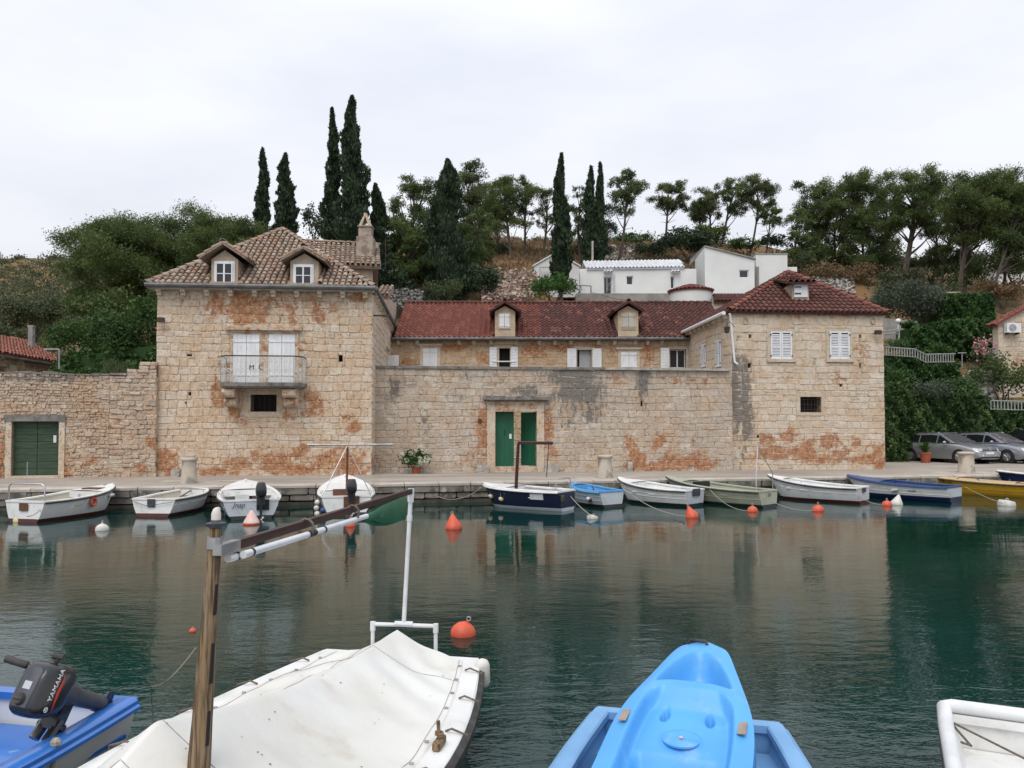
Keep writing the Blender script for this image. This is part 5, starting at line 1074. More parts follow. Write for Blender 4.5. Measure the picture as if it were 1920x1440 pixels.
scree('stone_heap', 1500, 1600, 520, 550, 60, 66, 700, .1, .3, 'grey scree behind the hipped roof', 'slab_pale', 2)
scree('stone_heap', 1110, 1190, 462, 486, 74, 84, 500, .12, .3, 'pale stones on the slope beside the slender pine', 'slab_pale', 3)
scree('stone_heap', 735, 790, 545, 575, 43, 47, 400, .08, .2, 'grey dry stones behind the end of the red roof', 'slab_dark', 4)

# ------------------------------------------------------------------ white building site on the slope
def white_box(name, u0, u1, v0, v1, Y, depth, label, roof=None):
    a, c = P(u0, v1, Y), P(u1, v1, Y); o = Vector(((a.x + c.x) / 2, Y, a.z)); t = thing(name, o, label, 'house'); pl = Plane(a[:2], c[:2]); return t, pl, o
YW = 60.0
t, pl, o = white_box('white_building', 1087, 1306, 503, 551, YW, 8, 'long white unfinished building with a white tiled roof and scaffolding')
hs = [pl.rect(1132, 519, 1147, 552), pl.rect(1174.5, 517.5, 1187, 534), pl.rect(1257, 518, 1264.5, 541)]
z0, z1 = pl.px(1200, 551)[1], pl.px(1200, 504)[1]
core(pl, 0, pl.L, z0 - .1, z1, hs, M['white_wall'], t, o, .3)
b = MB(); b.pbox(pl, 0, .3, z0, z1, -.31, -7); b.pbox(pl, pl.L - .3, pl.L, z0, z1, -.31, -7); b.pbox(pl, 0, pl.L, z0, z1 - .3, -7, -7.3); b.pbox(pl, .3, pl.L - .3, z0, z1 - .1, -1.4, -1.6); b.build('back_wall', M['white_wall'], t, o)
for h in hs[:2] + [hs[2]]:
    b = MB(); k = .06
    for r in ((h[0], h[0] + k, h[2], h[3]), (h[1] - k, h[1], h[2], h[3]), (h[0] + k, h[1] - k, h[3] - k, h[3]), (h[0] + k, h[1] - k, h[2], h[2] + k)): b.pbox(pl, *r, -.12, -.2)
    w = b.build('window', M['white_paint'], t, o); b = MB(); b.pbox(pl, h[0] + k, h[1] - k, h[2] + k, h[3] - k, -.15, -.17); b.build('pane', M['glass_dark'], w, o)
q0, q1 = pl.px(1100, 503)[0], pl.px(1283, 503)[0]; zr_ = P(1200, 489, YW + 3).z
e0, e1, r0, r1 = pl.at(q0, z1, .15), pl.at(q1, z1 + .1, .15), pl.at(q0, zr_ - .05, -3), pl.at(q1 + .3, zr_ + .1, -3)
rf = deck([[e0, e1, r1, r0], [r0, r1, pl.at(q1, z1, -6.5), pl.at(q0, z1, -6.5)]], M['tile_white'], t, o, drop=0.0); pieces(tiles(e0, e1, r0, [e0, e1, r1, r0], .3, .42, 'wave', rng), 'tile', M['tile_white'], rf, o, 0, None, 'white_tiles')
for u in (1140, 1266):                # short white tiled hoods over the openings
    s, z = pl.px(u, 511); a0, a1, a2, a3 = pl.at(s - .36, z - .03, .35), pl.at(s + .36, z - .03, .35), pl.at(s + .36, z + .2, 0), pl.at(s - .36, z + .2, 0)
    hd = deck([[a0, a1, a2, a3]], M['tile_white'], t, o, 'hood', 0, .05); pieces(tiles(a0, a1, a3, [a0, a1, a2, a3], .24, .3, 'coppo', rng), 'tile', M['tile_white'], hd, o)
t2 = thing('scaffold', pl.at(pl.px(1150, 552)[0], z0, .5), 'small steel scaffold against the tall opening of the long white building', 'scaffold'); so = Vector(t2.location); b = MB()
for u in (1136, 1150):
    for ot in (.3, .9): b.tube([pl.at(pl.px(u, 550)[0], z0, ot), pl.at(pl.px(u, 520)[0], z0 + 1.5, ot)], .02, 5)
b.build('post', M['grey_metal'], t2, so); b = MB()
for f in (.3, .75, 1.2): b.tube([pl.at(pl.px(1136, 550)[0], z0 + f, .3), pl.at(pl.px(1150, 550)[0], z0 + f, .3)], .015, 5)
b.tube([pl.at(pl.px(1136, 550)[0], z0 + .3, .3), pl.at(pl.px(1150, 550)[0], z0 + 1.2, .3)], .015, 5); b.build('brace', M['grey_metal'], t2, so)
# gable house
YG = 61.0; g0, g1 = P(1322, 549, YG), P(1415, 549, YG - .0); o = Vector(((g0.x + g1.x) / 2, YG, g0.z)); t = thing('gabled_white_house', o, 'white house with one slanting roofline, next to the long white building', 'house'); pl = Plane(g0[:2], g1[:2])
zL, zR = P(1322, 463, YG).z, P(1415, 487, YG).z; wn_ = pl.rect(1386, 506, 1404, 521)
b = MB(); zs_ = lambda s: zL + (zR - zL) * s / pl.L
for (a, c, lo, hi0, hi1) in ((0, wn_[0], g0.z - .2, None, None), (wn_[1], pl.L, g0.z - .2, None, None), (wn_[0], wn_[1], wn_[3], None, None)):
    b.hexa([pl.at(a, lo, 0), pl.at(c, lo, 0), pl.at(c, lo, -.3), pl.at(a, lo, -.3), pl.at(a, zs_(a), 0), pl.at(c, zs_(c), 0), pl.at(c, zs_(c), -.3), pl.at(a, zs_(a), -.3)])
b.pbox(pl, wn_[0], wn_[1], g0.z - .2, wn_[2], 0, -.3); b.build('wall', M['white_wall'], t, o)
e = P(1303, 487, YG + 3); b = MB(); b.prism([(g0.x, YG + .02, g0.z - .3), (g0.x, YG + .02, zL), (e.x, YG + 3, e.z), (e.x, YG + 3, g0.z - .3)], (.25, .2, 0)); b.prism([(g1.x, YG + .31, g0.z - .3), (g1.x, YG + .31, zR), (g1.x, YG + 5, zR), (g1.x, YG + 5, g0.z - .3)], (-.25, 0, 0)); b.build('side_wall', M['white_wall'], t, o)
b = MB(); b.prism([(g0.x - .02, YG - .12, zL + .01), (g1.x + .1, YG - .12, zR + .01), (g1.x + .1, YG + 5, zR + .01), (g0.x - .02, YG + 5, zL + .01)], (0, 0, .1)); b.prism([(g0.x, YG - .1, zL), (g0.x + .03, YG + 5, zL), (e.x, YG + 5, e.z - .05), (e.x, YG + 3, e.z - .05)], (0, 0, .08)); b.build('roof', M['concrete'], t, o)
b = MB(); h = wn_; k = .07
for r in ((h[0], h[0] + k, h[2], h[3]), (h[1] - k, h[1], h[2], h[3]), (h[0] + k, h[1] - k, h[3] - k, h[3]), (h[0] + k, h[1] - k, h[2], h[2] + k)): b.pbox(pl, *r, -.1, -.16)
w = b.build('window', M['white_paint'], t, o); b = MB(); b.pbox(pl, h[0] + k, h[1] - k, h[2] + k, h[3] - k, -.12, -.14); b.build('pane', M['glass_dark'], w, o)
# square block and its lower annex
g0, g1 = P(1418, 549, 62), P(1477, 549, 62); zt_ = P(1440, 477, 62).z; o = Vector(((g0.x + g1.x) / 2, 62, g0.z)); t = thing('white_block', o, 'plain square white block behind the hipped roof', 'house')
b = MB(); b.box(g0.x, g1.x, 62, 66, g0.z - .3, zt_); b.build('wall', M['white_wall'], t, o); b = MB(); b.box(g0.x - .05, g1.x + .05, 61.95, 66.05, zt_ + .002, zt_ + .09); b.build('parapet', M['concrete'], t, o)
b = MB(); x1 = P(1497, 500, 62).x; b.box(g1.x + .003, x1, 62.3, 65, g0.z, P(1487, 499, 62).z); b.build('annex', M['white_wall'], t, o)
b = MB(); b.prism([(g0.x + .0, 61.98, g0.z), (g0.x + .2, 61.9, g0.z), (g0.x + .2, 61.9, P(1418, 500, 62).z), (g0.x, 61.98, P(1418, 500, 62).z)], (0, .07, 0)); b.build('pilaster', M['concrete'], t, o)
# small gable behind the cypress
g0, g1 = P(1001, 545, 58), P(1086, 545, 58); o = Vector(((g0.x + g1.x) / 2, 58, g0.z)); t = thing('small_white_house', o, 'small white gabled house partly hidden by the lone cypress', 'house'); gm = (g0.x + g1.x) / 2; zE, zP = P(1001, 500, 58).z, P(1043, 475, 58).z
b = MB(); b.prism([(g0.x, 58, g0.z - .5), (g1.x, 58, g0.z - .5), (g1.x, 58, zE), (gm, 58, zP), (g0.x, 58, zE)], (0, 5, 0)); b.build('wall', M['white_wall'], t, o)
b = MB(); b.prism([(g0.x - .12, 57.9, zE - .02), (gm, 57.9, zP + .03), (gm, 57.9, zP + .13), (g0.x - .12, 57.9, zE + .08)], (0, 5.2, 0)); b.prism([(g1.x + .12, 57.9, zE - .02), (gm, 57.9, zP + .03), (gm, 57.9, zP + .13), (g1.x + .12, 57.9, zE + .08)], (0, 5.2, 0)); b.build('roof', M['white_paint'], t, o)
b = MB(); p0, p1 = P(1012, 528, 57.95), P(1032, 502, 57.95); b.box(p0.x, p1.x, 57.6, 57.7, p1.z - .06, p1.z); b.tube([(p0.x, 57.6, p0.z - .4), (p0.x, 57.6, p1.z)], .03, 5); b.tube([(p1.x, 57.6, p0.z - .4), (p1.x, 57.6, p1.z)], .03, 5); b.build('porch_frame', M['grey_metal'], t, o)
# concrete base, round turret with red tiles, low roof, pole
g0, g1 = P(1080, 566, 57), P(1560, 566, 57); b = MB(); b.box(g0.x, g1.x, 57, 61, g0.z - 2, P(1200, 550, 57).z); ob = b.build('retaining_wall', M['concrete'], None, (g0.x, 57, g0.z)); ob.location = (g0.x, 57, g0.z); tag(ob, 'grey concrete retaining wall under the white buildings', 'wall')
c = P(1295, 566, 52); rad = 40 * 52 / F; o = Vector((c.x, c.y, c.z - 1)); t = thing('round_turret', o, 'low round white turret with a red tiled cap', 'turret'); zt_ = P(1295, 549, 52).z
b = MB(); b.lathe((c.x, c.y, c.z - 1), [(rad * .97, 0), (rad * .97, zt_ - c.z + 1)], 28); b.build('wall', M['white_wall'], t, o, smooth=True)
b = MB(); b.lathe((c.x, c.y, zt_), [(rad * 1.03, -.02), (rad * 1.03, .04), (rad * .1, .5)], 28); cap_ = b.build('roof', M['tile_red'], t, o); ct = []
for i in range(34):
    a = 2 * math.pi * i / 34; p = Vector((c.x + rad * 1.06 * math.cos(a), c.y + rad * 1.06 * math.sin(a), zt_ + .03)); q = Vector((c.x + .12 * rad * math.cos(a), c.y + .12 * rad * math.sin(a), zt_ + .5)); ct += cap_tiles(p, q, .11, .36, rng, .0)
pieces(ct, 'tile', M['tile_red'], cap_, o, 100, dist_key)
a0, a1 = P(1338, 564, 50), P(1420, 564, 50); a2, a3 = P(1400, 553, 53), P(1338, 553, 53); o = Vector(a0); t = thing('low_red_roof', o - Vector((0, 0, 1)), 'strip of low dark red roof beside the turret', 'roof'); rf = deck([[a0, a1, a2, a3]], M['tile_dark'], t, o - Vector((0, 0, 1)), 'deck'); pieces(tiles(a0, a1, a3, [a0, a1, a2, a3], .23, .34, 'wave', rng), 'tile', M['tile_dark'], rf, o - Vector((0, 0, 1)))
b = MB(); b.box(a0.x, a1.x, 50.2, 53, a0.z - 2, a0.z - .1); b.build('wall', M['plaster'], t, o - Vector((0, 0, 1)))
p = P(1108, 566, 50); q = P(1108, 536, 50); b = MB(); b.tube([p - Vector((0, 0, 1)), q], .05, 6); b.tube([q, P(1085, 535, 50)], .04, 6); ob = b.build('service_pole', M['concrete'], None, p); ob.location = p; tag(ob, 'short grey post with a crossarm behind the dark ridge', 'post')
p = P(1108, 548, 50); q = P(1200, 566, 48); b = MB(); b.tube([p, p.lerp(q, .5) - Vector((0, 0, .12)), q], .012, 4); ob = b.build('cable', M['black'], None, p); ob.location = p; tag(ob, 'thin cable drooping from the grey post to the dark roof', 'cable')
p = P(1111, 490, 66); b = MB(); b.tube([P(1111, 500, 66), P(1111, 452, 66)], .09, 6); ob = b.build('timber_pole', M['slab_pale'], None, p); ob.location = p; tag(ob, 'pale wooden pole among the thin cypresses', 'pole')
# ------------------------------------------------------------------ terraced gardens at the end of the quay
def zpx(u, v, Y): return P(u, v, Y).z
def xpx(u, Y): return (u - 960) / F * Y
Y1 = 38.6
hedge('ivy_bank', [(xpx(1640, 37.4), 37.4), (xpx(1700, Y1), Y1), (xpx(1800, Y1), Y1 + .1), (xpx(1960, Y1), Y1), (xpx(2100, Y1), Y1)], .6, [zpx(1660, 735, Y1), zpx(1700, 718, Y1), zpx(1800, 735, Y1), zpx(1900, 775, Y1), zpx(2000, 775, Y1)], 1.2, 'broad dark ivy bank behind the parked cars', 'ivy', 420, .085, 1, bulge=.8)
bush('green_shrub', 1685, 706, 38.6, 56, 50, 'bright green shrub against the corner of the hipped house', 'broad', 'shrub', 7, 1100, 80, .07)
bush('green_shrub', 1790, 735, 38.8, 110, 60, 'glossy shrub bulging over the middle of the ivy bank', 'ivy', 'shrub', 9, 1100, 81, .08, trunk=False)
bush('grey_shrub', 1745, 735, 38.2, 80, 60, 'silvery leaved shrub hanging over the ivy bank', 'olive', 'shrub', 8, 1000, 82, .07, trunk=False)
hedge('creeper_hedge', [(xpx(1650, 41.5), 41.5), (xpx(1800, 41.5), 41.5)], zpx(1700, 735, 41.5), [zpx(1660, 665, 41.5), zpx(1790, 678, 41.5)], 1.0, 'dark creeper hedge under the white garden railing', 'vine', 420, .09, 2, bulge=.6)
hedge('vine_hedge', [(xpx(1705, 46), 46), (xpx(1870, 46), 46)], zpx(1780, 668, 46), [zpx(1705, 612, 46), zpx(1868, 600, 46)], 1.5, 'thick vine hedge above the white garden railing', 'vine', 380, .11, 3, bulge=.8)
hedge('ivy_covered_hut', [(xpx(1762, 50), 50), (xpx(1868, 50), 50)], zpx(1815, 612, 50), [zpx(1765, 556, 50), zpx(1868, 550, 50)], 3.0, 'block of clipped ivy shaped like a hut', 'vine', 420, .10, 4, bulge=.35)
M['railing'] = nmat('railing', (.34, .34, .325), (.25, .25, .24), 6, rough=.6)
def railing(pts, h, step, label, r=.022):
    o = Vector(pts[0]); t = thing('garden_railing', o, label, 'railing', 'white garden railings'); b = MB(); b.tube([Vector(p) + Vector((0, 0, h)) for p in pts], .03, 5); b.tube([Vector(p) + Vector((0, 0, .08)) for p in pts], .02, 5); b.build('rail', M['railing'], t, o)
    for i in range(len(pts) - 1):
        p, q = Vector(pts[i]), Vector(pts[i + 1]); n = max(1, int((q - p).length / step))
        for k in range(n):
            c = p.lerp(q, k / n); b = MB(); b.box(c.x - r, c.x + r, c.y - .012, c.y + .012, c.z + .05, c.z + h); b.build('baluster', M['railing'], t, o, fix=False)
railing([P(1657, 668, 41.0), P(1716, 672, 41.0), P(1736, 682, 41.0), P(1792, 681, 41.0)], .5, .13, 'white railing stepping down along the creeper hedge')
railing([P(1657, 640, 47), P(1690, 640, 47)], .45, .16, 'short white railing beside the iron pergola post')
railing([P(1846, 672, 43), P(1874, 665, 42)], .45, .14, 'short white railing beside the pink oleander')
railing([P(1858, 770, 38.2), P(1935, 772, 38.2)], .5, .16, 'white railing on top of the ivy bank over the last car')
p = P(1686, 668, 43); b = MB(); b.tube([p, P(1686, 616, 43)], .035, 6); b.tube([P(1686, 617, 43), P(1650, 622, 43)], .03, 6); b.tube([P(1686, 622, 43), P(1650, 628, 43)], .02, 6); ob = b.build('pergola_post', M['railing'], None, p); ob.location = p; tag(ob, 'slim white pergola post with a lattice beam by the hipped house', 'post')
p = P(1804, 690, 40.5); b = MB(); b.tube([p, P(1804, 662, 40.5)], .03, 6); b.tube([P(1796, 662, 40.5), P(1812, 662, 40.5)], .03, 6); ob = b.build('street_lamp', M['grey_metal'], None, p); ob.location = p; tag(ob, 'thin grey lamp post in the garden near the oleander', 'lamp')
p = P(1684, 602, 47.5); b = MB(); b.ball(p, .16, 12, 8); b.tube([p - Vector((0, 0, 1)), p], .03, 6); ob = b.build('globe_lamp', M['white_paint'], None, p - Vector((0, 0, 1)), smooth=True); ob.location = p - Vector((0, 0, 1)); tag(ob, 'white globe garden lamp under the olive tree', 'lamp')
b = MB(); p0, p1 = P(1655, 640, 49), P(1720, 596, 49); b.prism([(p0.x, 49, p0.z), (p1.x, 49, p0.z), (p1.x, 49, p1.z - .2), (p0.x, 49, p1.z)], (0, 4, 0)); ob = b.build('garden_wall', M['concrete'], None, p0); ob.location = p0; tag(ob, 'grey garden wall half hidden under the olive tree', 'wall')
o_ = bush('olive_tree', 1695, 570, 50, 150, 100, 'grey-green olive tree leaning over the corner of the hipped roof', 'olive', 'tree', 12, 800, 83, .09)
b = MB(); limb(b, P(1690, 640, 50), P(1660, 590, 50), .16, .05); limb(b, P(1720, 620, 50), P(1700, 580, 50), .14, .05); b.build('trunk', M['bark'], o_, Vector(o_.location))
bush('olive_tree', 1740, 575, 51, 80, 90, 'smaller olive crown touching the ivy hut', 'olive', 'tree', 8, 700, 84, .09)
bush('juniper', 1875, 712, 39.6, 120, 110, 'dark feathery conifer below the small house with the air conditioner', 'pine', 'tree', 11, 900, 85, .08)
t = bush('oleander', 1838, 665, 40.2, 46, 50, 'pink flowering oleander beside the railing', 'ivy', 'shrub', 7, 900, 86, .07); lc = Vector(t.location)
C_, V_ = clump_cloud([(lc.x, lc.y - .3, lc.z + .8, .65, .5, .65)], 340, 12, .4, .9, 87); leaf_object('blossom', C_, nr.uniform(.05, .09, len(C_)), V_, M['pink'], t, lc, .8)
b = MB(); g = random.Random(9)
for i in range(60): u = g.uniform(1810, 1865); v = g.uniform(700, 760); p = P(u, v, 39.9 + g.uniform(-.2, .2)); b.cur = (g.random(), 0, 0, 0); b.ball(p, g.uniform(.12, .28), 6, 4, jit=.25)
ob = b.build('rock_bank', M['slab_pale'], None, P(1838, 760, 40)); ob.location = P(1838, 760, 40); tag(ob, 'patch of bare pale rock beside the dark conifer', 'rocks', kind='stuff')
for (u, v, w, h, lb, s_) in ((1830, 735, 60, 80, 'yellowish shrub climbing the bare rock', 88), (1680, 650, 50, 40, 'small shrub under the pergola beam', 89), (1760, 655, 60, 30, 'low shrub behind the stepped railing', 90)): bush('green_shrub', u, v, 40.6 + (s_ - 88) * 2, w, h, lb, 'scrub' if s_ == 88 else 'vine', 'shrub', 7, 800, s_, .08, trunk=False)
# small house at the picture edge
hY = 42; a = P(1873, 690, hY); c = P(2010, 690, hY); o = Vector((a.x, hY, a.z)); t = thing('small_stone_house', o, 'pale stone gable with red roof tiles and an air conditioner at the picture edge', 'house'); pl = Plane(a[:2], c[:2])
zE = zpx(1873, 606, hY); zP = zpx(1945, 568, hY); xm = xpx(1945, hY)
b = MB(); b.cur = (.8, 0, 0, 0); b.prism([(a.x, hY, a.z - 3), (c.x, hY, a.z - 3), (c.x, hY, zE), (xm, hY, zP), (a.x, hY, zE)], (0, .5, 0)); wl_ = b.build('wall', M['ashlar_pale'], t, o)
rgs = random.Random(77); rects = [r for r in courses(0, pl.px(1925, 640)[0], a.z - .6, zP - .1, [], lambda z: (.2, .3, .25, .5), rgs) if r[3] < zE + (zP - zE) * ((r[0] + a.x - a.x) / (xm - a.x)) - .02]
pieces([stone_piece(pl, r, rgs, [(1910, 680, 20, 20, .5)], [], .004, .02, 1.3) for r in rects], 'stone', M['ashlar_pale'], wl_, o, 120)
for s, q in ((-1, (a.x - .25, zE - .1)), (1, (c.x + .25, zE - .1))):
    e0, e1 = Vector((q[0], hY - .2, q[1])), Vector((q[0], hY + .7, q[1])); r0, r1 = Vector((xm, hY - .2, zP + .05)), Vector((xm, hY + .7, zP + .05)); rf = deck([[e0, e1, r1, r0]], M['tile_red'], t, o, 'roof', -.03, .1)
    pieces(tiles(e0, e1, r0, [e0, e1, r1, r0], .22, .33, 'coppo', rgs), 'tile', M['tile_red'], rf, o, 60, dist_key)
s, z = pl.px(1893, 616); b = MB(); b.pbox(pl, s - .38, s + .38, z - .26, z + .26, .38, .1); ac = b.build('air_conditioner', M['white_paint'], t, o); b = MB(); b.tube([pl.at(s - .08, z, .385), pl.at(s - .08, z, .40)], .2, 16); b.build('fan_grille', M['grey_metal'], ac, o); b = MB(); b.pbox(pl, s - .3, s - .25, z - .35, z - .26, .35, 0); b.pbox(pl, s + .25, s + .3, z - .35, z - .26, .35, 0); b.build('bracket', M['iron_dark'], ac, o)
# far white house and chimney pot among the pines
p = P(1785, 556, 52); b = MB(); b.box(p.x - .35, p.x + .35, 52, 52.6, p.z - .8, p.z - .1); b.box(p.x - .5, p.x + .5, 51.85, 52.75, p.z + .22, p.z + .3)
for sx in (-.3, .3): b.box(p.x + sx - .06, p.x + sx + .06, 52, 52.55, p.z - .1, p.z + .22)
ob = b.build('garden_chimney', M['plaster'], None, p - Vector((0, 0, .8))); ob.location = p - Vector((0, 0, .8)); tag(ob, 'squat chimney with a flat cap beside the ivy hut', 'chimney')
g0 = P(1865, 545, 75); g1 = P(1960, 545, 75); b = MB(); o = Vector(g0); t = thing('far_white_house', o, 'far white house glimpsed between the pine trunks', 'house'); b.box(g0.x, g1.x, 75, 80, g0.z - 1, zpx(1900, 508, 75)); b.build('wall', M['white_wall'], t, o); b = MB(); z = zpx(1900, 508, 75); b.prism([(g0.x - .3, 74.7, z), (g1.x, 74.7, z + .2), (g1.x, 77, z + 1.2), (g0.x - .3, 77, z + .9)], (0, 0, .15)); b.build('roof', M['concrete'], t, o)
# ------------------------------------------------------------------ small house and posts beyond the rubble wall
A0, A1 = P(-60, 655, 29), P(106, 682, 34.5); B0, B1 = P(-60, 622, 33.6), P(46, 651, 38.6); o = Vector((A1.x, A1.y, .6)); t = thing('cottage', o, 'low stone cottage with a red tile roof behind the rubble wall', 'house')
pl = Plane(A0[:2], A1[:2]); cw = core(pl, 0, pl.L - .2, .3, A1.z - .05, [pl.rect(-20, 686, 14, 702, 0), pl.rect(33, 677, 45, 760, 0)], M['mortar'], t, o)
rgs = random.Random(78); pieces([stone_piece(pl, r, rgs, [], [], .015, .02, 2.0) for r in courses(0, pl.L - .2, 3.6, A1.z - .08, [pl.rect(-24, 682, 18, 712, 0), pl.rect(31, 676, 47, 760, 0)], lambda z: (.18, .3, .2, .42), rgs)], 'stone', M['ashlar_grey'], cw, o, 200, area_key)
b = MB(); b.pbox(pl, 0, pl.L, .3, A1.z - .3, -.5, -.6); b.build('dark_recess', M['void'], t, o); b = MB(); b.pbox(pl, pl.L - .19, pl.L - .02, .3, A1.z - .1, .02, -4); b.build('gable_wall', M['ashlar_grey'], t, o)
ov = Vector((pl.n.x, pl.n.y, 0)) * .35; e0, e1 = A0 + ov, A1 + ov; rf = deck([[e0, e1, B1, B0]], M['tile_red'], t, o); M['tile_worn'] = nmat('tile_worn', (.3, .1, .06), c2=(.13, .06, .045), scale=5, rnd=[(.27, .085, .05), (.34, .12, .07), (.30, .1, .065), (.25, .09, .06)], rough=.88)
pieces(tiles(e0, e1, B0, [e0, e1, B1, B0], .22, .33, 'coppo', rgs), 'tile', M['tile_worn'], rf, o, 200, dist_key); gutter_run([e0 - Vector((0, 0, .1)), e1 - Vector((0, 0, .1))], .05, t, o, M['gutter'])
p = P(58, 690, 36); b = MB(); k = 36 / F; b.loft([[(p.x + sx * w, p.y + sy * w, z) for sx, sy in ((-1, -1), (1, -1), (1, 1), (-1, 1))] for w, z in ((.14, p.z - 1), (.1, zpx(58, 614, 36)))]); b.box(p.x - .15, p.x + .12, p.y - .1, p.y + .1, zpx(58, 614, 36), zpx(58, 610, 36)); ob = b.build('concrete_pole', M['concrete'], None, p - Vector((0, 0, 1))); ob.location = p - Vector((0, 0, 1)); tag(ob, 'tapered concrete pole behind the cottage roof', 'pole')
p = P(111, 692, 30); b = MB(); b.tube([p, P(111, 656, 30), P(110, 655, 30), P(83, 655, 30)], .03, 6); ob = b.build('pipe_post', M['grey_metal'], None, p); ob.location = p; tag(ob, 'bent grey pipe post above the rubble wall', 'post')
g = np.random.default_rng(5); n = 260; p = W.at(W.px(209, 695)[0], zt2, -.3); leaf_object('dry_tuft', np.stack([p.x + g.normal(0, .22, n), p.y + g.normal(0, .1, n), p.z + g.uniform(.05, .5, n)], 1), g.uniform(.1, .2, n), g.uniform(0, 1, n), M['pale_shrub'], None, p, .06, (0, 0, 1), .8).location = p; tag(bpy.data.objects['dry_tuft'], 'tuft of dry grass growing on the rubble wall', 'grass', kind='stuff')
hedge('laurel_hedge', [(xpx(105, 33), 33), (xpx(300, 33), 33)], 1.0, [zpx(112, 668, 33), zpx(290, 640, 33)], 1.2, 'tall green hedge between the cottage and the balcony house', 'broad', 300, .09, 7, bulge=.9)
hedge('bramble', [(xpx(112, 29), 29), (xpx(300, 29.5), 29.5)], 2.2, [zpx(112, 696, 29), zpx(290, 684, 29)], .8, 'dark bramble growth just behind the rubble wall', 'broad', 320, .07, 6, bulge=.6)

# ------------------------------------------------------------------ quay furniture
M['post_stone'] = nmat('post_stone', (.50, .44, .36), (.42, .37, .31), 3, rough=.85, bump=.4, bscale=20, c3=(.20, .19, .175), s3=3.2, lo3=.5, hi3=.62, f3=.7)
for u, vb, vt, lb in ((354.5, 906, 858, 'worn stone mooring post in front of the balcony house'), (1134.5, 895.5, 853, 'stone mooring post in front of the courtyard wall'), (1812, 886, 847, 'stone mooring post in front of the parked silver estate car')):
    p = Pz(u, vb, .6); k = p.y / F; h = (vb - vt) * k; r = 14 * k; b = MB(); n = 18; rr = random.Random(int(u))
    pr = [(r * 1.08, 0), (r * 1.02, h * .15), (r * .95, h * .5), (r * .9, h * .86), (r * .93, h * .87), (r * 1.06, h * .89), (r * 1.1, h * .94), (r * 1.02, h * .985), (r * .6, h), (.01, h * 1.002)]
    b.loft([[(p.x + (q + rr.uniform(-.008, .008)) * math.cos(2 * math.pi * i / n), p.y + (q + rr.uniform(-.008, .008)) * math.sin(2 * math.pi * i / n), p.z + z) for i in range(n)] for q, z in pr])
    ob = b.build('mooring_post', M['post_stone'], None, p, smooth=50); ob.location = p; tag(ob, lb, 'bollard', 'stone mooring posts')
# hydrangea in a terracotta pot
p = Pz(781, 888, .6); k = p.y / F; t = thing('hydrangea', p, 'white hydrangea in a terracotta pot against the courtyard wall', 'plant'); b = MB(); b.lathe(p, [(.13, 0), (.17, .2), (.19, .2), (.19, .25), (.15, .25), (.14, .2)], 16); b.build('pot', M['terracotta'], t, p, smooth=50)
bl = [(p.x + rng.uniform(-.38, .38), p.y + rng.uniform(-.25, .2), p.z + .32 + rng.uniform(0, .38), .22, .2, .17) for _ in range(10)]; C_, V_ = clump_cloud(bl, 2600, 9, .4, .8, 91); leaf_object('foliage', C_, nr.uniform(.035, .075, len(C_)), V_, M['vine'], t, p, .6)
for i in range(17):
    a = rng.uniform(0, 6.3); q = (p.x + rng.uniform(-.52, .52), p.y - .12 - rng.uniform(0, .2), p.z + .38 + rng.uniform(-.08, .42)); g_ = nr.normal(size=(70, 3)); g_ /= np.linalg.norm(g_, axis=1)[:, None]; leaf_object('flower', np.array(q) + g_ * np.array([.085, .08, .07]), nr.uniform(.02, .034, 70), nr.uniform(0, 1, 70), M['hydrangea'], t, p, .9)
# palm-like plant in a pot near the cars
p = Pz(1735.5, 868, .6); t = thing('potted_palm', p, 'bright green spiky plant in a terracotta pot beside the silver estate car', 'plant'); b = MB(); b.lathe(p, [(.18, 0), (.25, .42), (.27, .42), (.27, .5), (.22, .5), (.2, .4)], 16); b.build('pot', M['terracotta'], t, p, smooth=50)
for i in range(26):
    a = rng.uniform(0, 6.28); r = rng.uniform(.25, .55); h = rng.uniform(.35, .8); b = MB(); b.cur = (rng.random(), 0, 0, 0); pts = []
    for f in (0, .35, .7, 1): pts.append(Vector((p.x + r * f * math.cos(a), p.y + r * f * math.sin(a), p.z + .45 + h * (f * 1.5 - f * f * .8))))
    s = Vector((-math.sin(a), math.cos(a), 0)); wd = (.03, .06, .05, .004); b.grid([[q - s * w, q + Vector((0, 0, -.01)), q + s * w] for q, w in zip(pts, wd)]); b.build('leaf', M['bright'], t, p, fix=False)
# white garden chair seen through the open door
M['plastic'] = nmat('plastic', (.72, .72, .71), rough=.5)
p = Vector((xpx(971, 31.6), 31.6, .6)); t = thing('garden_chair', p, 'white plastic garden chair seen through the open green door', 'chair'); b = MB(); b.bev(p.x - .24, p.x + .24, p.y - .22, p.y + .22, 1.0, 1.04, .015); b.build('seat', M['plastic'], t, p)
for sx in (-.21, .21):
    for sy in (-.2, .2): b = MB(); b.tube([(p.x + sx * 1.15, p.y + sy * 1.1, .6), (p.x + sx, p.y + sy, 1.0)], .022, 6); b.build('leg', M['plastic'], t, p)
    b = MB(); b.tube([(p.x + sx, p.y - .2, 1.0), (p.x + sx * 1.1, p.y - .2, 1.22), (p.x + sx * 1.1, p.y + .22, 1.24)], .022, 6); b.build('armrest', M['plastic'], t, p)
b = MB(); b.tube([(p.x - .22, p.y + .22, 1.0), (p.x - .22, p.y + .3, 1.38), (p.x - .1, p.y + .32, 1.48), (p.x + .1, p.y + .32, 1.48), (p.x + .22, p.y + .3, 1.38), (p.x + .22, p.y + .22, 1.0)], .025, 6)
for sx in (-.12, 0, .12): b.tube([(p.x + sx, p.y + .22, 1.02), (p.x + sx, p.y + .31, 1.46)], .018, 5)
b.build('backrest', M['plastic'], t, p)

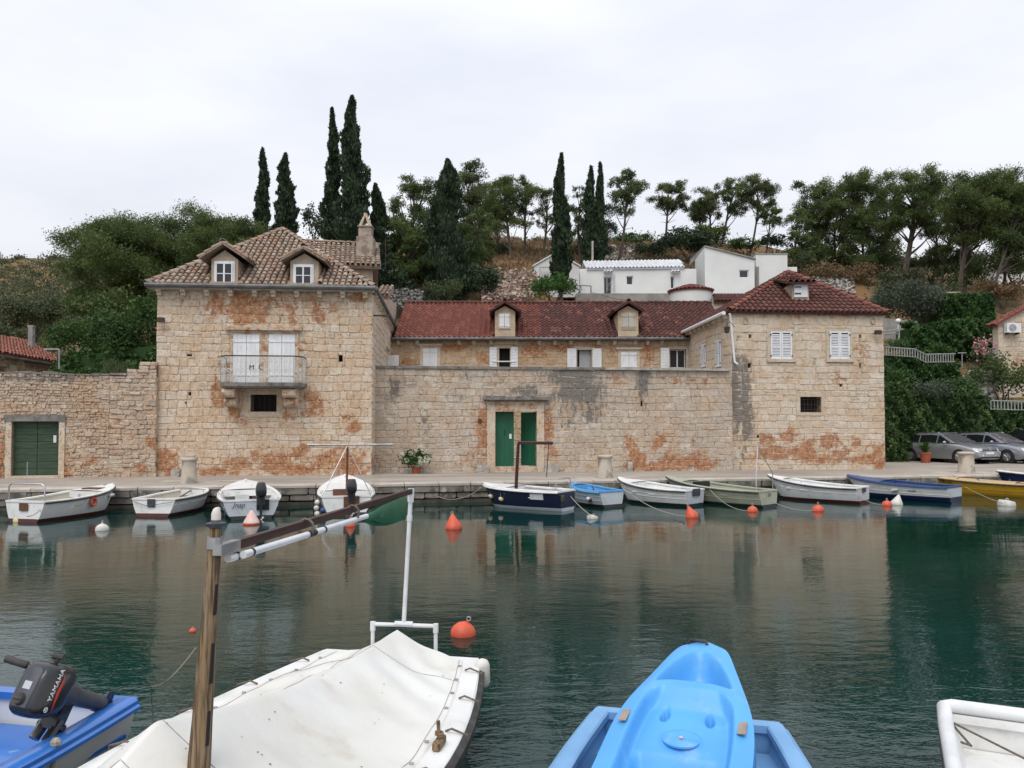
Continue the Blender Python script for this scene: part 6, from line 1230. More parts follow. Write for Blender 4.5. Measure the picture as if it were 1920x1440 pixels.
# ------------------------------------------------------------------ parked cars
M['silver'] = nmat('silver', (.36, .375, .395), rough=.28, metal=.55, coat=.6, spec=.5); M['silver2'] = nmat('silver2', (.31, .33, .37), rough=.3, metal=.5, coat=.6); M['carblack'] = nmat('carblack', (.012, .013, .015), rough=.25, coat=.5)
M['car_glass'] = nmat('car_glass', (.012, .014, .016), rough=.05, spec=.7, coat=.3); M['screen'] = nmat('screen', (.10, .095, .105), rough=.06, spec=.8, coat=.5); M['tyre'] = nmat('tyre', (.018, .018, .018), rough=.85); M['rim'] = nmat('rim', (.42, .43, .44), rough=.3, metal=.7); M['lamp'] = nmat('lamp', (.60, .62, .64), rough=.1, spec=.7, coat=.5); M['chrome'] = nmat('chrome', (.65, .66, .67), rough=.15, metal=.9)
def car(pos, fwd, S, label, paint, prof, hood, Lh=2.38, W_=.91, name='parked_car', emblem=False, plate=None):
    rz = math.atan2(fwd[1], fwd[0]); t = thing(name, pos, label, 'car', 'cars parked along the ivy bank', rz); t.scale = (S, S, S)
    def zb(x): return .20 if abs(x) < 2.0 else .20 + (abs(x) - 2.0) * .35
    xs = [-Lh, -Lh + .06, -Lh + .25, -1.8, -1.4, -.9, -.3, .3, .8, 1.1, 1.4, 1.75, 2.0, 2.18, Lh - .08, Lh]
    b = MB(); rings = []
    for x in xs:
        ed = abs(x) / Lh; w = W_ * (1 - .16 * max(0, (ed - .8) / .2) ** 2.2); zt_ = np.interp(x, [h[0] for h in hood], [h[1] for h in hood]); z0 = zb(x); m = (z0 + zt_) / 2
        half = [(.0, z0), (w * .9, z0), (w * .98, z0 + .1), (w * 1.0, m - .05), (w * 1.0, m + .1), (w * .965, zt_ - .09), (w * .90, zt_ - .02), (w * .5, zt_ + .025), (0, zt_ + .035)]
        rings.append([(x, y, z) for y, z in half] + [(x, -y, z) for y, z in reversed(half[1:-1])])
    b.loft(rings); body = b.build('body', paint, t, smooth=35)
    zbelt = prof[0][1]; zr_ = max(p[1] for p in prof); wb_, wt_ = W_ * .9, W_ * .70; wz = lambda z: wb_ - (wb_ - wt_) * (z - zbelt) / (zr_ - zbelt)
    b = MB(); b.loft([[(x, wz(z), z), (x, wz(z) * .96, z + .012), (x, 0, z + .02 * (z > zbelt + .1)), (x, -wz(z) * .96, z + .012), (x, -wz(z), z)] for x, z in prof], closed=False, cap=False)
    n = len(prof)
    for s in (1, -1): b.add([(x, s * wz(z), z) for x, z in prof], [tuple(range(n))])
    b.build('cabin', paint, t, smooth=30)
    cx = sum(p[0] for p in prof) / n; cz = zbelt + (zr_ - zbelt) * .5
    gx = [(prof[0][0] + .14, zbelt + .035), (prof[1][0] + .12, prof[1][1] - .07)] + [(x, z - .075) for x, z in prof[2:-1]] + [(prof[-1][0] - .2, zbelt + .035)]
    splits = [gx[0][0], -.95, .1, gx[-1][0]]
    def clip(poly, x0, x1):
        for sgn, xv in ((1, x0), (-1, x1)):
            out = []
            for i in range(len(poly)):
                p, q = poly[i], poly[(i + 1) % len(poly)]; ip, iq = sgn * (p[0] - xv) >= 0, sgn * (q[0] - xv) >= 0
                if ip: out.append(p)
                if ip != iq: f = (xv - p[0]) / (q[0] - p[0]); out.append((xv, p[1] + (q[1] - p[1]) * f))
            poly = out
        return poly
    for s in (1, -1):
        for i in range(3):
            pg = clip(gx, splits[i] + .035, splits[i + 1] - .035)
            if len(pg) > 2: b = MB(); b.prism([(x, s * (wz(z) + .004), z) for x, z in pg], (0, s * .004, 0)); b.build('side_window', M['car_glass'], t)
    for (i, j, nm, mt) in ((n - 1, n - 2, 'windscreen', 'screen'), (0, 1, 'rear_window', 'car_glass')):
        (x0, z0), (x1, z1) = prof[i], prof[j]; d = Vector((x1 - x0, 0, z1 - z0)); nrm = Vector((-d.z, 0, d.x)).normalized(); nrm = nrm if nrm.z > 0 else -nrm; b = MB(); pts = []
        for f, s in ((.06, 1), (.06, -1), (.94, -1), (.94, 1)): z = z0 + (z1 - z0) * f; pts.append(Vector((x0 + (x1 - x0) * f, s * (wz(z) - .07), z)) + nrm * .03)
        b.prism(pts, nrm * .005); b.build(nm, M[mt], t)
    for x in (-1.42, 1.42):
        for s in (1, -1):
            b = MB(); b.tube([(x, s * (W_ - .3), .33), (x, s * (W_ + .004), .33)], .385, 22); b.build('wheel_arch', M['tyre'], t, smooth=True)
            b = MB(); b.tube([(x, s * (W_ - .18), .32), (x, s * (W_ - .0), .32), (x, s * (W_ + .012), .32)], [.32, .32, .29], 22); wh = b.build('wheel', M['tyre'], t, smooth=True)
            b = MB(); b.tube([(x, s * (W_ + .006), .32), (x, s * (W_ + .016), .32)], .2, 18)
            for k in range(5): a = k * 2 * math.pi / 5; b.tube([(x, s * (W_ + .018), .32), (x + .19 * math.cos(a), s * (W_ + .018), .32 + .19 * math.sin(a))], .022, 5)
            b.build('rim', M['rim'], wh)
    zf = np.interp(2.1, [h[0] for h in hood], [h[1] for h in hood])
    for s in (1, -1):
        b = MB(); b.prism([(Lh - .02, s * .5, zf - .13), (Lh - .03, s * .5, zf - .03), (Lh - .3, s * .84, zf + .01), (Lh - .22, s * .86, zf - .12)], (.045, s * .03, .0)); b.build('headlight', M['lamp'], t)
        b = MB(); b.prism([(Lh + .0, s * .45, .38), (Lh + .0, s * .45, .47), (Lh - .12, s * .72, .47), (Lh - .12, s * .72, .38)], (.025, 0, 0)); b.build('fog_light', M['lamp'], t)
        b = MB(); b.lathe2((.72, s * (W_ + .1), zbelt + .06), .1, 10, 6, (.7, 1.1, .75), 0); b.build('mirror', paint, t, smooth=True)
    b = MB(); b.box(Lh - .05, Lh + .012, -.5, .5, zf - .13, zf - .03); gr = b.build('grille', M['black'], t)
    for k in range(2): b = MB(); b.box(Lh + .01, Lh + .022, -.5, .5, zf - .1 + k * .04, zf - .088 + k * .04); b.build('grille_bar', M['chrome'], gr)
    b = MB(); b.box(Lh - .05, Lh + .014, -.62, .62, .27, .36); b.build('air_intake', M['black'], t); b = MB(); b.box(Lh - .05, Lh + .03, -.55, .55, .248, .268); b.build('bumper_trim', M['chrome'], t)
    b = MB(); b.box(Lh, Lh + .03, -.26, .26, zf - .30, zf - .19); b.build('number_plate', M['white_paint'], t)
    if plate: text_mesh(plate, .09, frame_matrix((Lh + .031, 0, zf - .245), (0, 1, 0), (0, 0, 1)), M['black'], 'plate_text', t, .001)
    if emblem:
        b = MB(); b.tube([(Lh + .03, .065 * math.cos(a), zf - .08 + .065 * math.sin(a)) for a in np.linspace(0, 2 * math.pi, 15)], .009, 5); em = b.build('emblem', M['chrome'], t)
        for m_, zz in (('V', .026), ('W', -.018)): text_mesh(m_, .07, frame_matrix((Lh + .028, 0, zf - .08 + zz), (0, 1, 0), (0, 0, 1)), M['chrome'], 'emblem_letter', t, .003)
    for s in (1, -1): b = MB(); b.tube([(prof[2][0], s * wt_ * .93, zr_ + .0), (prof[2][0] + .1, s * wt_ * .93, zr_ + .045), (prof[-2][0] - .25, s * wt_ * .93, zr_ + .045), (prof[-2][0] - .1, s * wt_ * .93, zr_)], .018, 5); b.build('roof_rail', M['chrome'], t)
    return t
fw = Vector((.36, -.93)).normalized()
estate = [(-2.28, .98), (-2.02, 1.36), (-1.45, 1.455), (-.3, 1.48), (.25, 1.44), (1.1, 1.0)]; hd = [(-2.38, .86), (-2.3, .97), (-1.0, .98), (.9, .985), (1.3, .96), (2.0, .82), (2.3, .70), (2.38, .60)]
hatch = [(-2.0, 1.0), (-1.75, 1.36), (-1.2, 1.47), (-.3, 1.49), (.3, 1.45), (1.2, 1.0)]
fp = Pz(1851, 870, .6); S = .93
car(Vector((fp.x, fp.y, .6)) - Vector((fw.x, fw.y, 0)) * 2.0 * S + Vector((-.05, .25, 0)), fw, S, 'silver estate car with roof rails behind the mooring post', M['silver'], estate, hd, emblem=True)
sd_ = Vector((fw.y, -fw.x, 0)) * -1
off = Vector((2.2, .3, 0))
car(Vector((fp.x, fp.y, .6)) - Vector((fw.x, fw.y, 0)) * 2.0 * S + off, fw, S, 'silver blue hatchback parked beside the estate car', M['silver2'], hatch, hd)
car(Vector((fp.x, fp.y, .6)) - Vector((fw.x, fw.y, 0)) * 2.0 * S + off * 2.05 + Vector((0, .6, 0)), fw, S * 1.12, 'black car at the picture edge, only its roof showing', M['carblack'], hatch, hd)
b = MB(); q = Pz(1700, 862, .6)
b.box(q.x - .45, q.x + .15, q.y + .2, q.y + .6, .6, 1.35); ob = b.build('meter_cabinet', M['iron_dark'], None, (q.x, q.y, .6)); ob.location = (q.x, q.y, .6); tag(ob, 'dark low cabinet in the shade of the ivy bank', 'cabinet')
# ------------------------------------------------------------------ boats
def paint(name, c, c2=None, dirt=(.25, .23, .2), rough=.35, f3=.45): return nmat(name, c, c2 or tuple(x * .88 for x in c), 2.5, rough=rough, spec=.45, c3=dirt, s3=5, lo3=.58, hi3=.75, f3=f3)
M['gel_white'] = paint('gel_white', (.74, .74, .72), f3=.3); M['gel_dull'] = paint('gel_dull', (.55, .56, .56)); M['gel_grey'] = paint('gel_grey', (.47, .51, .55)); M['gel_cream'] = paint('gel_cream', (.55, .50, .40))
M['navy'] = paint('navy', (.012, .017, .045), dirt=(.05, .05, .06)); M['blue'] = paint('blue', (.035, .075, .20), dirt=(.1, .1, .12)); M['sky_blue'] = paint('sky_blue', (.10, .33, .62), dirt=(.2, .25, .3)); M['olive_hull'] = paint('olive_hull', (.38, .40, .30)); M['yellow_hull'] = paint('yellow_hull', (.56, .32, .025), dirt=(.3, .2, .05)); M['buff'] = paint('buff', (.58, .42, .22)); M['antifoul_red'] = paint('antifoul_red', (.10, .03, .028), dirt=(.05, .04, .03)); M['antifoul_blue'] = paint('antifoul_blue', (.01, .02, .07), dirt=(.03, .03, .04)); M['antifoul_dark'] = paint('antifoul_dark', (.03, .035, .035)); M['rubber'] = nmat('rubber', (.025, .024, .023), (.06, .055, .05), 8, rough=.7)
M['wood'] = nmat('wood', (.24, .165, .09), (.075, .048, .026), 6, .4, .62, rough=.8, stretch=(13, 13, .7), bump=.5, bscale=14, c3=(.30, .24, .17), s3=4, lo3=.55, hi3=.7, f3=.6); M['maroon'] = nmat('maroon', (.055, .022, .018), (.035, .015, .013), 6, rough=.5, stretch=(1, 6, 6)); M['brown_wood'] = nmat('brown_wood', (.16, .07, .035), (.10, .045, .025), 8, rough=.6); M['pvc'] = nmat('pvc', (.68, .69, .70), (.60, .61, .61), 6, rough=.4)
M['engine'] = nmat('engine', (.013, .014, .018), (.02, .021, .026), 4, rough=.32, coat=.4); M['engine_grey'] = nmat('engine_grey', (.075, .08, .092), (.055, .06, .07), 6, rough=.45, metal=.2); M['orange'] = nmat('orange', (.62, .10, .045), (.48, .08, .04), 5, rough=.5, c3=(.35, .2, .16), s3=7, lo3=.6, hi3=.75, f3=.5); M['float_white'] = nmat('float_white', (.62, .60, .55), (.5, .48, .43), 5, rough=.6, c3=(.25, .22, .17), s3=7, lo3=.58, hi3=.7, f3=.6); M['float_pink'] = nmat('float_pink', (.66, .40, .36), (.62, .50, .46), 3, rough=.5); M['float_yellow'] = nmat('float_yellow', (.62, .62, .28), (.55, .54, .3), 4, rough=.5)
class Hull:
    def __init__(s, L_, B, H0, H1, tr=.8, p=.36, rake=.25, zk=-.14, wl=.045, mid=.42, bowp=2.3):
        s.L, s.B, s.H0, s.H1, s.tr, s.p, s.rake, s.zk, s.wl, s.mid, s.bowp = L_, B, H0, H1, tr, p, rake, zk, wl, mid, bowp
    def hb(s, t):
        if t < s.mid: return s.B / 2 * (s.tr + (1 - s.tr) * math.sin(math.pi / 2 * t / s.mid))
        q = (t - s.mid) / (1 - s.mid); return max(.012, s.B / 2 * max(0, 1 - q ** s.bowp) ** .8)
    def zs(s, t): return s.H0 + (s.H1 - s.H0) * max(0, t - .1) ** 2 / .81
    def keel(s, t): return s.zk + (max(0, t - .72) / .28) ** 2 * (s.H1 * .5 - s.zk)
    def pt(s, t, k, side, inset=0.0):      # k: 0 keel .. 1 gunwale
        z0, z1 = s.keel(t), s.zs(t); z = z0 + (z1 - z0) * k; b = max(.004, s.hb(t) - inset)
        return Vector((s.L * t - s.rake * (1 - k) * t ** 5 - .05 * (1 - k) * (1 - t), side * b * k ** s.p, z))
def boat(name, label, stern, bow, B, H0, H1, hull='gel_white', inner='gel_white', rail='rubber', bottom='antifoul_dark', gun=None, tr=.8, L_=None, deck_t=.72, thwarts=(.3, .55), gw=.07, group='small boats moored along the far quay', trans=None, rake=.25, floor=.09, strakes=(), n=18, p=.25, mid=.42, wl=.085, sterndeck=None, bowp=2.3, railr=.022, name2=None, deckm=None):
    st_, bw = Vector((stern[0], stern[1])), Vector((bow[0], bow[1])); d = bw - st_; L_ = L_ or d.length; rz = math.atan2(d.y, d.x)
    t = thing(name, (st_.x, st_.y, 0), label, 'boat', group, rz); h = Hull(L_, B, H0, H1, tr, p, rake, mid=mid, bowp=bowp, wl=wl); ts = [1 - (1 - i / (n - 1)) ** 1.25 for i in range(n)]
    gun = gun or inner
    def kw(tt): z0, z1 = h.keel(tt), h.zs(tt); return min(.9, max(0, (h.wl - z0) / (z1 - z0)))
    for nm, mt, rg_ in (('hull', hull, lambda tt: np.linspace(kw(tt), 1, 8)), ('antifouling', bottom, lambda tt: np.linspace(0.0, max(kw(tt), .001), 5))):
        b = MB()
        for side in (1, -1): b.grid([[h.pt(tt, k, side) for k in rg_(tt)] for tt in ts], side < 0)
        b.build(nm, M[mt], t, smooth='all', fix=False)
    b = MB(); k1 = np.linspace(1, 0, 7); zt_ = [h.pt(0, k, 1) for k in k1] + [h.pt(0, k, -1) for k in k1[::-1][1:]]
    lo = [q for q in zt_]; b.prism([q + Vector((-.012, 0, 0)) for q in lo], (.05, 0, 0)); b.build('transom', M[trans or hull], t)
    b = MB(); kk = np.linspace(kw(0), 0, 5); lo = [h.pt(0, k, 1) for k in kk] + [h.pt(0, k, -1) for k in kk[::-1][1:]]; b.prism([q + Vector((-.016, 0, 0)) for q in lo], (.03, 0, 0)); b.build('transom_band', M[bottom], t)
    b = MB(); th = .035; ti = [tt for tt in ts if tt < .97]; fl = []
    for side in (1, -1):
        rows = []
        for tt in ti:
            z0, z1 = h.keel(tt), h.zs(tt); kf = min(.97, max(.02, (floor - z0) / (z1 - z0))); rows.append([h.pt(tt, k, side, th) + Vector((.045 if tt == 0 else 0, 0, 0)) for k in np.linspace(kf, .995, 6)])
        b.grid(rows, side > 0); fl.append([r[0] for r in rows])
    b.grid([[a, (a + c) / 2, c] for a, c in zip(*fl)]); b.build('inner_liner', M[inner], t, smooth='all', fix=False)
    b = MB()
    for side in (1, -1):
        rings = []
        for tt in ts:
            q = h.pt(tt, 1, side); w = min(gw, h.hb(tt) * .98); y0, y1 = q.y + side * .018, q.y - side * w
            rings.append([(q.x, y0, q.z - .02), (q.x, y0, q.z + .008), (q.x, y0 - side * .012, q.z + .018), (q.x, y1 + side * .012, q.z + .018), (q.x, y1, q.z + .008), (q.x, y1, q.z - .03)])
        b.loft(rings)
    q0, q1 = h.pt(0, 1, 1), h.pt(0, 1, -1); b.box(-.03, .06, q1.y, q0.y, h.zs(0) - .03, h.zs(0) + .016); b.build('gunwale', M[gun], t, smooth=40)
    b = MB()
    for side in (1, -1): b.tube([h.pt(tt, 1, side) + Vector((0, side * .02, -.035)) for tt in ts], railr, 6)
    b.build('rub_rail', M[rail], t, smooth=True, fix=False)
    for kk in strakes:
        b = MB()
        for side in (1, -1): b.tube([h.pt(tt, kk, side) + Vector((0, side * .002, 0)) for tt in ts], .009, 4)
        b.build('strake', M[hull], t, fix=False)
    if deck_t < 1:
        b = MB(); td = [deck_t + (1 - deck_t) * i / 8 for i in range(9)]; b.grid([[h.pt(tt, 1, 1) + Vector((0, -2 * f * h.hb(tt) * 1.0, .012 + .03 * math.sin(math.pi * f))) for f in np.linspace(0.02, .98, 9)] for tt in td])
        a, c = h.pt(deck_t, 1, 1), h.pt(deck_t, 1, -1); b.add([a + Vector((0, -.02, .012)), c + Vector((0, .02, .012)), c + Vector((0, .02, -.16)), a + Vector((0, -.02, -.16))], [(0, 1, 2, 3)]); b.build('foredeck', M[deckm or gun], t, smooth=30, fix=False)
    for tt in thwarts:
        z = floor + (h.zs(tt) - floor) * .62; yb = h.hb(tt) * .94; b = MB(); b.box(L_ * tt - .12, L_ * tt + .12, -yb, yb, z - .035, z); b.build('thwart', M[inner], t)
    if group.startswith('small') and name == 'moored_boat':        # loose gear aboard
        gr = random.Random(int(abs(st_.x) * 100)); q = Vector((L_ * gr.uniform(.4, .55), gr.uniform(-.15, .15), floor + .03)); b = MB(); b.tube([q + Vector(((.13 - .004 * a) * math.cos(a), (.13 - .004 * a) * math.sin(a), .006 * a)) for a in np.linspace(0, 19, 50)], .014, 5); b.build('rope_coil', M['rope'], t, fix=False)
        if deck_t < .95: q = Vector((L_ * .9, 0, h.zs(.9) + .05)); b = MB(); b.tube([q + Vector((-.06, 0, 0)), q + Vector((.06, 0, 0))], .016, 6); b.tube([q, q - Vector((0, 0, .05))], .014, 6); b.build('bow_cleat', M['steel'], t)
        for k in range(2): e_ = gr.uniform(.2, .6); sd = gr.choice((-1, 1)); q = h.pt(e_, 1, sd); b = MB(); b.tube([q + Vector((0, -sd * .03, 0)), q + Vector((0, -sd * .03, .09))], .01, 5); b.build('rowlock', M['grey_metal'], t)
    if sterndeck:
        b = MB(); yb = h.hb(.05) * .93; b.box(.05, L_ * sterndeck, -yb, yb, h.zs(0) * .62, h.zs(0) * .66); b.build('stern_seat', M[inner], t)
    return t, h
def S0(u, v): q = Pz(u, v, 0.0); return (q.x, q.y)
def BW(u, Y): return (xpx(u, Y), Y)
def local(t, p):                      # world point to the boat's frame
    return Matrix.Rotation(-t.rotation_euler.z, 3, 'Z') @ (Vector(p) - Vector(t.location))
def fender(t, pos, r, l, mat='float_white', ax=(0, 0, 1), cap=None):
    pos, ax = Vector(pos), Vector(ax).normalized(); b = MB(); pr = [(.3, -1), (.8, -.85), (1, -.6), (1, .6), (.8, .85), (.3, 1)]; b.tube([pos + ax * (l / 2 * z) for q, z in pr], [r * q for q, z in pr], 10); f = b.build('fender', M[mat], t, smooth=50)
    if cap: b = MB(); b.tube([pos + ax * (l * .36), pos + ax * (l * .52)], [r * 1.02, r * .5], 10); b.build('fender_cap', M[cap], f)
def line(name, pts, r, label, mat='rope', sag=0.0, cat='rope', group='mooring lines'):
    a, c = Vector(pts[0]), Vector(pts[-1])
    if len(pts) == 2: pts = [a.lerp(c, f) - Vector((0, 0, sag * 4 * f * (1 - f))) for f in np.linspace(0, 1, 12)]
    b = MB(); b.tube(pts, r, 5); o = b.build(name, M[mat], None, a, smooth=True); o.location = a; tag(o, label, cat, group)
def outboard(t, pos, s=1.0, tilt=0.0, yaw=0.0):
    """dark outboard: pos = clamp on the transom (boat frame, x forward)"""
    R_ = Matrix.Translation(Vector(pos)) @ Matrix.Rotation(yaw, 4, 'Z') @ Matrix.Rotation(tilt, 4, 'Y') @ Matrix.Scale(s, 4)
    def X(p): return R_ @ Vector(p)
    b = MB(); rings = []
    for z, sx, sy, ox in ((.10, .10, .09, -.1), (.13, .155, .125, -.11), (.22, .175, .14, -.12), (.34, .165, .135, -.12), (.46, .13, .10, -.11), (.475, .10, .08, -.1)):
        rings.append([X((ox + sx * (abs(math.cos(a)) ** .35) * (1 if math.cos(a) > 0 else -1), sy * (abs(math.sin(a)) ** .35) * (1 if math.sin(a) > 0 else -1), z)) for a in np.linspace(0, 2 * math.pi, 21)[:-1]])
    b.loft(rings); e = b.build('outboard_cowl', M['engine'], t, smooth=45)
    b = MB(); b.loft([[X((-.12 + sx * dx, sy * dy, z)) for dx, dy in ((-.07, -.03), (.05, -.045), (.05, .045), (-.07, .03))] for z, sx, sy in ((.11, 1.2, 1.5), (-.05, 1, 1.2), (-.45, .8, .7), (-.52, 1.2, .8), (-.6, .6, .4))]); b.build('outboard_leg', M['engine'], e)
    b = MB(); b.tube([X((-.2, 0, -.5)), X((-.3, 0, -.5))], [.04 * s, .02 * s], 8)
    for k in range(3): a = k * 2.1; b.prism([X((-.25, .02 * math.cos(a), -.5 + .02 * math.sin(a))), X((-.24, .11 * math.cos(a - .3), -.5 + .11 * math.sin(a - .3))), X((-.28, .11 * math.cos(a + .3), -.5 + .11 * math.sin(a + .3)))], (.008, 0, 0))
    b.build('propeller', M['steel'], e); b = MB(); b.loft([[X((x_, y_, z)) for x_, y_ in ((-.05, -.1), (.07, -.1), (.07, .1), (-.05, .1))] for z in (-.12, .1)]); b.build('clamp_bracket', M['engine_grey'], e); return X, e
far_label = []
# 1: white boat with the tube arch
t, h = boat('moored_boat', 'white open boat with a bent steel stern arch and an orange ring fender', S0(47, 979), BW(214, 21.4), 1.32, .50, .70, tr=.86, bottom='antifoul_red', inner='gel_cream', gun='gel_white', deck_t=.66, thwarts=(.35,))
z = h.zs(0); b = MB(); y = h.hb(0) * .92; b.tube([(.03, y, z), (.03, y, z + .36), (.03, y - .08, z + .42), (.03, -y + .08, z + .42), (.03, -y, z + .36), (.03, -y, z)], .018, 6); b.tube([(.03, 0, z + .42), (.03, 0, z + .95)], .008, 5); b.build('stern_arch', M['steel'], t, smooth=True)
b = MB(); b.prism([(-.065, .12, .28), (-.065, -.12, .28), (-.065, -.12, .46), (-.065, .12, .46)], (.02, 0, 0)); b.build('motor_pad', M['brown_wood'], t)
q = h.pt(.5, .75, -1); b = MB(); b.tube([q + Vector((.09 * math.cos(a), -.05, .1 * math.sin(a))) for a in np.linspace(0, 6.283, 14)], .035, 7); b.build('ring_fender', M['orange'], t, smooth=True); fender(t, h.pt(.78, .8, -1) + Vector((0, -.07, 0)), .05, .2, ax=(1, .2, 0)); b = MB(); b.box(h.L * .7, h.L * .8, -.25, .25, h.zs(.75) + .03, h.zs(.75) + .06); b.build('hatch', M['brown_wood'], t)
b = MB(); b.tube([(h.L * .35, -.35, .35), (h.L * .62, .1, .42)], .03, 6); b.build('oar', M['brown_wood'], t)
# 2: little white dinghy
t, h = boat('moored_boat', 'small white dinghy with a grey motor pad and slack ropes', S0(288, 968.5), BW(381, 22.3), 1.28, .45, .56, tr=.9, bottom='antifoul_red', inner='gel_cream', gun='gel_white', deck_t=.8, thwarts=(.3, .6), strakes=(.72,)); b = MB(); b.prism([(-.065, .14, .25), (-.065, -.06, .25), (-.065, -.06, .45), (-.065, .14, .45)], (.02, 0, 0)); b.build('motor_pad', M['engine_grey'], t); b = MB(); b.tube([(-.07, .5, .38), (-.08, .1, .27), (-.07, -.2, .33), (-.07, -.55, .38)], .008, 5); b.build('rope', M['rope_dark'], t); b = MB(); b.tube([(h.L * .3, -.3, .44), (h.L * .85, .12, .5)], .022, 6); b.build('oar', M['rope_dark'], t)
# 3: stern-on grey-white boat
t, h = boat('moored_boat', 'grey-white boat seen from the stern with a black outboard and script lettering', S0(471, 973), BW(462, 22.6), 1.56, .47, .74, tr=.86, hull='gel_grey', inner='gel_white', gun='gel_white', deck_t=.6, thwarts=(), sterndeck=.12, mid=.35, bottom='antifoul_dark')
X, e = outboard(t, (-.03, -.22, .46), .95); text_mesh('Jnap', .17, frame_matrix((-.067, .3, .36), (0, -1, 0), (0, 0, 1)), M['black'], 'lettering', t, .002, .35); b = MB(); b.prism([(-.068, -.12, .22), (-.068, -.42, .22), (-.068, -.42, .48), (-.068, -.12, .48)], (.02, 0, 0)); b.build('motor_pad', M['black'], t); fender(t, (.05, .78, .22), .075, .2, 'float_white'); b = MB(); b.box(h.L * .35, h.L * .37, .0, .35, .15, .5); b.build('locker', M['gel_dull'], t)
for yy in (.68, -.68): b = MB(); b.tube([(.03, yy, .47), (.03, yy * .94, .52), (.03, yy * .88, .47)], .014, 5); b.build('cleat', M['steel'], t)
# 4: stern-on boat with the A-frame mast
t, h = boat('moored_boat', 'white cabin boat seen from the stern under a tripod mast and long white boom', S0(650, 967), BW(648, 23.0), 1.5, .50, .86, tr=.85, hull='gel_white', inner='gel_white', gun='gel_white', deck_t=.38, thwarts=(), mid=.35)
X, e = outboard(t, (-.03, -.12, .5), .95); b = MB(); b.box(h.L * .36, h.L * .375, -.1, .35, .2, .6); b.build('companionway', M['brown_wood'], t); b = MB(); b.prism([(-.068, .08, .22), (-.068, -.32, .22), (-.068, -.32, .5), (-.068, .08, .5)], (.02, 0, 0)); b.build('motor_pad', M['brown_wood'], t)
mz = 2.3 - (838 - 800) * 20.5 / F; mx = .55; b = MB(); b.tube([(mx, .0, .3), (mx, -.02, mz)], .03, 8); b.build('mast', M['brown_wood'], t); b = MB(); b.tube([(.08, .62, .52), (mx, 0, mz)], .014, 5); b.tube([(.08, -.62, .52), (mx, -.03, mz)], .014, 5); b.build('mast_stay', M['grey_metal'], t)
b = MB(); b.tube([(mx, 1.0, mz + .06), (mx, -1.22, mz + .06)], .028, 8); b.tube([(mx, 1.02, mz + .06), (mx, .85, mz + .06)], .04, 8); b.build('boom', M['grey_metal'], t)
for k in range(4): b = MB(); b.tube([(mx, -1.15 + .05 * k, mz + .05), (mx - .2, -.75 + .06 * k, .52)], .004, 4); b.build('halyard', M['rope'], t)
for k, (yy, zz, mt) in enumerate(((.74, .36, 'float_white'), (.76, .22, 'float_white'), (.6, .16, 'blue'), (.74, .08, 'float_white'))): b = MB(); b.ball((.0 - .04 * k, yy, zz), .07, 10, 7); b.build('float', M[mt], t, smooth=True)
# 5: navy boat with the brown mast
t, h = boat('moored_boat', 'navy blue boat with white deck, brown mast and boom', S0(1062, 957), BW(908, 22.75), 1.25, .54, .62, hull='navy', inner='gel_white', gun='gel_white', rail='gel_white', bottom='gel_grey', tr=.75, deck_t=.6, thwarts=(.28,), mid=.45, gw=.1, p=.24, bowp=2.8)
q = local(t, P(961, 905, 22.0)); tp = local(t, P(969, 832, 22.0)); b = MB(); b.tube([(q.x, 0, .35), (tp.x, tp.y * .2, tp.z)], [.06, .045], 6); b.build('mast', M['maroon'], t)
e_ = local(t, P(1042, 828.5, 21.6)); b = MB(); b.tube([(tp.x, tp.y * .2, tp.z + .03), (e_.x, tp.y * .2, tp.z + .03)], .045, 6); b.build('boom', M['maroon'], t); b = MB(); b.tube([(e_.x + .12, tp.y * .2, tp.z), (e_.x + .2, 0, h.zs(.1) + .35)], .014, 5); b.build('boom_prop', M['brown_wood'], t)
z = h.zs(0); y = h.hb(0) * .85; b = MB(); b.tube([(.1, y, z), (.1, y, z + .28), (.12, y - .07, z + .33), (.12, -y + .07, z + .33), (.1, -y, z + .28), (.1, -y, z)], .014, 6); b.build('stern_arch', M['steel'], t, smooth=True)
for tt in (.83, .66): q = h.pt(tt, .45, 1) + Vector((0, .06, .08)); fender(t, q, .055, .17, 'float_white', (-.8, .5, -.15), 'buff'); b = MB(); b.tube([q, h.pt(tt, 1, 1) + Vector((0, -.02, .02))], .006, 4); b.build('fender_rope', M['rope'], t)
fender(t, (-.08, .35, .34), .06, .22, 'rubber'); b = MB(); b.prism([h.pt(.16, .8, 1) + Vector((0, .012, .06)), h.pt(.3, .8, 1) + Vector((0, .012, .06)), h.pt(.3, .62, 1) + Vector((0, .02, .02)), h.pt(.16, .62, 1) + Vector((0, .02, .02))], (0, .012, 0)); b.build('name_patch', M['gel_dull'], t)
# 6: light blue dinghy
t, h = boat('moored_boat', 'little white dinghy with a sky blue interior', S0(1147, 951), BW(1075, 23.4), 1.06, .46, .60, hull='gel_grey', inner='sky_blue', gun='sky_blue', rail='sky_blue', tr=.88, deck_t=.82, thwarts=(.35, .68), strakes=(.55, .75), gw=.06); fender(t, h.pt(.25, .6, 1) + Vector((0, .06, 0)), .06, .2, 'float_white', (-1, .2, -.3), 'rubber'); b = MB(); b.tube([(h.L * .25, .3, .45), (h.L * .55, -.1, .52), (h.L * .7, -.3, .5)], .02, 6); b.build('oar', M['rubber'], t)
# 7
t, h = boat('moored_boat', 'white boat with a notched transom next to the sky blue dinghy', S0(1303, 949), BW(1159, 24.2), 1.3, .47, .70, tr=.8, deck_t=.72, thwarts=(.4, .62), inner='gel_white', strakes=(.6, .75), trans='gel_grey'); b = MB(); b.prism([(-.066, .2, .3), (-.066, -.2, .3), (-.066, -.2, .51), (-.066, .2, .51)], (.02, 0, 0)); b.build('motor_notch', M['engine_grey'], t)
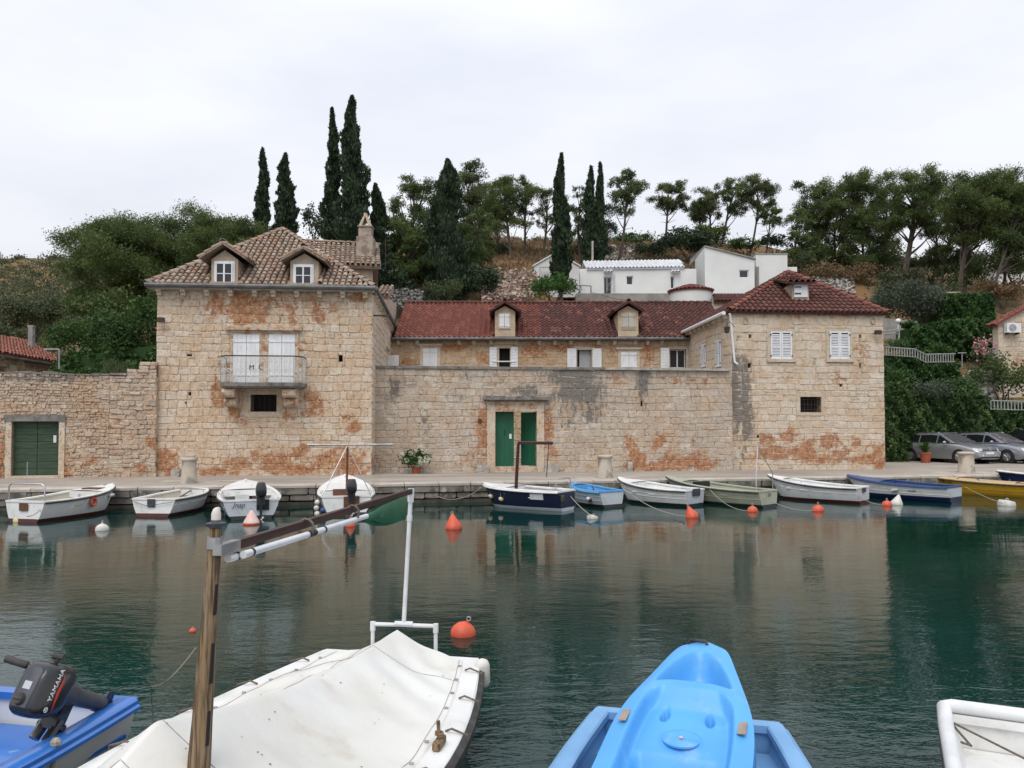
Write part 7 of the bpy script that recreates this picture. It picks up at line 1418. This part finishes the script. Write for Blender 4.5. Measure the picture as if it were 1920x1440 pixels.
# 8
t, h = boat('moored_boat', 'olive green boat with a dark locker and hand-painted name on its transom', S0(1440, 951), BW(1249, 24.7), 1.3, .47, .72, hull='olive_hull', inner='olive_hull', gun='olive_hull', tr=.78, deck_t=.74, thwarts=(.3, .5), strakes=(.6, .78)); text_mesh('Ris', .16, frame_matrix((-.067, .02, .36), (0, -1, 0), (0, 0, 1)), M['engine_grey'], 'lettering', t, .002, .35); b = MB(); b.box(h.L * .6, h.L * .66, -.3, .3, .3, .62); b.build('locker', M['black'], t)
mz = 2.3 - (836 - 800) * 22.6 / F; b = MB(); b.tube([(.1, .45, .47), (.1, .45, .95), (.3, .02, mz), (.1, -.45, .95), (.1, -.45, .47)], .016, 6); b.build('stern_frame', M['steel'], t, smooth=True)
# 9
t, h = boat('moored_boat', 'long white boat with a pale round transom beside the olive one', S0(1618, 943), BW(1439, 25.3), 1.35, .47, .72, tr=.8, deck_t=.78, thwarts=(.3, .52, .68), strakes=(.7,), trans='gel_dull', bottom='antifoul_red'); b = MB(); b.prism([(-.066, .14, .33), (-.066, -.1, .33), (-.066, -.1, .46), (-.066, .14, .46)], (.02, 0, 0)); b.build('motor_pad', M['engine_grey'], t)
# 10
t, h = boat('moored_boat', 'white and blue boat with a blue deck and blue waterline band', S0(1790, 942), BW(1587, 26.0), 1.35, .48, .66, hull='gel_white', inner='blue', gun='blue', rail='blue', bottom='antifoul_blue', tr=.8, deck_t=.6, thwarts=(.3,), strakes=(.6, .75), trans='gel_grey', wl=.17); fender(t, h.pt(.45, .7, 1) + Vector((0, .06, 0)), .05, .22, 'gel_dull', (1, .1, -.3))
# 11, 12
t, h = boat('moored_boat', 'yellow boat with a buff deck and painted number', S0(1990, 935), BW(1790, 26.7), 1.25, .42, .56, hull='yellow_hull', inner='buff', gun='buff', tr=.8, deck_t=.3, thwarts=(), strakes=(.6,), bottom='yellow_hull', L_=3.9)
q = (h.pt(.86, .8, 1) + h.pt(.78, .8, 1)) / 2; e1_ = (h.pt(.78, .8, 1) - h.pt(.9, .8, 1)); text_mesh('MN-231', .135, frame_matrix(q + Vector((0, .06, .0)), e1_, (0, .35, 1)), M['black'], 'lettering', t, .004)
b = MB(); zz = h.zs(.6) + .03; b.tube([(h.L * .75, .3, zz), (h.L * .72, .28, zz + .08), (h.L * .6, .28, zz + .08), (h.L * .57, .3, zz)], .015, 5); b.build('grab_rail', M['brown_wood'], t)
t, h = boat('moored_boat', 'white topped navy boat farthest along the quay', (21.0, 27.2), BW(1867, 27.25), 1.3, .52, .74, hull='antifoul_blue', inner='gel_white', gun='gel_white', rail='rubber', tr=.8, deck_t=.2, thwarts=(), gw=.1)
# ------------------------------------------------------------------ buoys and mooring lines
def buoy(u, v, kind, r, label, mat, tilt=0.0, mat2=None):
    p = Pz(u, v, 0); t = thing('mooring_buoy', p, label, 'buoy', 'mooring buoys'); Rm = Matrix.Rotation(tilt, 3, 'Y'); b = MB(); n = 16
    pr = {'cone': [(.75, -.5), (1, -.2), (1.0, .25), (.9, .45), (.2, 1.65), (.1, 1.75)], 'ball': [(.3, -.95), (.75, -.65), (1, 0), (.92, .4), (.7, .72), (.35, .93), (.12, 1.0), (.1, 1.16), (.04, 1.18)], 'block': [(.8, -.5), (1, -.3), (1, .3), (.85, .55), (.3, .6)]}[kind]
    b.loft([[p + Rm @ Vector((r * q * math.cos(2 * math.pi * k / n), r * q * math.sin(2 * math.pi * k / n), r * z)) for k in range(n)] for q, z in pr]); bd_ = b.build('float', M[mat], t, p, smooth=50)
    if mat2: b = MB(); b.loft([[p + Rm @ Vector((r * q * math.cos(2 * math.pi * k / n), r * q * math.sin(2 * math.pi * k / n), r * z)) for k in range(n)] for q, z in ((.76, -.52), (1.012, -.2), (1.012, .2), (.98, .22))]); b.build('lower_band', M[mat2], t, p, smooth=50)
    b = MB(); top = pr[-1][1] * r; b.tube([p + Rm @ Vector((.15 * r * math.cos(a), 0, top + .1 * r + .15 * r * math.sin(a))) for a in np.linspace(0, 6.28, 9)], .045 * r, 5); b.build('eye', M['steel'], t, p); return p
buoy(43, 977, 'cone', .23, 'pale yellow cone buoy at the stern of the first white boat', 'float_yellow')
buoy(191.5, 994, 'ball', .145, 'white ball buoy floating between the first two boats', 'float_white')
buoy(471.5, 983, 'cone', .19, 'pink and white cone buoy under the grey-white stern', 'float_pink', mat2='orange')
buoy(657, 987, 'cone', .12, 'small orange cone buoy just below the green oar blade', 'orange')
buoy(851, 991, 'cone', .19, 'orange cone buoy in open water left of the navy boat', 'orange', -.12)
buoy(1111, 972, 'block', .14, 'ragged white float on the navy boat stern line', 'float_white', .3)
buoy(1298, 970, 'cone', .17, 'tilted orange cone buoy below the notched white boat', 'orange', -.35)
buoy(1411, 959, 'ball', .15, 'orange ball buoy below the olive boat transom', 'orange')
buoy(1534, 958, 'ball', .165, 'orange ball buoy below the long white boat', 'orange')
buoy(1663, 948, 'ball', .15, 'orange ball buoy touching a white cone buoy', 'orange')
buoy(1681, 946, 'cone', .17, 'white cone buoy touching an orange ball buoy', 'float_white', .25)
buoy(1887, 947, 'block', .24, 'white block float in front of the yellow boat', 'float_white', .15)
buoy(868, 1190, 'ball', .145, 'large orange and white ball buoy behind the covered boat', 'orange', .35, None)
buoy(361, 1184, 'ball', .04, 'tiny orange float beside the wooden mast', 'orange')
line('mooring_line', [(xpx(1066, 21.6), 21.6, .42), Pz(1108, 966, .12)], .012, 'white rope from the navy stern to the ragged float', sag=.05)
line('mooring_line', [(xpx(1183, 22.2), 22.2, .35), Pz(1285, 968, .1)], .012, 'slack rope from the sky blue dinghy to the tilted orange cone', sag=.12)
line('mooring_line', [(xpx(1330, 22.7), 22.7, .45), Pz(1405, 958, .12)], .010, 'slack rope from the notched transom to an orange ball', sag=.16)
line('mooring_line', [(xpx(1420, 22.2), 22.2, .4), Pz(1528, 957, .12)], .010, 'slack rope from the olive boat to an orange ball', sag=.16)
line('mooring_line', [(xpx(1590, 23.5), 23.5, .4), Pz(1655, 947, .1)], .010, 'slack rope from the long white boat to the paired buoys', sag=.1)
line('mooring_line', [(xpx(1808, 25.5), 25.5, .3), Pz(1880, 944, .12)], .012, 'rope from the yellow bow to the white block float', sag=.03)
line('mooring_line', [(xpx(205, 21.3), 21.3, .62), (xpx(235, 22.0), 21.95, .6)], .010, 'short bow line of the first white boat', sag=.04)
line('mooring_line', [(xpx(812, 23.0), edgeY(-2.4) - .02, .25), (xpx(906, 22.7), 22.75, .55)], .010, 'rope from the quay wall to the navy bow', sag=.25)
line('mooring_line', [(xpx(86, 18.9), 18.9, .4), Pz(50, 968, .3)], .010, 'stern rope running to the pale yellow cone', sag=.08)

# ------------------------------------------------------------------ foreground: covered boat with mast and boom
M['tarp'] = nmat('tarp', (.69, .685, .655), (.62, .61, .56), 1.6, rough=.5, spec=.4, bump=.18, bscale=7, bdist=.03, c3=(.40, .29, .19), s3=2.3, lo3=.58, hi3=.76, f3=.5)
M['speck'] = nmat('speck', (.12, .10, .08), rough=.9)
sx_, sy_ = -.87, 6.02; dxy = Vector((-.195, -.98)).normalized(); Lc = 4.6
t, h = boat('covered_boat', 'white boat under a stained white tarpaulin with a wooden mast', (sx_, sy_), (sx_ + dxy.x * Lc, sy_ + dxy.y * Lc), 1.78, .52, .74, tr=.70, deck_t=.78, thwarts=(), gw=.13, group='boats in the foreground', n=26, gun='gel_white', railr=.04, p=.3)
FT = t; rows = []; g = random.Random(4)
NTX = 130
for i in range(NTX):
    x = .06 + i / (NTX - 1) * 4.0; tt = min(.95, x / Lc); yb = h.hb(tt) - .085; zg = h.zs(tt) + .035
    zr_ = np.interp(x, [.06, .5, 1.4, 2.4, 2.93, 3.3, 4.1], [.74, .755, .80, .98, 1.11, .98, .80]); row = []
    for j in range(81):
        w = -1 + j / 40; a = abs(w); f = (1 - a) ** 1.05; z = zg + (zr_ - zg) * f - .045 * math.sin(math.pi * a) * (1 + .3 * math.sin(x * 4))
        z -= .017 * math.exp(-((a - .93) / .16) ** 2) * abs(math.sin(math.pi * (x - .3) / .571)) + .006 * math.exp(-((a - .7) / .3) ** 2) * math.sin(x * 11 + w * 6 + 2 * math.sin(x * 3)) * (.5 + .5 * math.sin(x * 1.7 + w * 2)); z += .012 * math.sin(x * 7 + w * 4) * (1 - a) * a * 4 + .010 * math.sin(x * 17 - w * 9) * a * (1 - a) * 4 * (.5 + .5 * math.sin(x * 2.3)) + .008 * math.sin(x * 2 * math.pi / .5) * a ** 3
        y = yb * w + .0 * x
        if a > .97: z -= .035
        row.append((x, y, z))
    rows.append(row)
b = MB(); b.grid(rows); b.grid([[(.06, h.hb(0) * .93 * w, h.zs(0) - .02) for w in np.linspace(-1, 1, 81)], rows[0]]); tp_ = b.build('tarpaulin', M['tarp'], t, smooth='all', fix=False)
# seams and hems
for wv in (-.9, .9, -.32):
    b = MB(); b.tube([Vector(rows[i][int(round((wv + 1) * 40))]) + Vector((0, 0, .002)) for i in range(0, NTX, 2)], .0018, 4); b.build('seam', M['rope'], tp_)
for i in (16, 91, 99): b = MB(); b.tube([Vector(rows[i][j]) + Vector((0, 0, .002)) for j in range(1, 80)], .0016, 4); b.build('seam', M['rope'], tp_)
for i in range(8, 122, 18):
    for side in (0, 80):
        q = Vector(rows[i][side]); o_ = h.pt(min(.95, q.x / Lc), 1, 1 if side else -1); b = MB(); b.tube([q + Vector((0, 0, .03)), (q + o_) / 2 + Vector((.02, 0, .05)), o_ + Vector((.03, (.05 if side else -.05), .02)), o_ + Vector((.03, (.05 if side else -.05), -.08))], .007, 5); b.build('lashing', M['rope_dark'], t)
g = random.Random(8); b = MB()
for i in range(70): q = Vector(rows[g.randrange(4, NTX - 4)][g.randrange(8, 72)]); r = g.uniform(.003, .007); b.add([q + Vector((r * math.cos(a) * g.uniform(.7, 1.3), r * math.sin(a), .004)) for a in (0, 1.5, 3, 4.5)], [(0, 1, 2, 3)])
b.build('bird_specks', M['speck'], tp_, fix=False)['kind'] = 'stuff'
for i in range(6, NTX - 6, 9):
    for j in (3, 77): q = Vector(rows[i][j]); b = MB(); b.tube([q + Vector((.011 * math.cos(a), .011 * math.sin(a), .006)) for a in np.linspace(0, 6.28, 9)], .004, 5); b.build('eyelet', M['grey_metal'], tp_)
# wooden mast, near-black raised strips painting the shade in its slots, lamp on top
mb_, mt_ = local(t, P(370, 1470, 3.1)), local(t, P(405, 985, 3.1)); ax_ = (mt_ - mb_)
def mast_pt(f): return mb_ + ax_ * f
b = MB(); b.tube([mast_pt(f) for f in np.linspace(-.35, 1, 10)], [.046 - .022 * max(0, f) + .0015 * math.sin(f * 23) for f in np.linspace(-.35, 1, 10)], 9); ms = b.build('mast', M['wood'], t, smooth=50)
cam_l = (local(t, (0, 0, EYE)) - mast_pt(.5)); cam_l.z = 0; cam_l.normalize(); sdv = Vector((0, 0, 1)).cross(cam_l)
for (v0, v1) in ((1095, 1152), (1205, 1280), (1331, 1395)):
    f0, f1 = (1470 - v1) / (1470 - 985), (1470 - v0) / (1470 - 985); fm = (f0 + f1) / 2; nrm = (cam_l * .80 + sdv * .6).normalized(); rr = .046 - .022 * fm; c0, c1 = mast_pt(f0) + nrm * (rr * .93), mast_pt(f1) + nrm * (rr * .9); tv = Vector((0, 0, 1)).cross(nrm) * .007
    b = MB(); b.prism([c0 - tv, c0 + tv, c0.lerp(c1, .1) + tv * 1.1, c1 + tv * .8, c1 - tv * .8], nrm * .006); b.build('slot_shade_strip', M['void'], ms)
c = mast_pt(1.0); b = MB(); b.lathe(c, [(.026, -.01), (.036, .0), (.038, .010), (.022, .014), (.016, .03), (.015, .045), (.01, .06), (.003, .064)], 14); b.build('mast_lamp', M['engine_grey'], t, smooth=50); b = MB(); b.lathe(c, [(.019, .016), (.0185, .048), (.011, .066), (.002, .072)], 12); b.build('lamp_glass', M['float_white'], t, smooth=50)
# boom, bracket, oars
bA, bB = local(t, P(414, 1030, 3.1)), local(t, P(771, 921, 6.05)); bd_ = (bB - bA); e = bd_.normalized(); sv = e.cross(Vector((0, 0, 1))).normalized()
b = MB(); hw_, hh = .016, .019; b.loft([[q + sv * (hw_ * a) + Vector((0, 0, hh * c_)) for a, c_ in ((-1, -1), (1, -1), (1, 1), (-1, 1))] for q in (bA + e * .02, bB)]); b.build('boom', M['maroon'], t)
b = MB(); b.tube([mast_pt(.91), mast_pt(.91) + Vector((0, 0, .001)), mast_pt(.955)], .03, 10); b.loft([[q + sv * (.019 * a) + Vector((0, 0, .021 * c_)) for a, c_ in ((-1, -1), (1, -1), (1, 1), (-1, 1))] for q in (bA - e * .03, bA + e * .13)]); b.build('boom_bracket', M['grey_metal'], t)
camd = (local(t, (0, 0, EYE)) - bA); side = sv if sv.dot(camd) > 0 else -sv
def oar(ofs, s0, s1, blade, nm, label=None):
    p = bA + e * s0 + side * ofs[0] + Vector((0, 0, ofs[1])); q = bA + e * s1 + side * ofs[0] + Vector((0, 0, ofs[2])); o = thing(nm, (0, 0, 0), label, 'oar', 'oars lashed under the boom'); o.matrix_world = Matrix.Translation(t.location) @ Matrix.Rotation(t.rotation_euler.z, 4, 'Z')
    b = MB(); b.tube([p, q], .0165, 10); b.build('shaft', M['pvc'], o, smooth=True); 
    for c0, c1, cr in ((.04, .05, .0185), (.42, .48, .0185), (.55, .56, .020)): b = MB(); b.tube([p + (q - p) * c0, p + (q - p) * c1], cr, 10); b.build('collar', M['rubber'], o, smooth=True)
    d = (q - p).normalized(); up = Vector((0, 0, 1)); rings = []
    for f, w in ((-.02, .018), (.15, .03), (.35, .06), (.7, .082), (.95, .085), (1.0, .07)):
        c_ = q + d * blade * f - up * (w * .35); rings.append([c_ + up * (w * a) + side * (.011 * k) for a, k in ((-1, 0), (-.6, 1), (.6, 1), (1, 0), (.6, -1), (-.6, -1))])
    b = MB(); b.loft(rings); b.build('blade', M['blade'], o, smooth=40)
M['blade'] = nmat('blade', (.018, .13, .065), (.012, .10, .05), 4, rough=.45, c3=(.25, .36, .28), s3=20, lo3=.66, hi3=.72, f3=.7)
oar((.035, -.04, -.06), .12, 1.75, .95, 'oar', 'oar with a green blade lashed under the maroon boom')
oar((.0, -.048, -.07), .06, 1.7, .9, 'oar', 'second oar hidden behind the green-bladed one')
for f in (.28, .52): q = bA + bd_ * f; b = MB(); b.tube([q + side * (.036 * math.cos(a)) * 1.1 + side * .016 + Vector((0, 0, -.018 + .045 * math.sin(a))) for a in np.linspace(0, 6.28, 12)], .008, 5); b.build('lashing', M['rope_dark'], t)
# PVC prop and stern frame
pT, pB = local(t, P(771, 916, 6.05)), local(t, P(757, 1170, 6.05)); b = MB(); b.tube([pT, pB], .017, 10); b.tube([pT.lerp(pB, .2), pT.lerp(pB, .24)], .022, 10); b.tube([pT + Vector((0, 0, .0)), pT.lerp(pB, .1)], .026, 8); b.build('boom_prop', M['pvc'], t, smooth=40)
fL, fR = local(t, P(699, 1170, 6.05)), local(t, P(817, 1174, 6.05)); b = MB(); dn = Vector((0, 0, -.35)); b.tube([fL + dn, fL], .016, 8); b.tube([fL, fR], .016, 8); b.tube([fR, fR + dn], .016, 8)
for q in (fL, fR): b.tube([q + Vector((0, 0, -.05)), q + Vector((0, 0, .018))], .022, 8)
q = pB; b.tube([q + (fL - fR).normalized() * .07, q - (fL - fR).normalized() * .07], .022, 8); b.build('stern_frame', M['pvc'], t, smooth=40)
sd2 = 1 if local(t, (0.6, 5, .5)).y > 0 else -1
for tt, zz in ((.035, .48), (.47, .42)): q = h.pt(tt, .8, sd2) + Vector((0, sd2 * .08, 0)); fender(t, (q.x, q.y, zz), .055, .22, 'float_white', (.15, 0, 1), None); b = MB(); b.tube([(q.x, q.y, zz + .1), h.pt(tt, 1, sd2) + Vector((0, 0, .03))], .006, 4); b.build('fender_rope', M['rope'], t)
q = h.pt(.36, 1, sd2) + Vector((0, -sd2 * .07, .03)); b = MB(); b.bev(q.x - .07, q.x + .07, q.y - .022, q.y + .022, q.z - .01, q.z + .04, .008); b.tube([q, q + Vector((.02, 0, .14))], .010, 6); b.tube([q + Vector((.02 * math.cos(a), .02 * math.sin(a), .05 + .002 * a)) for a in np.linspace(0, 12, 20)], .006, 5); b.build('rowlock_block', M['wood'], t)
line('mooring_line', [Vector((xpx(372, 3.12), 3.12, 1.41)), Pz(283, 1286, .0)], .003, 'thin line from the wooden mast down to the water', sag=.05)

# ------------------------------------------------------------------ foreground: blue dinghy with the tilted outboard
M['deck_blue'] = nmat('deck_blue', (.035, .16, .50), (.028, .13, .43), 3, rough=.3, coat=.3, c3=(.35, .42, .5), s3=9, lo3=.64, hi3=.72, f3=.6)
t, h = boat('blue_dinghy', 'blue and white dinghy with a tilted black outboard', (-2.96, 5.05), (-2.96 - .2 * 3.6, 5.05 - .98 * 3.6), 1.36, .56, .70, hull='gel_white', inner='deck_blue', gun='deck_blue', rail='deck_blue', tr=.86, deck_t=.85, thwarts=(.32,), gw=.12, group='boats in the foreground', n=26, floor=.14, sterndeck=.18, railr=.02, strakes=(.55,), p=.3)
LF = Matrix.Rotation(-t.rotation_euler.z, 4, 'Z') @ Matrix.Translation(-Vector(t.location))
pc_ = P(80, 1293, 4.3); ES = .82
zw = Vector((-.10, -.88, .46)).normalized(); xw = Vector((.20, .42, .88)); xw = (xw - zw * xw.dot(zw)).normalized()
zc_ = LF.to_3x3() @ zw; xc_ = LF.to_3x3() @ xw; yc_ = zc_.cross(xc_); cc_ = LF @ pc_      # motor tilted up: x = its fore-and-aft axis, z = its top
def X(p): return cc_ + (xc_ * p[0] + yc_ * p[1] + zc_ * p[2]) * ES
def sq(c_, e_): return abs(c_) ** e_ * (1 if c_ > 0 else -1)
b = MB(); rings = []
for z, sx2, sy2, ox in ((-.16, .09, .07, .02), (-.15, .14, .10, .02), (-.10, .17, .118, .015), (.0, .18, .122, .0), (.08, .175, .118, -.01), (.125, .155, .10, -.015), (.145, .12, .075, -.02), (.15, .05, .03, -.02)): rings.append([X((ox + sx2 * sq(math.cos(a), .5), sy2 * sq(math.sin(a), .5), z)) for a in np.linspace(0, 2 * math.pi, 29)[:-1]])
b.loft(rings); cw_ = b.build('outboard_cowl', M['engine'], t, smooth=50)
b = MB(); b.loft([[X((x_, y_ * k, z)) for x_, y_ in ((-.13, -.05), (.10, -.06), (.13, -.04), (.13, .04), (.10, .06), (-.13, .05))] for z, k in ((.12, 1.1), (.152, 1.0), (.156, .9))]); b.build('cowl_panel', M['engine_grey'], cw_, smooth=40)
b = MB(); b.loft([[X((x_, y_, z)) for x_, y_ in ((-.02, -.025), (.03, -.025), (.03, .03), (-.02, .03))] for z in (.15, .160)]); b.build('badge', M['steel'], cw_); b = MB(); b.tube([X((-.085, .01, .15)), X((-.085, .01, .185))], [.034, .028], 12); b.tube([X((-.085, -.02, .18)), X((-.085, .04, .18))], .009, 6); b.build('fuel_cap', M['rubber'], cw_)
M['decal'] = nmat('decal', (.62, .63, .64), rough=.4); M['decal_red'] = nmat('decal_red', (.5, .05, .03), rough=.4)
text_mesh('YAMAHA', .042, frame_matrix(X((.04, -.124, .055)), xc_, zc_), M['decal'], 'lettering', cw_, .002, .12)
b = MB(); b.tube([X((-.115 + .016 * math.cos(a), -.124, .05 + .016 * math.sin(a))) for a in np.linspace(0, 6.28, 13)], .002, 5)
for a in (1.57, 3.67, 5.76): b.tube([X((-.115, -.124, .05)), X((-.115 + .016 * math.cos(a), -.124, .05 + .016 * math.sin(a)))], .0025, 5)
b.build('emblem', M['decal'], cw_)
b = MB(); b.prism([X((-.12, -.1215, -.01)), X((.08, -.1225, .0)), X((.11, -.1225, .012)), X((.0, -.1225, .022))], -yc_ * .003); b.build('stripe', M['decal_red'], cw_)
b = MB(); b.tube([X((.0, 0, -.14)), X((.0, 0, -.24)), X((.01, 0, -.30)), X((.01, 0, -.33)), X((.01, 0, -.62)), X((.01, 0, -.64)), X((.01, 0, -.70))], [.075, .07, .065, .052, .048, .055, .04], 12); b.build('outboard_leg', M['engine_grey'], cw_, smooth=40)
b = MB(); b.prism([X((-.03, -.008, -.68)), X((.10, -.008, -.72)), X((.10, -.008, -.80)), X((-.06, -.008, -.80))], yc_ * .016); b.build('skeg', M['engine'], cw_)
b = MB(); b.tube([X((.08, .10, -.06)), X((.12, .18, -.02)), X((.13, .22, .0))], [.014, .014, .014], 8); b.tube([X((.125, .20, -.01)), X((.135, .34, .04))], .021, 10); b.build('tiller_grip', M['rubber'], cw_, smooth=40); b = MB(); b.tube([X((.16, -.02, .02)), X((.215, -.03, .03))], .012, 6); b.tube([X((.215, .01, .03)), X((.22, -.07, .03))], .017, 8); b.build('starter_handle', M['rubber'], cw_)
b = MB(); b.loft([[X((x_, y_, z)) for x_, y_ in ((-.22, -.06), (.06, -.06), (.06, .06), (-.22, .06))] for z in (-.30, -.2)]); b.tube([X((-.2, -.1, -.25)), X((-.2, .1, -.25))], .02, 8); b.tube([X((-.16, -.05, -.25)), X((-.3, -.05, -.2))], .03, 8); b.tube([X((-.16, .05, -.25)), X((-.3, .05, -.2))], .03, 8); b.build('clamp_bracket', M['engine'], cw_)
q = h.pt(.2, 1, 1 if local(t, (-2, 4.5, .5)).y > 0 else -1); b = MB(); b.tube([q + Vector((0, 0, .03)), q + Vector((.02, 0, -.1)), q + Vector((.15, .02, -.3))], .012, 6); b.ball(q + Vector((0, 0, .03)), .028, 8, 5); b.build('rope', M['rope'], t)

# ------------------------------------------------------------------ foreground: pale blue dinghy carrying the kayak
M['dinghy_blue'] = nmat('dinghy_blue', (.20, .40, .66), (.16, .34, .58), 2.5, rough=.45, c3=(.12, .14, .15), s3=6, lo3=.62, hi3=.74, f3=.55)
t, h = boat('pale_blue_dinghy', 'square-ended pale blue dinghy under the blue kayak', (1.10, 4.92), (1.10 - .24 * 3, 4.92 - .97 * 3), 1.36, .46, .55, hull='dinghy_blue', inner='dinghy_blue', gun='dinghy_blue', rail='dinghy_blue', tr=.83, deck_t=.95, thwarts=(.5,), gw=.09, group='boats in the foreground', n=22, floor=.16, p=.22, railr=.03, sterndeck=.10)
M['kayak'] = nmat('kayak', (.095, .37, .73), (.08, .33, .69), 2, rough=.42, spec=.4, c3=(.30, .48, .68), s3=5.0, lo3=.55, hi3=.75, f3=.5, bump=.08, bscale=60)
nose = Vector((1.268, 5.10)); dk = Vector((.37, .929)).normalized(); Lk = 2.7; tail = nose - dk * Lk
t = thing('kayak', (tail.x, tail.y, .39), 'bright blue sit-on-top kayak lying across the pale blue dinghy', 'kayak', 'boats in the foreground', math.atan2(dk.y, dk.x))
KF = [0, .03, .1, .25, .4, .596, .674, .742, .818, .905, .955, .985, .995, 1]; KW = [.03, .14, .25, .35, .375, .378, .368, .337, .28, .205, .165, .132, .118, .085]
KX = np.linspace(-.1, 1.1, 601); KY = np.interp(KX, KF, KW); KY[KX > 1] = KW[-1]; KS = np.convolve(np.pad(KY, 30, mode='edge'), np.hanning(61) / np.hanning(61).sum(), 'valid')
def khw(f): return float(np.interp(f, KX, KS)) * (1.02 if f < .97 else 1.02 * math.sqrt(max(.05, 1 - ((f - .97) / .034) ** 2)))
def sm(x, a, c_): q = min(1, max(0, (x - a) / (c_ - a))); return q * q * (3 - 2 * q)
def kz(f, w):
    z = .20 + .30 * sm(f, .35, 1.05) - .055 * abs(w) ** 3 * (1 - .75 * sm(f, .8, 1.0))
    def rec(f0, f1, wm, dep, e=.02, ew=.14): 
        return dep * sm(f, f0, f0 + e) * (1 - sm(f, f1 - e, f1)) * (1 - sm(abs(w), wm - ew, wm))
    if .79 < f < .96: z -= .17 * (1 - sm(math.hypot((f - .80) / .148, w / .80), .70, 1.0)) * sm(f, .795, .818)
    nar = .17 * sm(f, .73, .785); z -= rec(.18, .785, .74 - nar, .105, .045, .11) + rec(.15, .61, .64, .11, .04, .16)
    z += .035 * math.exp(-((f - .60) / .02) ** 2) * (1 - sm(abs(w), .3, .6)) * 0
    z -= .012 * (1 - sm(math.hypot((f - .645) * 2.7 / .09, w * .38 / .115), .93, 1.05)) * -1 * .8
    for s in (-.36, .36): z -= .08 * (1 - sm(math.hypot((f - .725) / .022, (w - s) / .075), .6, 1.0))
    return z
rows = []; nf, nw = 240, 81
for i in range(nf):
    f = i / (nf - 1); hw2 = max(.012, khw(min(f, .9985))); rows.append([(f * Lk, hw2 * w, kz(f, w)) for w in np.linspace(-1, 1, nw)])
b = MB(); b.grid(rows); b.build('deck', M['kayak'], t, smooth='all', fix=False)
b = MB(); rows2 = []
for i in range(0, nf, 2):
    r = rows[i]; a, c_ = Vector(r[0]), Vector(r[-1]); ring = [a + Vector((0, 0, 0))]
    for k in range(1, 12): q = k / 12; m = a.lerp(c_, q); ring.append(Vector((m.x, a.y * math.cos(math.pi * q) * (1.06 if 0 < q < 1 else 1), a.z - .23 * math.sin(math.pi * q) ** .55)))
    ring.append(c_); rows2.append(ring)
b.grid(rows2); b.build('hull', M['kayak'], t, smooth='all', fix=False)
b = MB(); z = kz(.985, 0); hx = Lk * .985; b.tube([(hx - .01, -.02, z - .005), (hx, -.01, z + .018), (hx, .09, z + .018), (hx - .01, .1, z - .005)], .012, 8); b.build('carry_handle', M['rubber'], t)
b = MB(); b.lathe((Lk * .645, 0, kz(.645, 0) + .0), [(.10, -.01), (.102, .001), (.098, .004), (.03, .005), (.012, .005)], 24); b.build('hatch', M['kayak'], t, smooth=40); b = MB(); b.lathe((Lk * .645, 0, kz(.645, 0) + .012), [(.012, 0), (.01, .004)], 10); b.build('plug', M['float_pink'], t)
M['strap'] = nmat('strap', (.33, .27, .23), (.24, .19, .16), 12, rough=.9)
for s, fx in ((.84, .655), (-.84, .665)):
    x0 = Lk * fx; yy = khw(fx) * s; b = MB(); b.hexa([(x0 - .07, yy - .022, kz(fx, s) + .006), (x0 + .07, yy - .022, kz(fx, s) + .016), (x0 + .07, yy + .022, kz(fx, s) + .012), (x0 - .07, yy + .022, kz(fx, s) + .004), (x0 - .07, yy - .022, kz(fx, s) + .010), (x0 + .07, yy - .022, kz(fx, s) + .022), (x0 + .07, yy + .022, kz(fx, s) + .018), (x0 - .07, yy + .022, kz(fx, s) + .008)]); b.build('pad', M['strap'], t)
# ------------------------------------------------------------------ foreground: white boat with the tube rail
t, h = boat('white_tube_boat', 'white boat with a thick white tube rail at the picture edge', (3.53, 4.98), (3.53 - .42 * 3.3, 4.98 - .9 * 3.3), 1.42, .36, .46, inner='gel_white', gun='gel_white', tr=.95, deck_t=.9, thwarts=(.45,), gw=.05, group='boats in the foreground', n=22, floor=.16, p=.25)
z = .42; ws = 1 if local(t, (2.4, 4.6, .5)).y > 0 else -1
b = MB(); y = h.hb(0) * 1.0; b.tube([h.pt(.75, 1, ws) + Vector((0, 0, .05)), h.pt(.4, 1, ws) + Vector((0, 0, .06)), h.pt(.12, 1, ws) + Vector((0, 0, .06)), (.05, ws * (y - .0), z), (.0, ws * (y - .05), z), (-.0, -ws * (y - .05), z), (.05, -ws * y, z), h.pt(.3, 1, -ws) + Vector((0, 0, .06))], .045, 12); b.build('tube_rail', M['pvc'], t, smooth=50)
b = MB(); b.tube([(.25, ws * .66, z - .02), (.75, ws * .1, z - .1), (1.0, -ws * .2, z - .06)], .007, 5); b.tube([(.25, ws * .66, z - .02), (.36, ws * .55, z - .12), (.55, ws * .62, z - .04)], .008, 5); b.build('rope', M['rope_dark'], t)
b = MB(); b.tube([h.pt(.45, 1, ws) + Vector((.05 * math.cos(a), .0, .06 + .055 * math.sin(a))) for a in np.linspace(0, 6.28, 10)], .012, 5); b.build('lashing', M['rope_dark'], t)
